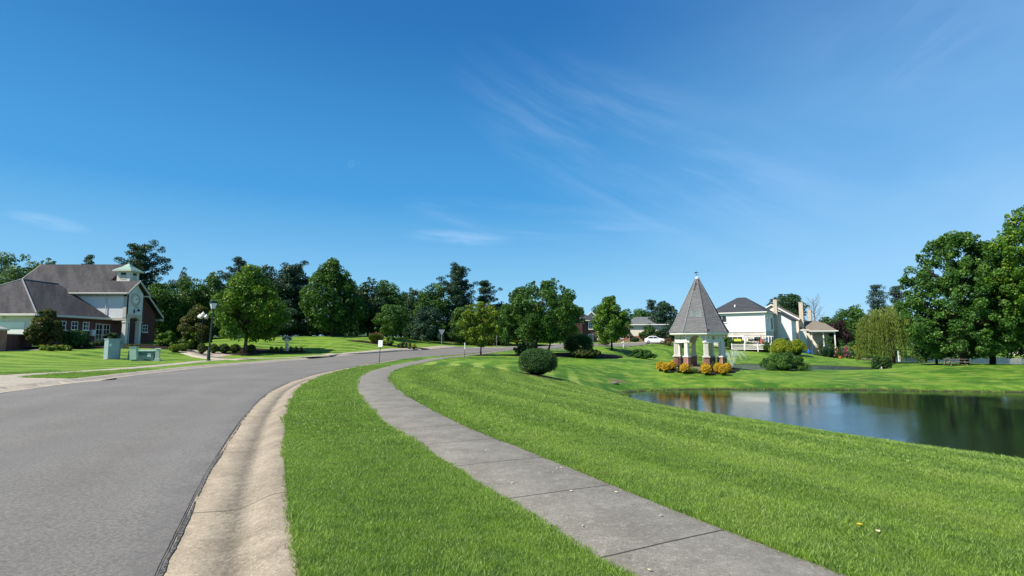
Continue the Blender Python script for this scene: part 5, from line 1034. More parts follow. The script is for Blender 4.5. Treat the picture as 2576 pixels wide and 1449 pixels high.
for k in range(8):
    Mx = face_frame(k, app); L = side/2; p_ = MB(Mx); z0_, z1_ = 2.42, 3.14
    if k in (0, 4):
        r_a = .61; n_a = 14; ar = [(r_a*math.cos(math.pi-math.pi*i/n_a), -.07, z0_+.62*math.sin(math.pi*i/n_a)) for i in range(n_a+1)]
        for i in range(n_a):       # spandrel built in strips above the arch
            (xa, _, za), (xb, _, zb_) = ar[i], ar[i+1]; p_.slab([(xa, -.07, za), (xb, -.07, zb_), (xb, -.07, z1_), (xa, -.07, z1_)], (0, .14, 0))
        p_.box(-L, -r_a, -.07, .07, z0_, z1_); p_.box(r_a, L, -.07, .07, z0_, z1_)
    else:
        hs = .07; sx_ = L-.30; rc_ = .19; zc_ = 2.82; bx_ = .40
        for sg in (-1, 1):         # square peep-holes
            c_ = sg*sx_; p_.box(c_-hs-.0, c_+hs, -.07, .07, z0_, zc_-hs); p_.box(c_-hs, c_+hs, -.07, .07, zc_+hs, z1_)
            lo, hi = (bx_, sx_-hs) if sg > 0 else (-sx_+hs, -bx_); p_.box(lo, hi, -.07, .07, z0_, z1_)
            lo, hi = (sx_+hs, L) if sg > 0 else (-L, -sx_-hs); p_.box(lo, hi, -.07, .07, z0_, z1_)
        n_c = 24                   # round opening
        for i in range(n_c):
            a0_, a1_ = 2*math.pi*i/n_c, 2*math.pi*(i+1)/n_c
            def edge(a):
                hz_ = (z1_-zc_) if math.sin(a) > 0 else (zc_-z0_); t_ = min(bx_/max(1e-6, abs(math.cos(a))), hz_/max(1e-6, abs(math.sin(a)))); return (t_*math.cos(a), -.07, zc_+t_*math.sin(a))
            p_.slab([(rc_*math.cos(a0_), -.07, zc_+rc_*math.sin(a0_)), (rc_*math.cos(a1_), -.07, zc_+rc_*math.sin(a1_)), edge(a1_), edge(a0_)], (0, .14, 0))
    p_.build('frieze_panel', M['cream_paint'], gaz)
    p_ = MB(Mx)
    if k not in (0, 4): p_.box(-L-.02, L+.02, -.11, .11, 2.36, 2.45)
    else: p_.box(-L-.02, -.61, -.11, .11, 2.36, 2.45); p_.box(.61, L+.02, -.11, .11, 2.36, 2.45)
    p_.box(-L-.03, -L+.03, -.10, -.065, 2.45, 3.14); p_.box(L-.03, L+.03, -.10, -.065, 2.45, 3.14); p_.build('frieze_trim', M['white_paint'], gaz)
    if k not in (0,):
        p_ = MB(Mx); p_.box(-L+.2, L-.2, -.02, .02, .86, .90); p_.box(-L+.2, L-.2, -.02, .02, .08, .12)
        for i in range(11): c_ = -L+.28+(2*L-.56)*i/10; p_.box(c_-.011, c_+.011, -.011, .011, .12, .86)
        p_.build('railing', M['black_metal'], gaz)
ra = 2.60/math.cos(math.pi/8)
p_ = MB(); a8 = A0-math.pi/8
p_.frustum((0, 0), ra-.14, ra, 3.10, 3.16, 8, a8); p_.frustum((0, 0), ra, ra+.02, 3.16, 3.34, 8, a8); p_.build('eave_fascia', M['white_paint'], gaz)
tip = 8.75; p_ = MB(); rings = [(ra+.07, 3.345), (ra*.895, 3.95), (ra*.05, tip)]
for (r0, z0_), (r1, z1_) in zip(rings[:-1], rings[1:]):
    nrow = 1 if z1_ < 5 else 1
    p_.frustum((0, 0), r0, r1, z0_, z1_, 8, a8, cap=False)
p_.frustum((0, 0), ra+.07, ra+.05, 3.341, 3.346, 8, a8); groof = p_.build('spire_roof', M['roof_gazebo'], gaz)
def roof_r(z): return ra*.895+(ra*.05-ra*.895)*(z-3.95)/(tip-3.95) if z > 3.95 else ra+.07+(ra*.895-ra-.07)*(z-3.345)/(3.95-3.345)
for k in range(8):
    p_ = MB(); pts = []
    for z_ in (3.36, 3.95, 5.5, 7.2, tip): r_ = roof_r(z_)+.015; x_, y_, _a = corner(k, r_); pts.append((x_, y_, z_+.01))
    p_.tube(pts, [.055, .055, .05, .045, .03], 5); p_.build('hip_cap', M['ridge_cap'] if k in (0, 7) else M['roof_gazebo'], groof)
def roof_patch(k, u0, u1, z0_, z1_, mat, name):
    out = []
    for u_, z_ in ((u0, z0_), (u1, z0_), (u1, z1_), (u0, z1_)):
        r_ = roof_r(z_); xa, ya, _a = corner(k, r_); xb, yb, _a = corner(k+1, r_); a = A0+k*math.pi/4
        out.append((xa*(1-u_)+xb*u_+.006*math.cos(a), ya*(1-u_)+yb*u_+.006*math.sin(a), z_+.003))
    p_ = MB(); a = A0+k*math.pi/4; p_.slab(out, (.012*math.cos(a), .012*math.sin(a), .004)); p_.build(name, M[mat], groof)
roof_patch(0, .16, .90, 4.78, 5.42, 'old_shingle', 'shingle_patch'); roof_patch(7, .62, .80, 6.6, 6.95, 'old_shingle', 'shingle_patch')
for u0, u1, z0_, z1_ in ((.10, .55, 8.05, 8.22), (.08, .38, 7.80, 7.92), (.02, .30, 7.55, 7.68)): roof_patch(0, u0, u1, z0_, z1_, 'iron_grate', 'missing_shingle')
roof_patch(1, .02, .14, 3.47, 3.60, 'iron_grate', 'missing_shingle')
p_ = MB(); p_.lathe((0, 0, tip-.10), [(.17, 0), (.19, .05), (.17, .14), (.10, .22), (.03, .27)], 14); p_.build('finial', M['white_paint'], gaz)
wv = MB(); wv.tube([(0, 0, tip+.1), (0, 0, tip+.72)], .014, 5); wv.tube([(-.22, 0, tip+.38), (.22, 0, tip+.38)], .012, 4); wv.tube([(0, -.22, tip+.36), (0, .22, tip+.36)], .012, 4)
wv.slab([(-.28, -.01, tip+.55), (-.12, -.01, tip+.64), (.02, -.01, tip+.60), (.26, -.01, tip+.57), (.02, -.01, tip+.54), (-.12, -.01, tip+.50)], (0, .02, 0)); wv.build('weather_vane', M['black_metal'], gaz)

# ---------------------------------------------------------------- houses
def gable_roof(parent, Mx, x0, x1, y0, y1, ze, zr, mat, over=.35, axis='x', name='roof', th_=.16):
    p_ = MB(Mx); t_ = (0, 0, -th_)
    if axis == 'x':
        ym = (y0+y1)/2; sl = (zr-ze)/(ym-y0); e_ = ze-over*sl
        p_.slab([(x0-over, y0-over, e_), (x1+over, y0-over, e_), (x1+over, ym, zr), (x0-over, ym, zr)], t_); p_.slab([(x0-over, ym+.003, zr), (x1+over, ym+.003, zr), (x1+over, y1+over, e_), (x0-over, y1+over, e_)], t_)
    else:
        xm = (x0+x1)/2; sl = (zr-ze)/(xm-x0); e_ = ze-over*sl
        p_.slab([(x0-over, y0-over, e_), (xm, y0-over, zr), (xm, y1+over, zr), (x0-over, y1+over, e_)], t_); p_.slab([(xm+.003, y0-over, zr), (x1+over, y0-over, e_), (x1+over, y1+over, e_), (xm+.003, y1+over, zr)], t_)
    return p_.build(name, M[mat], parent)
def gable_end(Mx, x0, x1, y, ze, zr, mat, parent, th_=.15, name='gable_wall'):
    p_ = MB(Mx); p_.slab([(x0, y, ze), (x1, y, ze), ((x0+x1)/2, y, zr)], (0, th_, 0)); return p_.build(name, M[mat], parent)
def rakes(parent, Mx, x0, x1, y, ze, zr, over=.35, mat='white_paint'):
    xm = (x0+x1)/2; sl = (zr-ze)/(xm-x0); e_ = ze-over*sl; p_ = MB(Mx)
    for sg in (-1, 1):
        xe = x0-over if sg < 0 else x1+over; p_.slab([(xe, y-over-.04, e_+.03), (xm+sg*.002, y-over-.04, zr+.03), (xm+sg*.002, y-over-.04, zr-.27), (xe, y-over-.04, e_-.27)], (0, .035, 0))
    p_.build('bargeboard', M[mat], parent)
def hip_roof(parent, Mx, x0, x1, y0, y1, ze, zr, inset, mat, over=.4, name='roof', ridge='x'):
    X0, X1, Y0, Y1 = x0-over, x1+over, y0-over, y1+over; p_ = MB(Mx)
    if ridge == 'x': a, b = ((X0+inset, (Y0+Y1)/2, zr), (X1-inset, (Y0+Y1)/2, zr))
    else: a, b = (((X0+X1)/2, Y0+inset, zr), ((X0+X1)/2, Y1-inset, zr))
    c0_, c1_, c2_, c3_ = (X0, Y0, ze), (X1, Y0, ze), (X1, Y1, ze), (X0, Y1, ze)
    if ridge == 'x': fs = [[c0_, c1_, b, a], [c1_, c2_, b], [c2_, c3_, a, b], [c3_, c0_, a]]
    else: fs = [[c0_, c1_, a], [c1_, c2_, b, a], [c2_, c3_, b], [c3_, c0_, a, b]]
    vs = [c0_, c1_, c2_, c3_, a, b]; ix = {v: i for i, v in enumerate(vs)}
    p_.add(vs, [tuple(ix[q] for q in f) for f in fs] + [(3, 2, 1, 0)]); o = p_.build(name, M[mat], parent)
    g_ = MB(Mx); g_.box(X0, X1, Y0-.12, Y0-.01, ze-.16, ze+.03); g_.box(X1+.01, X1+.12, Y0-.12, Y1, ze-.16, ze+.03); g_.build('gutter', M['white_paint'], parent); return o
def gz(px, d): return AT(px, d)
# white house with deck
d_A = 107.5; xA = (1927-CX)/F_PX*cp*d_A; zA = G(xA, d_A)-.1; FA = frame((xA, d_A, zA), R(-36.9)); hA = empty('white_house', (0, 0, 0), 'white sided two-storey house with dark hipped roof and pale stone ground floor', 'house')
eA = PZ(1927, 784, d_A)[2]-zA; rA = PZ(1872, 747, 113)[2]-zA
p_ = MB(FA); p_.box(-10.9, 0, 0, 9.6, eA*.50, eA); p_.build('siding_wall', M['siding_cream'], hA)
p_ = MB(FA); p_.box(-10.85, -.05, .05, 9.55, -1.5, eA*.50-.01); p_.build('stone_wall', M['brick_pale'], hA)
hip_roof(hA, FA, -10.9, 0, 0, 9.6, eA, rA, 5.0, 'roof_slate')
p_ = MB(FA); p_.box(-10.95, .05, -.05, -.005, eA*.50-.16, eA*.50+.05); p_.box(-10.9, 0, -.03, -.002, eA-.35, eA-.02); p_.box(-.14, .03, -.03, .02, eA*.5, eA-.3); p_.build('trim', M['white_paint'], hA)
window(hA, FA @ at_face(-8.35, 0, eA-1.30, 0), 2.0, 1.5, 2, 1, .12); window(hA, FA @ at_face(-5.9, .05, 1.95, 0), 3.3, 2.1, 3, 1, .22); window(hA, FA @ at_face(-1.6, .05, 2.0, 0), 1.5, 2.0, 1, 1, .16)
window(hA, FA @ at_face(0, 2.6, eA-1.5, R(90)), .9, 1.7, 1, 2); window(hA, FA @ at_face(0, 6.3, eA-2.2, R(90)), 1.7, 2.6, 2, 2); window(hA, FA @ at_face(-.05, 6.3, 1.6, R(90)), 1.7, 2.2, 2, 2)
window(hA, FA @ at_face(-.05, 2.6, 1.4, R(90)), 1.4, 2.3, 2, 1, name='patio_door', sill=False)
p_ = MB(FA); p_.box(-6.2, -5.95, 1.5, 1.75, eA+1.2, eA+1.75); p_.build('roof_vent', M['white_paint'], hA)
p_ = MB(FA); p_.box(-.04, .06, -.10, 0, 0, eA-.2); p_.build('downspout', M['white_paint'], hA)
# rear wing of the white house with gable and stone chimney
p_ = MB(FA); p_.box(-2.0, 3.2, 9.7, 15.5, -1.5, eA-1.2); p_.build('rear_wing', M['siding_cream'], hA); gable_end(FA, -2.0, 3.2, 9.7, eA-1.2, eA+.5, 'siding_cream', hA); gable_roof(hA, FA, -2.0, 3.2, 9.7, 15.5, eA-1.2, eA+.5, 'roof_slate', .3, 'y', name='rear_roof')
window(hA, FA @ at_face(1.6, 9.7, 1.8, 0), 1.8, 1.6, 3, 1)
ch = MB(FA); ch.box(.02, .75, 8.6, 9.6, -1.5, eA*.62); ch.slab([(.02, 8.6, eA*.62), (.75, 8.6, eA*.62), (.75, 9.6, eA*.62), (.02, 9.6, eA*.62)], (0, 0, rA-eA*.62-.4)); ch.build('chimney', M['brick_tan'], hA); ch = MB(FA); ch.box(-.02, .80, 8.55, 9.65, rA-.4, rA-.28); ch.box(.18, .58, 8.8, 9.4, rA-.28, rA+.05); ch.build('chimney_cap', M['black_metal'], hA)
# deck
dk = empty('deck', (0, 0, 0), 'white railed wooden deck with pergola at the corner of the white house', 'deck')
p_ = MB(FA); p_.box(-5.8, 1.6, -3.6, -.15, .25, .40); p_.build('deck_floor', M['white_paint'], dk)
for x_, y_ in ((-5.7, -3.5), (-3.3, -3.5), (-.8, -3.5), (1.5, -3.5), (1.5, -.4), (-5.7, -.4)): p_ = MB(FA); p_.box(x_-.08, x_+.08, y_-.08, y_+.08, -1.6, 1.45); p_.build('post', M['white_paint'], dk)
p_ = MB(FA); p_.box(-5.7, 1.5, -3.54, -3.46, 1.22, 1.30); p_.box(-5.7, 1.5, -3.54, -3.46, .55, .61); p_.box(1.46, 1.54, -3.5, -.4, 1.22, 1.30)
for i in range(46): c_ = -5.6+7.0*i/45; p_.box(c_-.022, c_+.022, -3.52, -3.48, .61, 1.22)
p_.build('railing', M['white_paint'], dk)
for x_, y_ in ((-3.3, -3.1), (1.1, -3.1), (-3.3, -.5), (1.1, -.5)): p_ = MB(FA); p_.box(x_-.07, x_+.07, y_-.07, y_+.07, .4, 2.75); p_.build('pergola_post', M['white_paint'], dk)
p_ = MB(FA); p_.box(-3.6, 1.5, -3.18, -3.02, 2.75, 2.9); p_.box(-3.6, 1.5, -.58, -.42, 2.75, 2.9)
for i in range(9): c_ = -3.4+4.7*i/8; p_.box(c_-.03, c_+.03, -3.4, -.25, 2.91, 3.02)
p_.build('pergola', M['white_paint'], dk)
sw = empty('porch_swing', (0, 0, 0), 'light cushioned swing bench hanging under the pergola', 'swing'); p_ = MB(FA); p_.slab([(-2.9, -2.1, 1.0), (-.9, -2.1, 1.0), (-.9, -1.95, 1.9), (-2.9, -1.95, 1.9)], (0, .08, 0)); p_.build('backrest', M['fabric_grey'], sw)
p_ = MB(FA); p_.box(-2.9, -.9, -2.7, -2.1, .88, .99); p_.build('seat', M['fabric_grey'], sw); p_ = MB(FA)
for x_ in (-2.85, -.95): p_.tube([(x_, -2.2, 1.0), (x_, -2.2, 2.8)], .02, 4)
p_.build('chain', M['galvanised'], sw)
fg = MB(FA); fg.slab([(-5.3, -3.2, 1.9), (-3.9, -3.2, 1.9), (-3.9, -3.2, 2.35), (-5.3, -3.2, 2.35)], (0, .02, 0)); tag(fg.build('hanging_banner', M['yellow_cloth']), 'yellow-green banner hanging at the left end of the deck', 'banner')
fg = MB(FA); fg.slab([(-.5, -3.3, 1.5), (-.15, -3.3, 1.45), (.05, -3.3, 1.7), (-.2, -3.3, 3.1)], (0, .03, 0)); tag(fg.build('folded_flag', M['red_cloth']), 'furled red and white flag on the deck', 'flag')
# cream house with gable and chimneys
d_B = 121; xB = (2011-CX)/F_PX*cp*d_B; zB = G(xB, d_B)-.1; FB = frame((xB, d_B, zB), R(-36.9)); hB = empty('cream_house', (0, 0, 0), 'cream gabled house with tall chimneys behind the white house', 'house')
eB = PZ(2013, 800, d_B)[2]-zB; rB = PZ(1946, 765, 124)[2]-zB
p_ = MB(FB); p_.box(-10.8, 0, 0, 9, -1.5, eB); p_.build('wall', M['cream_wall'], hB); gable_end(FB, -10.8, 0, 0, eB, rB, 'cream_wall', hB); gable_roof(hB, FB, -10.8, 0, 0, 9, eB, rB, 'roof_tan', .4, 'y'); rakes(hB, FB, -10.8, 0, 0, eB, rB, .4)
p_ = MB(FB); p_.box(-6.5, -1.2, -2.6, -.02, -1.5, eB*.42); p_.build('brick_wing', M['brick_tan'], hB); p_ = MB(FB); p_.slab([(-6.9, -3.0, eB*.62), (-.7, -3.0, eB*.36), (-.7, -.05, eB*.36), (-6.9, -.05, eB*.62)], (0, 0, -.16)); p_.build('wing_roof', M['roof_tan'], hB)
p_ = MB(FB); p_.slab([(-6.5, -2.58, eB*.42), (-1.2, -2.58, eB*.42), (-1.2, -2.58, eB*.34), (-6.5, -2.58, eB*.585)], (0, .1, 0)); p_.build('wing_gable', M['brick_tan'], hB)
p_ = MB(FB); p_.slab([(-6.9, -3.05, eB*.62+.03), (-.7, -3.05, eB*.36+.03), (-.7, -3.05, eB*.36-.28), (-6.9, -3.05, eB*.62-.28)], (0, .04, 0)); p_.build('wing_bargeboard', M['white_paint'], hB)
ch = MB(FB); ch.box(.02, .85, 1.5, 2.6, -1.5, rB+.2); ch.build('chimney', M['brick_tan'], hB); ch = MB(FB); ch.box(-.05, .92, 1.43, 2.67, rB+.2, rB+.34); ch.build('chimney_cap', M['stone_cap'], hB)
window(hB, FB @ at_face(0, 5.2, eB-1.4, R(90)), .9, 1.7, 1, 1); window(hB, FB @ at_face(0, 4.3, 1.6, R(90)), 1.9, 2.1, 3, 1, name='patio_door')
ch2 = MB(FB); ch2.box(.5, 1.2, 11.0, 12.0, 2.0, rB-1.0); ch2.build('chimney', M['brick_tan'], hB)
p_ = MB(FB); p_.box(-8, .6, 9.02, 15, -1.5, eB-1.5); p_.build('rear_wall', M['cream_wall'], hB); hip_roof(hB, FB, -8, .6, 9.05, 15, eB-1.5, eB+1.4, 3.4, 'roof_tan', .3, name='rear_roof')
# pavilion house
d_C = 117; xC = (2073-CX)/F_PX*cp*d_C; zC = G(xC, d_C); FC = frame((xC, d_C, zC), R(-25)); hC = empty('pavilion', (0, 0, 0), 'open garden pavilion with low tan hipped roof right of the cream house', 'pavilion')
eC = PZ(2073, 832, d_C)[2]-zC; rC = PZ(2065, 812, d_C+2)[2]-zC
hip_roof(hC, FC, -2.4, 2.2, 0, 4.2, eC, rC, 2.2, 'roof_tan', .45)
for x_, y_ in ((-2.3, .1), (-.05, .1), (2.1, .1), (2.1, 4.1), (-2.3, 4.1)): p_ = MB(FC); p_.box(x_-.11, x_+.11, y_-.11, y_+.11, -.5, eC-.2); p_.build('column', M['white_paint'], hC)
p_ = MB(FC); p_.box(-2.45, 2.25, 0, .14, eC-.42, eC-.17); p_.box(-2.1, 2.0, 3.9, 4.1, -.3, .9); p_.build('beam', M['white_paint'], hC)
hD = empty('garden_house', (0, 0, 0), 'low house with cream porch wall and tan roof behind the pavilion', 'house'); FD = frame((xC-3.3, d_C+5, zC), R(-25))
p_ = MB(FD); p_.box(-3.2, 7.5, 0, 6, -1, eC+.3); p_.build('wall', M['cream_wall'], hD); hip_roof(hD, FD, -3.2, 7.5, 0, 6, eC+.3, eC+2.4, 3.2, 'roof_tan', .3)
p_ = MB(FD); p_.box(.3, 1.7, -5.2, -.02, -1, eC-.1); p_.build('porch_wall', M['cream_paint'], hD); p_ = MB(FD); p_.box(-1.6, .1, -.09, -.01, .0, 2.2); p_.build('doorway', M['dark_interior'], hD)
# small brick house with grey hip roof, left of the spruce
d_F = 124; FF = frame((*AT(1640, d_F)[:2], G(*AT(1640, d_F)[:2])-.1), R(-12)); hF = empty('bungalow', (0, 0, 0), 'low cream and brick house with grey hipped roof left of the dark spruce', 'house')
eF = PZ(1620, 816, d_F)[2]-FF.translation.z; rF = PZ(1620, 797, d_F+3)[2]-FF.translation.z
p_ = MB(FF); p_.box(-6.2, 5, 0, 7, 1.3, eF); p_.build('wall', M['cream_wall'], hF); p_ = MB(FF); p_.box(-6.2, 5, -.03, 7, -1.2, 1.3); p_.build('brick_base', M['brick_red'], hF)
hip_roof(hF, FF, -6.2, 5, 0, 7, eF, rF, 3.2, 'roof_grey', .5)
e2 = PZ(1598, 832, 121)[2]-FF.translation.z; r2 = PZ(1598, 810, 121)[2]-FF.translation.z
p_ = MB(FF); p_.box(-8.6, -5.0, -3.2, -.04, -1.2, e2); p_.build('brick_wing', M['brick_red'], hF); gable_end(FF, -8.6, -5.0, -3.2, e2, r2, 'brick_red', hF); gable_roof(hF, FF, -8.6, -5.0, -3.2, -.04, e2, r2, 'roof_tan', .25, 'y', name='wing_roof')
window(hF, FF @ at_face(-6.8, -3.2, 1.3, 0), .8, 1.4, 2, 2, mat='cream_paint')
# brick house behind the central tree
d_E = 118; FE = frame((*AT(1502, d_E)[:2], G(*AT(1502, d_E)[:2])-.1), R(8)); hE = empty('brick_house', (0, 0, 0), 'dark red brick two-storey house with blue-grey roof half hidden by the central tree', 'house')
eE = PZ(1490, 806, d_E)[2]-FE.translation.z; rE = PZ(1450, 782, d_E+4)[2]-FE.translation.z
p_ = MB(FE); p_.box(-11, 0, 0, 9, -1.5, eE); p_.build('wall', M['brick_dark'], hE); hip_roof(hE, FE, -11, 0, 0, 9, eE, rE+.4, 4.5, 'roof_slate', .35)
for x_ in (-4.0, -1.4):
    window(hE, FE @ at_face(x_, 0, eE-1.2, 0), 1.1, 1.6, 2, 2, .12); window(hE, FE @ at_face(x_, 0, eE-3.9, 0), 1.1, 1.8, 2, 2, .12)
    p_ = MB(FE); p_.box(x_-.95, x_-.62, -.05, -.005, eE-2.0, eE-.4); p_.box(x_+.62, x_+.95, -.05, -.005, eE-2.0, eE-.4); p_.build('shutter', M['black_metal'], hE)
p_ = MB(FE); p_.box(-6.9, -3.6, -1.2, -.02, -1.5, eE-.2); p_.build('bay_wall', M['brick_dark'], hE); gable_end(FE, -6.9, -3.6, -1.2, eE-.2, eE+1.9, 'brick_dark', hE); gable_roof(hE, FE, -6.9, -3.6, -1.2, 3.5, eE-.2, eE+1.9, 'roof_slate', .25, 'y', name='bay_roof'); rakes(hE, FE, -6.9, -3.6, -1.2, eE-.2, eE+1.9, .25)
d_G = 133; FG = frame((*AT(1512, d_G)[:2], G(*AT(1512, d_G)[:2])-.1), R(-5)); hG = empty('gabled_house', (0, 0, 0), 'pale gable of a house peeking out behind the dark brick house', 'house'); eG = PZ(1500, 804, d_G)[2]-FG.translation.z; rG = PZ(1490, 783, d_G)[2]-FG.translation.z
p_ = MB(FG); p_.box(-4.6, 0, 0, 8, -1.5, eG); p_.build('wall', M['cream_wall'], hG); gable_end(FG, -4.6, 0, 0, eG, rG, 'cream_wall', hG); gable_roof(hG, FG, -4.6, 0, 0, 8, eG, rG, 'roof_tan', .35, 'y'); rakes(hG, FG, -4.6, 0, 0, eG, rG, .35)
# tan garage behind the tree row, dark house behind the junction
x_, y_, z_ = AT(905, 118); FH = frame((x_, y_, z_), R(14)); hH = empty('tan_garage', (0, 0, 0), 'low tan wall of a garage glimpsed under the tree row', 'house'); p_ = MB(FH); p_.box(-3.4, 3.2, 0, 5, -1, PZ(905, 829, 118)[2]-z_); p_.build('wall', M['cream_wall'], hH); gable_roof(hH, FH, -3.4, 3.2, 0, 5, PZ(905, 829, 118)[2]-z_, PZ(905, 818, 118)[2]-z_, 'roof_tan', .3)
x_, y_, z_ = AT(1285, 122); FI = frame((x_, y_, z_), R(4)); hI = empty('dark_brick_house', (0, 0, 0), 'shaded brick house under the trees beyond the junction', 'house'); hh_ = PZ(1285, 800, 122)[2]-z_; p_ = MB(FI); p_.box(-7, 7, 0, 8, -1, hh_); p_.build('wall', M['brick_dark'], hI); gable_roof(hI, FI, -7, 7, 0, 8, hh_, PZ(1285, 763, 122)[2]-z_, 'roof_brown', .4)
for x2 in (-4, 0, 4): window(hI, FI @ at_face(x2, 0, hh_-1.2, 0), 1.2, 1.5, 2, 2, .12)
x_, y_, z_ = AT(1258, 95.5); pl = MB(frame((x_, y_, z_), R(3))); pl.box(-1.4, 1.2, 0, .5, -.3, .36); pl.box(-1.45, 1.25, -.06, .56, .36, .46); tag(pl.build('planter_wall', M['white_paint']), 'low white planter wall behind the junction lawn', 'planter')

# ---------------------------------------------------------------- street furniture
def facing(x, y): return math.atan2(y, x) - math.pi/2      # local -y looks back to the walk
def lantern(px, d, label):
    x, y, z = AT(px, d); zt = PZ(px+7, 756, d)[2]-z; r = empty('street_lamp', (x, y, z), label, 'street lamp'); lean = .14*1.0
    p_ = MB(); p_.lathe((0, 0, -.1), [(.16, 0), (.16, .12), (.13, .20), (.105, .9), (.085, 1.0), (.075, 1.05)], 14); p_.tube([(0, 0, .9), (lean*.5, 0, zt*.5), (lean, 0, zt-.82)], [.07, .062, .05], 10); p_.lathe((lean, 0, zt-.86), [(.06, 0), (.10, .05), (.06, .10), (.13, .16)], 12); p_.build('post', M['dark_green_metal'], r, smooth=False)
    fr = facing(x, y)+R(20); Mx = Matrix.Translation((lean, 0, 0)) @ Matrix.Rotation(fr, 4, 'Z')
    p_ = MB(Mx); p_.frustum((0, 0), .15, .30, zt-.68, zt-.22, 4); p_.build('lantern_glass', M['lamp_glass'], r)
    p_ = MB(Mx)
    for sx in (-1, 1):
        for sy in (-1, 1): p_.tube([(sx*.107, sy*.107, zt-.69), (sx*.214, sy*.214, zt-.21)], .016, 4)
    p_.frustum((0, 0), .20, .18, zt-.72, zt-.68, 4); p_.frustum((0, 0), .36, .36, zt-.22, zt-.15, 4); p_.frustum((0, 0), .31, .27, zt-.15, zt-.07, 4); p_.frustum((0, 0), .29, .08, zt-.07, zt, 4); p_.build('lantern_cap', M['black_metal'], r)
lantern(527, 42.3, 'black street lamp with a four-sided lantern on the verge by the kerb')
x, y, z = AT(507, 55.5); zt = PZ(507, 798, 55.5)[2]-z; r = empty('globe_lamp', (x, y, z), 'dark post lamp with a cluster of white globes beside the bronze magnolia', 'street lamp')
p_ = MB(); p_.lathe((0, 0, -.1), [(.16, 0), (.15, .3), (.08, .45), (.07, 1.0)], 12); p_.tube([(0, 0, .8), (0, 0, zt-.1)], [.07, .055], 8); p_.tube([(-.34, 0, zt-.14), (0, 0, zt-.30), (.34, 0, zt-.18)], .03, 6); p_.tube([(0, -.35, zt-.16), (0, 0, zt-.34)], .03, 6); p_.build('post', M['black_metal'], r)
for gx_, gy_, gz_ in ((-.34, 0, -.14), (.34, 0, -.18), (0, 0, .08), (0, -.34, -.18)):
    p_ = MB(); p_.lathe((gx_, gy_, zt+gz_), [(.08, 0), (.16, .05), (.21, .15), (.21, .24), (.16, .34), (.08, .40), (.03, .47), (.015, .52)], 14); p_.build('globe', M['frosted_lamp'], r, smooth=True)
def text_obj(body, size, loc, rot, mat, parent, depth=.004, name='lettering', sx=1.0):
    cu_ = bpy.data.curves.new(name, 'FONT'); cu_.body = body; cu_.size = size; cu_.extrude = depth; cu_.align_x = 'CENTER'; cu_.align_y = 'CENTER'; cu_.resolution_u = 2
    to = bpy.data.objects.new(name, cu_); C.objects.link(to); dg = bpy.context.evaluated_depsgraph_get(); me = bpy.data.meshes.new_from_object(to.evaluated_get(dg)); bpy.data.objects.remove(to)
    o = link_mesh(name, me, M[mat], parent); o.matrix_local = Matrix.Translation(loc) @ rot @ Matrix.Diagonal((sx, 1, 1, 1)); return o
up_ = Matrix.Rotation(math.pi/2, 4, 'X')
# small white regulation sign by the kerb
x, y, z = AT(955.5, 40.3); r = empty('road_sign', (x, y, z), 'white regulation sign on a short black post between walk and road', 'sign'); fa = facing(x, y)-R(33)
hs_ = PZ(957, 856, 40.3)[2]-z; tl = .06
p_ = MB(); p_.tube([(0, 0, -.2), (tl*.6, 0, hs_*.6), (tl, 0, hs_-.05)], .028, 4); p_.build('post', M['black_metal'], r)
Mx = Matrix.Translation((tl, -.03, hs_-.245)) @ Matrix.Rotation(fa, 4, 'Z'); p_ = MB(Mx); rr0 = .035; pts = []
for cx2, cz2, a0_ in ((.185-rr0, .245-rr0, 0), (-.185+rr0, .245-rr0, 90), (-.185+rr0, -.245+rr0, 180), (.185-rr0, -.245+rr0, 270)):
    pts += [(cx2+rr0*math.cos(R(a0_+q)), -.015, cz2+rr0*math.sin(R(a0_+q))) for q in (0, 30, 60, 90)]
p_.slab(pts, (0, .006, 0)); plate = p_.build('sign_plate', M['sign_white'], r)
for txt, zz, sz in (('NO', .14, .085), ('PARKING', .035, .060), ('ANY', -.065, .055), ('TIME', -.145, .050)): text_obj(txt, sz, (0, 0, 0), Mx @ Matrix.Translation((0, -.017, zz)) @ up_, 'sign_ink', plate, .001)
# thin marker post
x, y, z = AT(1169, 52); hs_ = PZ(1170, 862, 52)[2]-z; r = empty('marker_post', (x, y, z), 'thin marker post with a white upper half on the lawn edge', 'post'); p_ = MB(); p_.tube([(0, 0, -.2), (.01, 0, hs_*.55)], .022, 6); p_.build('lower_post', M['dark_green_metal'], r); p_ = MB(); p_.box(-.03, .05, -.03, .03, hs_*.55, hs_); p_.build('upper_post', M['sign_white'], r)
# yield sign seen from behind, far signpost
x, y, z = AT(1111, 76.8); hs_ = PZ(1111, 829, 76.8)[2]-z; r = empty('yield_sign', (x, y, z), 'triangular give-way sign seen from behind at the junction', 'sign'); p_ = MB(); p_.tube([(0, 0, -.2), (0, 0, hs_-.1)], .035, 6); p_.build('post', M['galvanised'], r)
p_ = MB(Matrix.Rotation(R(10), 4, 'Z')); p_.slab([(-.46, -.06, hs_), (.46, -.06, hs_), (.05, -.06, hs_-.80), (-.05, -.06, hs_-.80)], (0, .02, 0)); p_.build('sign_plate', M['galvanised'], r)
x, y, z = AT(1249, 88.5); hs_ = PZ(1249, 842, 88.5)[2]-z; r = empty('signpost', (x, y, z), 'narrow grey signpost seen edge-on across the junction', 'sign'); p_ = MB(); p_.tube([(0, 0, -.2), (0, 0, hs_)], .035, 6); p_.build('post', M['galvanised'], r); p_ = MB(); p_.box(-.05, .07, -.2, .2, hs_-.55, hs_-.05); p_.build('sign_plate', M['galvanised'], r)
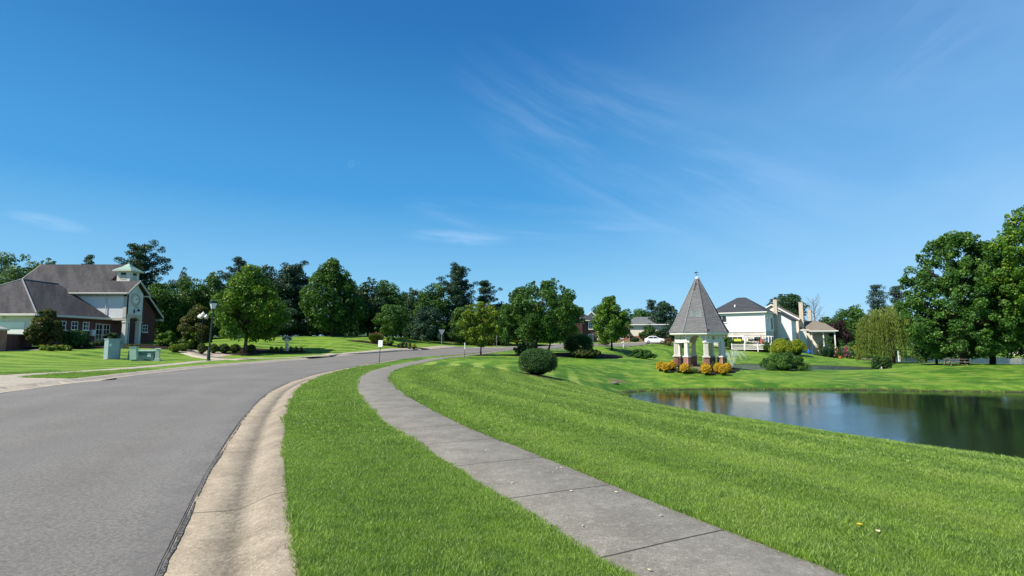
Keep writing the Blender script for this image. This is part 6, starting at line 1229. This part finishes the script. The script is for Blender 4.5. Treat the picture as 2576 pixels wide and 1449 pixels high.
# entrance sign: fluted post with arched board and oval
x, y, z = AT(722, 58.6); zt = PZ(722, 845.5, 58.6)[2]-z; fa = facing(x, y)-R(38); r = empty('entrance_sign', (x, y, z), 'green arched name board over a cream oval on a fluted post', 'sign'); Mx = Matrix.Rotation(fa, 4, 'Z')
p_ = MB(Mx); p_.box(-.135, .135, -.10, .10, -.3, zt*.42); p_.box(-.11, .11, -.09, .09, zt*.47, zt*.62)
for k in range(3): p_.box(-.11+.08*k, -.07+.08*k, -.125, -.102, .02, zt*.40)
p_.box(-.17, .17, -.13, .13, zt*.42, zt*.47); p_.build('post', M['cream_paint'], r)
p_ = MB(Mx); p_.slab([(.44*math.cos(2*math.pi*k/24), -.05, zt-.47+.125*math.sin(2*math.pi*k/24)) for k in range(24)], (0, .10, 0)); p_.build('oval_board', M['cream_paint'], r)
def arch_board(ro, ri, half, y0_, th_, grow=0):
    n_ = 18; out = []; cz = zt-ro
    for k in range(n_+1): a = -half+2*half*k/n_; out.append((-(ro+grow)*math.sin(a), y0_, cz+(ro+grow)*math.cos(a)))
    for k in range(n_+1): a = half-2*half*k/n_; out.append((-(ri-grow)*math.sin(a), y0_, cz+(ri-grow)*math.cos(a)))
    return out
P1 = arch_board(1.05, .73, R(40), -.06, .1); p_ = MB(Mx); p_.slab(P1, (0, .10, 0)); brd = p_.build('name_board', M['white_paint'], r)
P2 = arch_board(1.05, .73, R(38), -.066, .1, -.035); p_ = MB(Mx); p_.slab(P2, (0, .006, 0)); p_.build('board_face', M['sign_green'], brd)
word = 'Village Park'; n_ = len(word)
for k, chh in enumerate(word):
    if chh == ' ': continue
    a = R(27)-R(54)*k/(n_-1); rad_ = .885; text_obj(chh, .20, (0, 0, 0), Mx @ Matrix.Translation((-rad_*math.sin(a), -.068, zt-1.05+rad_*math.cos(a))) @ Matrix.Rotation(-a, 4, 'Y') @ up_, 'sign_white', brd, .002)
# utility boxes
x, y, z = AT(283, 45); r = empty('utility_cabinet', (x, y, z), 'tall grey-green electrical cabinet with a meter box on the left lawn', 'utility box'); Mx = Matrix.Rotation(facing(x, y)+R(28), 4, 'Z'); h_ = PZ(283, 852, 45)[2]-z
p_ = MB(Mx); p_.box(-.45, .43, -.30, .30, 0, h_-.08); p_.build('body', M['cabinet_grey'], r, bevel=.01); p_ = MB(Mx); p_.box(-.49, .47, -.35, .35, h_-.08, h_); p_.build('cabinet_lid', M['cabinet_grey'], r, bevel=.01)
p_ = MB(Mx); p_.box(-.40, .38, -.315, -.302, .08, h_-.16); p_.build('door', M['cabinet_grey'], r); p_ = MB(Mx); p_.box(.434, .52, -.18, .16, .1, h_-.2); p_.build('side_duct', M['cabinet_side'], r)
p_ = MB(Mx); p_.box(.50, .80, -.14, .16, h_-.78, h_-.12); p_.lathe((.65, -.14, h_-.4), [(.10, 0), (.10, .08)], 12); p_.box(.56, .66, -.04, .06, 0, h_-.78); p_.build('meter_box', M['cabinet_side'], r)
p_ = MB(Mx); p_.box(-.40, -.24, -.322, -.316, h_-.62, h_-.42); p_.build('notice', M['sign_white'], r); p_ = MB(Mx); p_.box(-.7, .95, -.55, .5, -.3, .03); p_.build('concrete_pad', M['pale'], r)
x, y, z = AT(372, 43.5); r = empty('transformer', (x, y, z), 'low dark green transformer box with a white label on the left lawn', 'utility box'); Mx = Matrix.Rotation(facing(x, y)-R(20), 4, 'Z'); h_ = PZ(372, 881, 43.5)[2]-z
p_ = MB(Mx); p_.box(-.62, .62, -.40, .42, 0.02, h_-.06); p_.build('body', M['transformer_green'], r, bevel=.015); p_ = MB(Mx); p_.slab([(-.66, -.46, h_-.10), (.66, -.46, h_-.10), (.66, .46, h_), (-.66, .46, h_)], (0, 0, .05)); p_.build('hood', M['copper_green'], r)
p_ = MB(Mx); p_.box(.18, .42, -.408, -.402, .34, .60); p_.build('warning_label', M['sign_white'], r); p_ = MB(Mx); p_.box(-.9, .9, -.7, .7, -.3, .02); p_.build('concrete_pad', M['pale'], r)
text_obj('4427', .085, (0, 0, 0), Mx @ Matrix.Translation((.30, -.410, .47)) @ up_, 'sign_ink', r, .001, name='label_marks')
x, y, z = AT(341, 42.6); r = empty('utility_pedestal', (x, y, z), 'pale green leaning utility box beside the transformer', 'utility box'); Mx = Matrix.Rotation(facing(x, y)-R(25), 4, 'Z') @ Matrix.Rotation(R(-4), 4, 'Y'); h_ = PZ(341, 873.5, 42.6)[2]-z
p_ = MB(Mx); p_.slab([(-.24, -.2, .1), (.26, -.2, .1), (.22, -.2, h_), (-.24, -.2, h_)], (0, .36, 0)); p_.build('body', M['pedestal_green'], r, bevel=.015); p_ = MB(Mx); p_.box(-.27, .25, -.23, .19, h_, h_+.04); p_.build('pedestal_lid', M['pedestal_green'], r); p_ = MB(Mx); p_.box(-.16, .14, -.12, .1, -.2, .1); p_.build('stand', M['cabinet_side'], r)
x, y, z = AT(330, 44.5); p_ = MB(Matrix.Translation((x, y, z)) @ Matrix.Rotation(facing(x, y), 4, 'Z')); p_.frustum((0, 0), .26, .20, -.1, .80, 4); tag(p_.build('marker_pedestal', M['transformer_green']), 'small dark green pedestal behind the leaning utility box', 'utility box')
x, y, z = AT(399, 42.8); r = empty('cable_pedestal', (x, y, z), 'slim pale square pedestal right of the transformer', 'utility box'); Mx = Matrix.Rotation(facing(x, y)-R(15), 4, 'Z'); h_ = PZ(399, 876, 42.8)[2]-z
p_ = MB(Mx); p_.box(-.13, .15, -.12, .12, .22, h_-.05); p_.box(-.17, .19, -.15, .15, -.1, .22); p_.build('body', M['pale_plastic'], r, bevel=.02); p_ = MB(Mx); p_.box(-.17, .19, -.16, .16, h_-.05, h_); p_.build('pedestal_lid', M['sign_white'], r, bevel=.01)
# storm drain at the left kerb
x, y, z = AT(806, 50.8); p_ = MB(frame((x, y, z), R(62))); p_.box(-1.6, 1.6, -.1, .65, -.12, .02); dro = p_.build('storm_drain', M['iron_grate']); tag(dro, 'dark storm drain inlet in the kerb across the road', 'drain')
# mailbox post by the drive
x, y, z = AT(1568, 100); r = empty('mailbox', (x, y, z), 'white post mailbox by the street right of the street maple', 'mailbox'); p_ = MB(); p_.box(-.07, .07, -.07, .07, -.2, 1.35); p_.box(-.35, .1, -.05, .05, .75, .85); p_.build('post', M['white_paint'], r); p_ = MB(); p_.box(-.42, .12, -.1, .1, .86, 1.08); p_.build('letter_box', M['white_paint'], r, bevel=.03)
# brick gate pier and garden bench details around the belvedere
x, y, z = AT(1522, 112); p_ = MB(frame((x, y, z), R(-10))); p_.box(-.3, .3, -.3, .3, -.2, 1.6); p_.frustum((0, 0), .5, .2, 1.6, 1.8, 4); tag(p_.build('brick_pier', M['brick_red']), 'orange brick pier left of the street maple trunk', 'pier')
# fountain
x, y, z = PZ(1842, 929, 71.5); z = W_LEVEL
m, t, b = new_mat('spray'); pset(t, b, col=(.9, .94, .96), rough=.3, alpha=.16); M['spray'] = m
r = empty('fountain', (x, y, z), 'floating fountain throwing a fan of thin jets in the second pond', 'fountain'); p_ = MB(); p_.lathe((0, 0, -.05), [(.45, 0), (.45, .10), (.15, .14), (.06, .25)], 14); p_.build('nozzle_float', M['black_metal'], r)
p_ = MB(); dr_ = MB()
for k in range(30):
    a = 2*math.pi*k/30+.1*(k % 3); th_ = R(74+random.uniform(-4, 3)) if k % 2 else R(79+random.uniform(-3, 4)); v0 = 6.9*random.uniform(.9, 1.04); pts = []
    for q in range(14):
        tt_ = q*.085; rr_ = v0*math.cos(th_)*tt_; zz_ = .2+v0*math.sin(th_)*tt_-4.9*tt_*tt_
        if zz_ < .0 or q > 12: break
        pts.append((rr_*math.cos(a), rr_*math.sin(a), zz_))
    p_.tube(pts, [.012+.0016*i for i in range(len(pts))], 4)
    for pt in pts[4:]:
        for _ in range(2): c_ = Vector(pt)+Vector((random.gauss(0, .10), random.gauss(0, .10), random.gauss(-.05, .10))); dr_.frustum((c_.x, c_.y), .02, .02, c_.z, c_.z+.035, 4)
p_.build('water_jets', M['spray'], r); dr_.build('spray_drops', M['spray'], r)
# car
def build_car(px, d, label, ang):
    x, y, z = AT(px, d); r = empty('parked_car', (x, y, z+.02), label, 'car', rz=ang); L, Wd = 4.35, 1.8
    prof = [(-2.15, .35), (-2.17, .75), (-2.05, 1.02), (-1.75, 1.12), (-1.25, 1.46), (-.6, 1.56), (.15, 1.50), (.95, 1.08), (1.75, .96), (2.08, .78), (2.15, .45), (2.10, .30), (-2.1, .28)]
    V_, F_ = [], []; ys = [(-.90, .0), (-.86, .03), (-.45, 0), (.45, 0), (.86, .03), (.90, .0)]; n = len(prof)
    for yy in (-1, -.92, -.5, .5, .92, 1):
        for (px_, pz_) in prof:
            taper = 1.0-.22*max(0, (pz_-.95)/.6); crown_ = .0 if abs(yy) > .6 else .03; V_.append((px_*(1-.03*abs(yy)**4), yy*Wd/2*taper, pz_+(crown_ if pz_ > .9 else 0)-(.03 if abs(yy) == 1 and pz_ > .9 else 0)))
    for j in range(5):
        for i in range(n): a, b2 = j*n+i, j*n+(i+1) % n; F_.append((a, b2, b2+n, a+n))
    F_.append(tuple(range(n-1, -1, -1))); F_.append(tuple(range(5*n, 6*n)))
    p_ = MB(); p_.add(V_, F_); body = p_.build('body', M['car_paint'], r, bevel=.03)
    for sy in (-1, 1):
        p_ = MB(); yy = sy*Wd/2; tp_ = lambda z_: yy*(1.0-.22*max(0, (z_-.95)/.6))+sy*.012
        for poly in ([(-1.55, 1.10), (-1.20, 1.38), (-.62, 1.46), (-.42, 1.46), (-.42, 1.06)], [(-.34, 1.06), (-.34, 1.46), (.12, 1.42), (.78, 1.08)]): p_.slab([(a, tp_(b2), b2) for a, b2 in poly], (0, -sy*.02, 0))
        p_.build('side_window', M['glass'], r)
    p_ = MB(); p_.slab([(.20, -.66, 1.50), (.20, .66, 1.50), (.93, .76, 1.12), (.93, -.76, 1.12)], (.02, 0, .035)); p_.build('windscreen', M['glass'], r)
    p_ = MB(); p_.slab([(-1.27, -.62, 1.46), (-1.27, .62, 1.46), (-1.74, .70, 1.14), (-1.74, -.70, 1.14)], (-.03, 0, .02)); p_.build('rear_window', M['glass'], r)
    for wx in (-1.33, 1.33):
        for sy in (-1, 1):
            Mw = Matrix.Translation((wx, sy*.80, .33)) @ Matrix.Rotation(math.pi/2, 4, 'X'); p_ = MB(Mw); p_.lathe((0, 0, -.11), [(.27, 0), (.33, .03), (.33, .19), (.27, .22)], 20); wh = p_.build('wheel', M['tyre'], r); p_ = MB(Mw); p_.lathe((0, 0, -.125), [(.05, 0), (.20, .005), (.20, .245), (.05, .25)], 12); p_.build('rim', M['galvanised'], wh)
    p_ = MB()
    for sy in (-.72, .50): p_.box(2.02, 2.12, sy, sy+.22, .68, .80)
    p_.build('headlight', M['lamp_glass'], r)
    p_ = MB()
    for sy in (-.80, .60): p_.box(-2.16, -2.08, sy, sy+.20, .80, .98)
    p_.build('tail_light', M['red_cloth'], r)
build_car(1648, 112, 'white hatchback parked on the drive before the dark spruce', R(-14))
# blue chairs
for i, (px, lb) in enumerate([(2018, 'left of the two blue slatted garden chairs'), (2034, 'right of the two blue slatted garden chairs')]):
    x, y, z = AT(px, 107.5); r = empty('garden_chair', (x, y, z+.02), lb, 'chair', 'blue garden chairs', rz=R(-20+25*i)); p_ = MB(); p_.slab([(-.3, -.3, .40), (.3, -.3, .40), (.28, .25, .30), (-.28, .25, .30)], (0, 0, .03)); p_.build('seat', M['blue_plastic'], r)
    p_ = MB()
    for k in range(5): c_ = -.26+.13*k; p_.slab([(c_-.055, .22, .3), (c_+.055, .22, .3), (c_+.06, .50, 1.05-.05*abs(k-2)), (c_-.06, .50, 1.05-.05*abs(k-2))], (0, .025, 0))
    p_.build('backrest', M['blue_plastic'], r)
    for sx in (-1, 1):
        p_ = MB(); p_.box(sx*.36-.05, sx*.36+.05, -.35, .35, .58, .61); p_.build('armrest', M['blue_plastic'], r); p_ = MB(); p_.box(sx*.33-.03, sx*.33+.03, -.33, -.27, 0, .58); p_.build('leg', M['blue_plastic'], r); p_ = MB(); p_.slab([(sx*.33-.03, .5, 0), (sx*.33+.03, .5, 0), (sx*.33+.03, .2, .5), (sx*.33-.03, .2, .5)], (0, .06, 0)); p_.build('leg', M['blue_plastic'], r)
# pots, white posts, fences, picnic table
x, y, z = AT(2112, 109.5); p_ = MB(); p_.lathe((0, 0, -.02), [(.20, 0), (.33, .30), (.35, .48), (.38, .50), (.38, .56)], 16); o = p_.build('clay_pot', M['terracotta']); o.location = (x, y, z); tag(o, 'orange clay pot in the right-hand garden', 'pot')
x, y, z = AT(2213, 71.5); p_ = MB(); p_.box(-.06, .06, -.06, .06, -.2, 1.0); p_.box(-.26, -.02, -.08, .08, .35, .75); o = p_.build('outlet_post', M['cream_paint']); o.location = (x, y, z); tag(o, 'small white outlet post between the cloud-pruned shrubs', 'post')
x, y, z = AT(2259, 96); p_ = MB(); p_.box(-.13, .13, -.13, .13, -.5, 2.0); p_.box(-.17, .17, -.17, .17, 2.0, 2.1); o = p_.build('white_post', M['cream_paint']); o.location = (x, y, z); tag(o, 'white square post seen through the willow branches', 'post')
def rail_fence(pts, label):
    r = empty('rail_fence', (0, 0, 0), label, 'fence')
    P = [AT(px, d) for px, d in pts]; p_ = MB()
    for a, b2 in zip(P[:-1], P[1:]):
        for hz_ in (.55, 1.0): p_.slab([(a[0], a[1], a[2]+hz_), (b2[0], b2[1], b2[2]+hz_), (b2[0], b2[1], b2[2]+hz_+.14), (a[0], a[1], a[2]+hz_+.14)], (0, .06, 0))
    p_.build('rails', M['rail_wood'], r)
    for a in P: p_ = MB(); p_.box(a[0]-.08, a[0]+.08, a[1]-.02, a[1]+.14, a[2]-.3, a[2]+1.25); p_.build('post', M['rail_wood'], r)
rail_fence([(2150, 118), (2176, 117), (2204, 117), (2232, 118)], 'split-rail fence between the flower garden and the willow'); rail_fence([(2330, 136), (2352, 137), (2376, 138), (2400, 139)], 'pale rail fence beyond the far pond')
x, y, z = AT(2399, 58.5); r = empty('picnic_table', (x, y, z), 'dark low picnic table in the shade left of the big trunk', 'picnic table', rz=R(-12))
p_ = MB()
for k in range(5): p_.box(-1.0, 1.0, -.38+.155*k, -.24+.155*k, .70, .74)
p_.build('tabletop', M['weathered_wood'], r)
for sy in (-.75, .60): p_ = MB(); p_.box(-1.0, 1.0, sy, sy+.22, .42, .46); p_.build('bench_seat', M['weathered_wood'], r)
for sx in (-.75, .75): p_ = MB(); p_.slab([(sx-.04, -.15, .70), (sx-.04, -.05, .70), (sx-.04, -.62, 0), (sx-.04, -.74, 0)], (.08, 0, 0)); p_.slab([(sx-.04, .15, .70), (sx-.04, .05, .70), (sx-.04, .62, 0), (sx-.04, .74, 0)], (.08, 0, 0)); p_.box(sx-.05, sx+.05, -.75, .82, .36, .42); p_.build('leg', M['weathered_wood'], r)
x, y, z = PZ(2590, 866, 132); p_ = MB(frame((x, y, G(x, y)), 0)); p_.box(-2.5, 2.0, 0, 3, -1, 3.0); o = p_.build('far_wall', M['cream_wall']); tag(o, 'bit of a pale wall at the far right edge across the pond', 'wall')
# pond-edge rock and storm outlet
x, y = GP(1541, 981.5); 
x, y, z = AT(1541, 41.6); bm = bmesh.new(); bmesh.ops.create_icosphere(bm, subdivisions=3, radius=.24)
for v in bm.verts: v.co = Vector((v.co.x*1.5, v.co.y*.8, v.co.z*.42))*(1+.16*math.sin(v.co.x*9)+.12*math.sin(v.co.y*13+v.co.z*8))
me = bpy.data.meshes.new('rock'); bm.to_mesh(me); bm.free(); o = link_mesh('rock', me, M['pond_rock']); o.location = (x, y, z+.06); tag(o, 'flat grey rock at the left tip of the near pond', 'rock')
# ---------------------------------------------------------------- grass blades of the lawns
def tuft(seed, nb, rad, h, wd, lean):
    r_ = np.random.default_rng(seed); V, F, tn = [], [], []
    for i in range(nb):
        a = r_.random()*6.283; q = rad*r_.random()**.5; x, y = q*math.cos(a), q*math.sin(a); hh = h*(.55+.6*r_.random()); b_ = r_.random()*6.283; ln = lean*(.3+r_.random())*hh
        dx, dy = math.cos(b_)*ln, math.sin(b_)*ln; c_ = r_.random()*6.283; wx, wy = math.cos(c_)*wd*.5, math.sin(c_)*wd*.5; k = len(V)
        V += [(x-wx, y-wy, -.01), (x+wx, y+wy, -.01), (x+dx*.4+wx*.85, y+dy*.4+wy*.85, hh*.55), (x+dx*.4-wx*.85, y+dy*.4-wy*.85, hh*.55), (x+dx, y+dy, hh)]
        F += [(k, k+1, k+2, k+3), (k+3, k+2, k+4)]; tv = r_.random(); tn += [tv, tv]
    me = bpy.data.meshes.new('grass_tuft'); me.from_pydata(V, [], F); at = me.attributes.new('tint', 'FLOAT', 'FACE'); at.data.foreach_set('value', np.array(tn, np.float32)); me.materials.append(M['blade'])
    return bpy.data.objects.new('grass_tuft', me)
tcol = bpy.data.collections.new('grass_tufts')
for k in range(5): tcol.objects.link(tuft(k+1, 40, .075, .044, .0036, .85))
tuft_far = bpy.data.collections.new('grass_tufts_far')
for k in range(4): tuft_far.objects.link(tuft(k+11, 34, .13, .048, .0085, .9))
def excl(x, y, mg=.0):
    """True where a blade may stand"""
    ok = np.ones(x.shape, bool)
    for P in (road_poly_out, walkR_poly, walkL_poly):
        m_ = bboxmask(P, x, y, 1)&ok; s = np.full(x.shape, 9.); s[m_] = sdf(P, x[m_], y[m_]); ok &= s > mg
    for P in list(mulch_polys.values())+[np.array(polyline_px([(-420,1003),(-300,985),(-120,956),(0,944.5),(30,945),(60,951),(150,953),(240,955),(295,951),(250,959),(180,966),(30,985),(-60,1001),(-250,1032)]))]:
        m_ = bboxmask(P, x, y, .1)&ok; s = np.full(x.shape, 9.); s[m_] = sdf(P, x[m_], y[m_]); ok &= s > .05
    for P in (POND1, POND2, POND3):
        m_ = bboxmask(P, x, y, 1)&ok; s = np.full(x.shape, 9.); s[m_] = sdf(P, x[m_], y[m_]); ok &= s > .12
    return ok
def scatter(n, r0, r1, power, half=R(52)):
    u = rng.random(n); 
    rr_ = (r0**(2-power) + u*(r1**(2-power)-r0**(2-power)))**(1/(2-power)) if abs(2-power) > 1e-6 else r0*(r1/r0)**u
    a = (rng.random(n)*2-1)*half; x, y = rr_*np.sin(a), rr_*np.cos(a); return x, y, rr_
def grass_layer(name, coll, x, y, scale, label):
    scale = scale*(.92+.22*np.sin(x*2.1+1.7*np.sin(y*1.3))*np.sin(y*1.9+x*.7)+.12*np.sin(x*5.3+y*4.1))
    z = G(x, y); n = len(x); me = bpy.data.meshes.new(name); me.vertices.add(n); me.vertices.foreach_set('co', np.stack([x, y, z], -1).astype(np.float32).ravel())
    for nm, a in (('scl', scale), ('rot', rng.random(n)*6.283), ('mow', mow(x, y))): at = me.attributes.new(nm, 'FLOAT', 'POINT'); at.data.foreach_set('value', a.astype(np.float32))
    me.materials.append(M['blade']); o = bpy.data.objects.new(name, me); C.objects.link(o)
    ng = bpy.data.node_groups.new(name, 'GeometryNodeTree'); ng.interface.new_socket('Geometry', in_out='INPUT', socket_type='NodeSocketGeometry'); ng.interface.new_socket('Geometry', in_out='OUTPUT', socket_type='NodeSocketGeometry')
    N = ng.nodes; L = ng.links; gi = N.new('NodeGroupInput'); go = N.new('NodeGroupOutput'); ip = N.new('GeometryNodeInstanceOnPoints'); ci_ = N.new('GeometryNodeCollectionInfo'); ci_.inputs['Collection'].default_value = coll; ci_.inputs['Separate Children'].default_value = True; ci_.inputs['Reset Children'].default_value = True
    ip.inputs['Pick Instance'].default_value = True; a1 = N.new('GeometryNodeInputNamedAttribute'); a1.data_type = 'FLOAT'; a1.inputs['Name'].default_value = 'scl'; a2 = N.new('GeometryNodeInputNamedAttribute'); a2.data_type = 'FLOAT'; a2.inputs['Name'].default_value = 'rot'
    cx_ = N.new('ShaderNodeCombineXYZ'); e2r = N.new('FunctionNodeEulerToRotation')
    L.new(gi.outputs[0], ip.inputs['Points']); L.new(ci_.outputs[0], ip.inputs['Instance']); L.new(a1.outputs[0], ip.inputs['Scale']); L.new(a2.outputs[0], cx_.inputs[2]); L.new(cx_.outputs[0], e2r.inputs[0]); L.new(e2r.outputs[0], ip.inputs['Rotation']); L.new(ip.outputs[0], go.inputs[0])
    md = o.modifiers.new('blades', 'NODES'); md.node_group = ng; return tag(o, label, 'grass', kind='stuff')
x, y, rr_ = scatter(58000, 2.0, 9.0, 1.0); ok = excl(x, y, .02)
grass_layer('near_grass', tcol, x[ok], y[ok], (.85+.4*rng.random(ok.sum())), 'mown grass blades of the near lawns')
x, y, rr_ = scatter(72000, 8.0, 36.0, 1.35, R(50)); ok = excl(x, y, .05)
grass_layer('lawn_grass', tuft_far, x[ok], y[ok], (.85+.35*rng.random(ok.sum()))*(1+np.clip((rr_[ok]-9)/24, 0, 1)*.35), 'mown grass of the lawns further off')
# shaggy fringes hanging over the walk, the kerb and the pond banks
fx, fy = [], []
for P, o0, side_ in ((wR, -.035, 1), (wR, WALKW+.035, 1), (kerb_R, -.03, 1)):
    q, _ = resample(P[(P[:, 1] > .5) & (P[:, 1] < 26)], .028); Nq = normals(q); q = q+Nq*(o0+rng.normal(size=len(q))*.018)[:, None]; fx.append(q[:, 0]); fy.append(q[:, 1])
x, y = np.concatenate(fx), np.concatenate(fy); keep = (np.hypot(x, y) > 1.8) & (rng.random(len(x)) < np.clip(9/np.hypot(x, y), .25, 1)); x, y = x[keep], y[keep]
grass_layer('edge_grass', tcol, x, y, .62+.5*rng.random(len(x)), 'grass fringe along the edges of walk and kerb')
fx, fy = [], []
q, _ = resample(np.array(POND1), .16); k_ = (q[:, 1] > 37) & (q[:, 0] < 62); q = q[k_]; q = q+rng.normal(size=q.shape)*.16; x, y = q[:, 0], q[:, 1]; m_ = sdf(POND1, x, y) > -.12; x, y = x[m_], y[m_]
clump = .5+.5*np.sin(x*1.9)*np.sin(x*.63+1); grass_layer('bank_grass', tuft_far, x, y, 1.4+2.6*clump*rng.random(len(x)), 'uncut grass at the water line of the near pond')
# ---------------------------------------------------------------- bits on the pavement
spots = [(1402,1180,'pale leaf scrap on the far right half of the third slab'),(1288,1217,'pale leaf scrap on the left half of the walk above the middle joint'),(1391,1190,'pale leaf scrap between two others near the walk centre'),(1437,1237,'pale leaf scrap lying right on the middle joint'),
    (1466,1325,'pale leaf scrap near the left grass edge of the big front slab'),(1663,1299,'pale leaf scrap by the right side of the big front slab'),(1550,1240,'pale leaf scrap near the right grass edge above the front slab'),(1636,1437,'yellowish leaf scrap at the bottom left of the walk'),
    (1206,1061,'tiny pale scrap far up the walk'),(1222,1135,'small pale scrap on the slab above the cluster of three'),(1412,1178,'pale leaf scrap touching the right one of the cluster'),(1240,1095,'small pale scrap midway up the walk')]
for i, (px, py, lb) in enumerate(spots):
    x, y = GP(px, py, .018); p_ = MB(frame((x, y, G(x, y)+.026), random.uniform(0, 6.28))); L_ = random.uniform(.012, .022); p_.slab([(-L_, 0, 0), (-L_*.3, L_*.42, .004), (L_*.8, L_*.25, .002), (L_, -L_*.1, .005), (0, -L_*.4, .001)], (0, 0, .003))
    tag(p_.build('fallen_petal', M['petal_pale']), lb, 'leaf scrap', 'leaf scraps on the walk')
x, y = GP(2163, 1337); p_ = MB(frame((x, y, G(x, y)+.05), .4)); p_.frustum((0, 0), .006, .020, -.01, .01, 8); tag(p_.build('yellow_flower', M['petal_yellow']), 'single yellow flower in the lawn at the lower right', 'flower')
x, y = GP(2210, 1355); p_ = MB(frame((x, y, G(x, y)+.055), .9)); p_.slab([(-.02, -.012, 0), (.018, -.015, .004), (.024, .01, 0), (-.01, .016, .006)], (0, 0, .004)); tag(p_.build('dry_leaf', M['petal_pale']), 'dry tan leaf in the lawn right of the yellow flower', 'leaf')
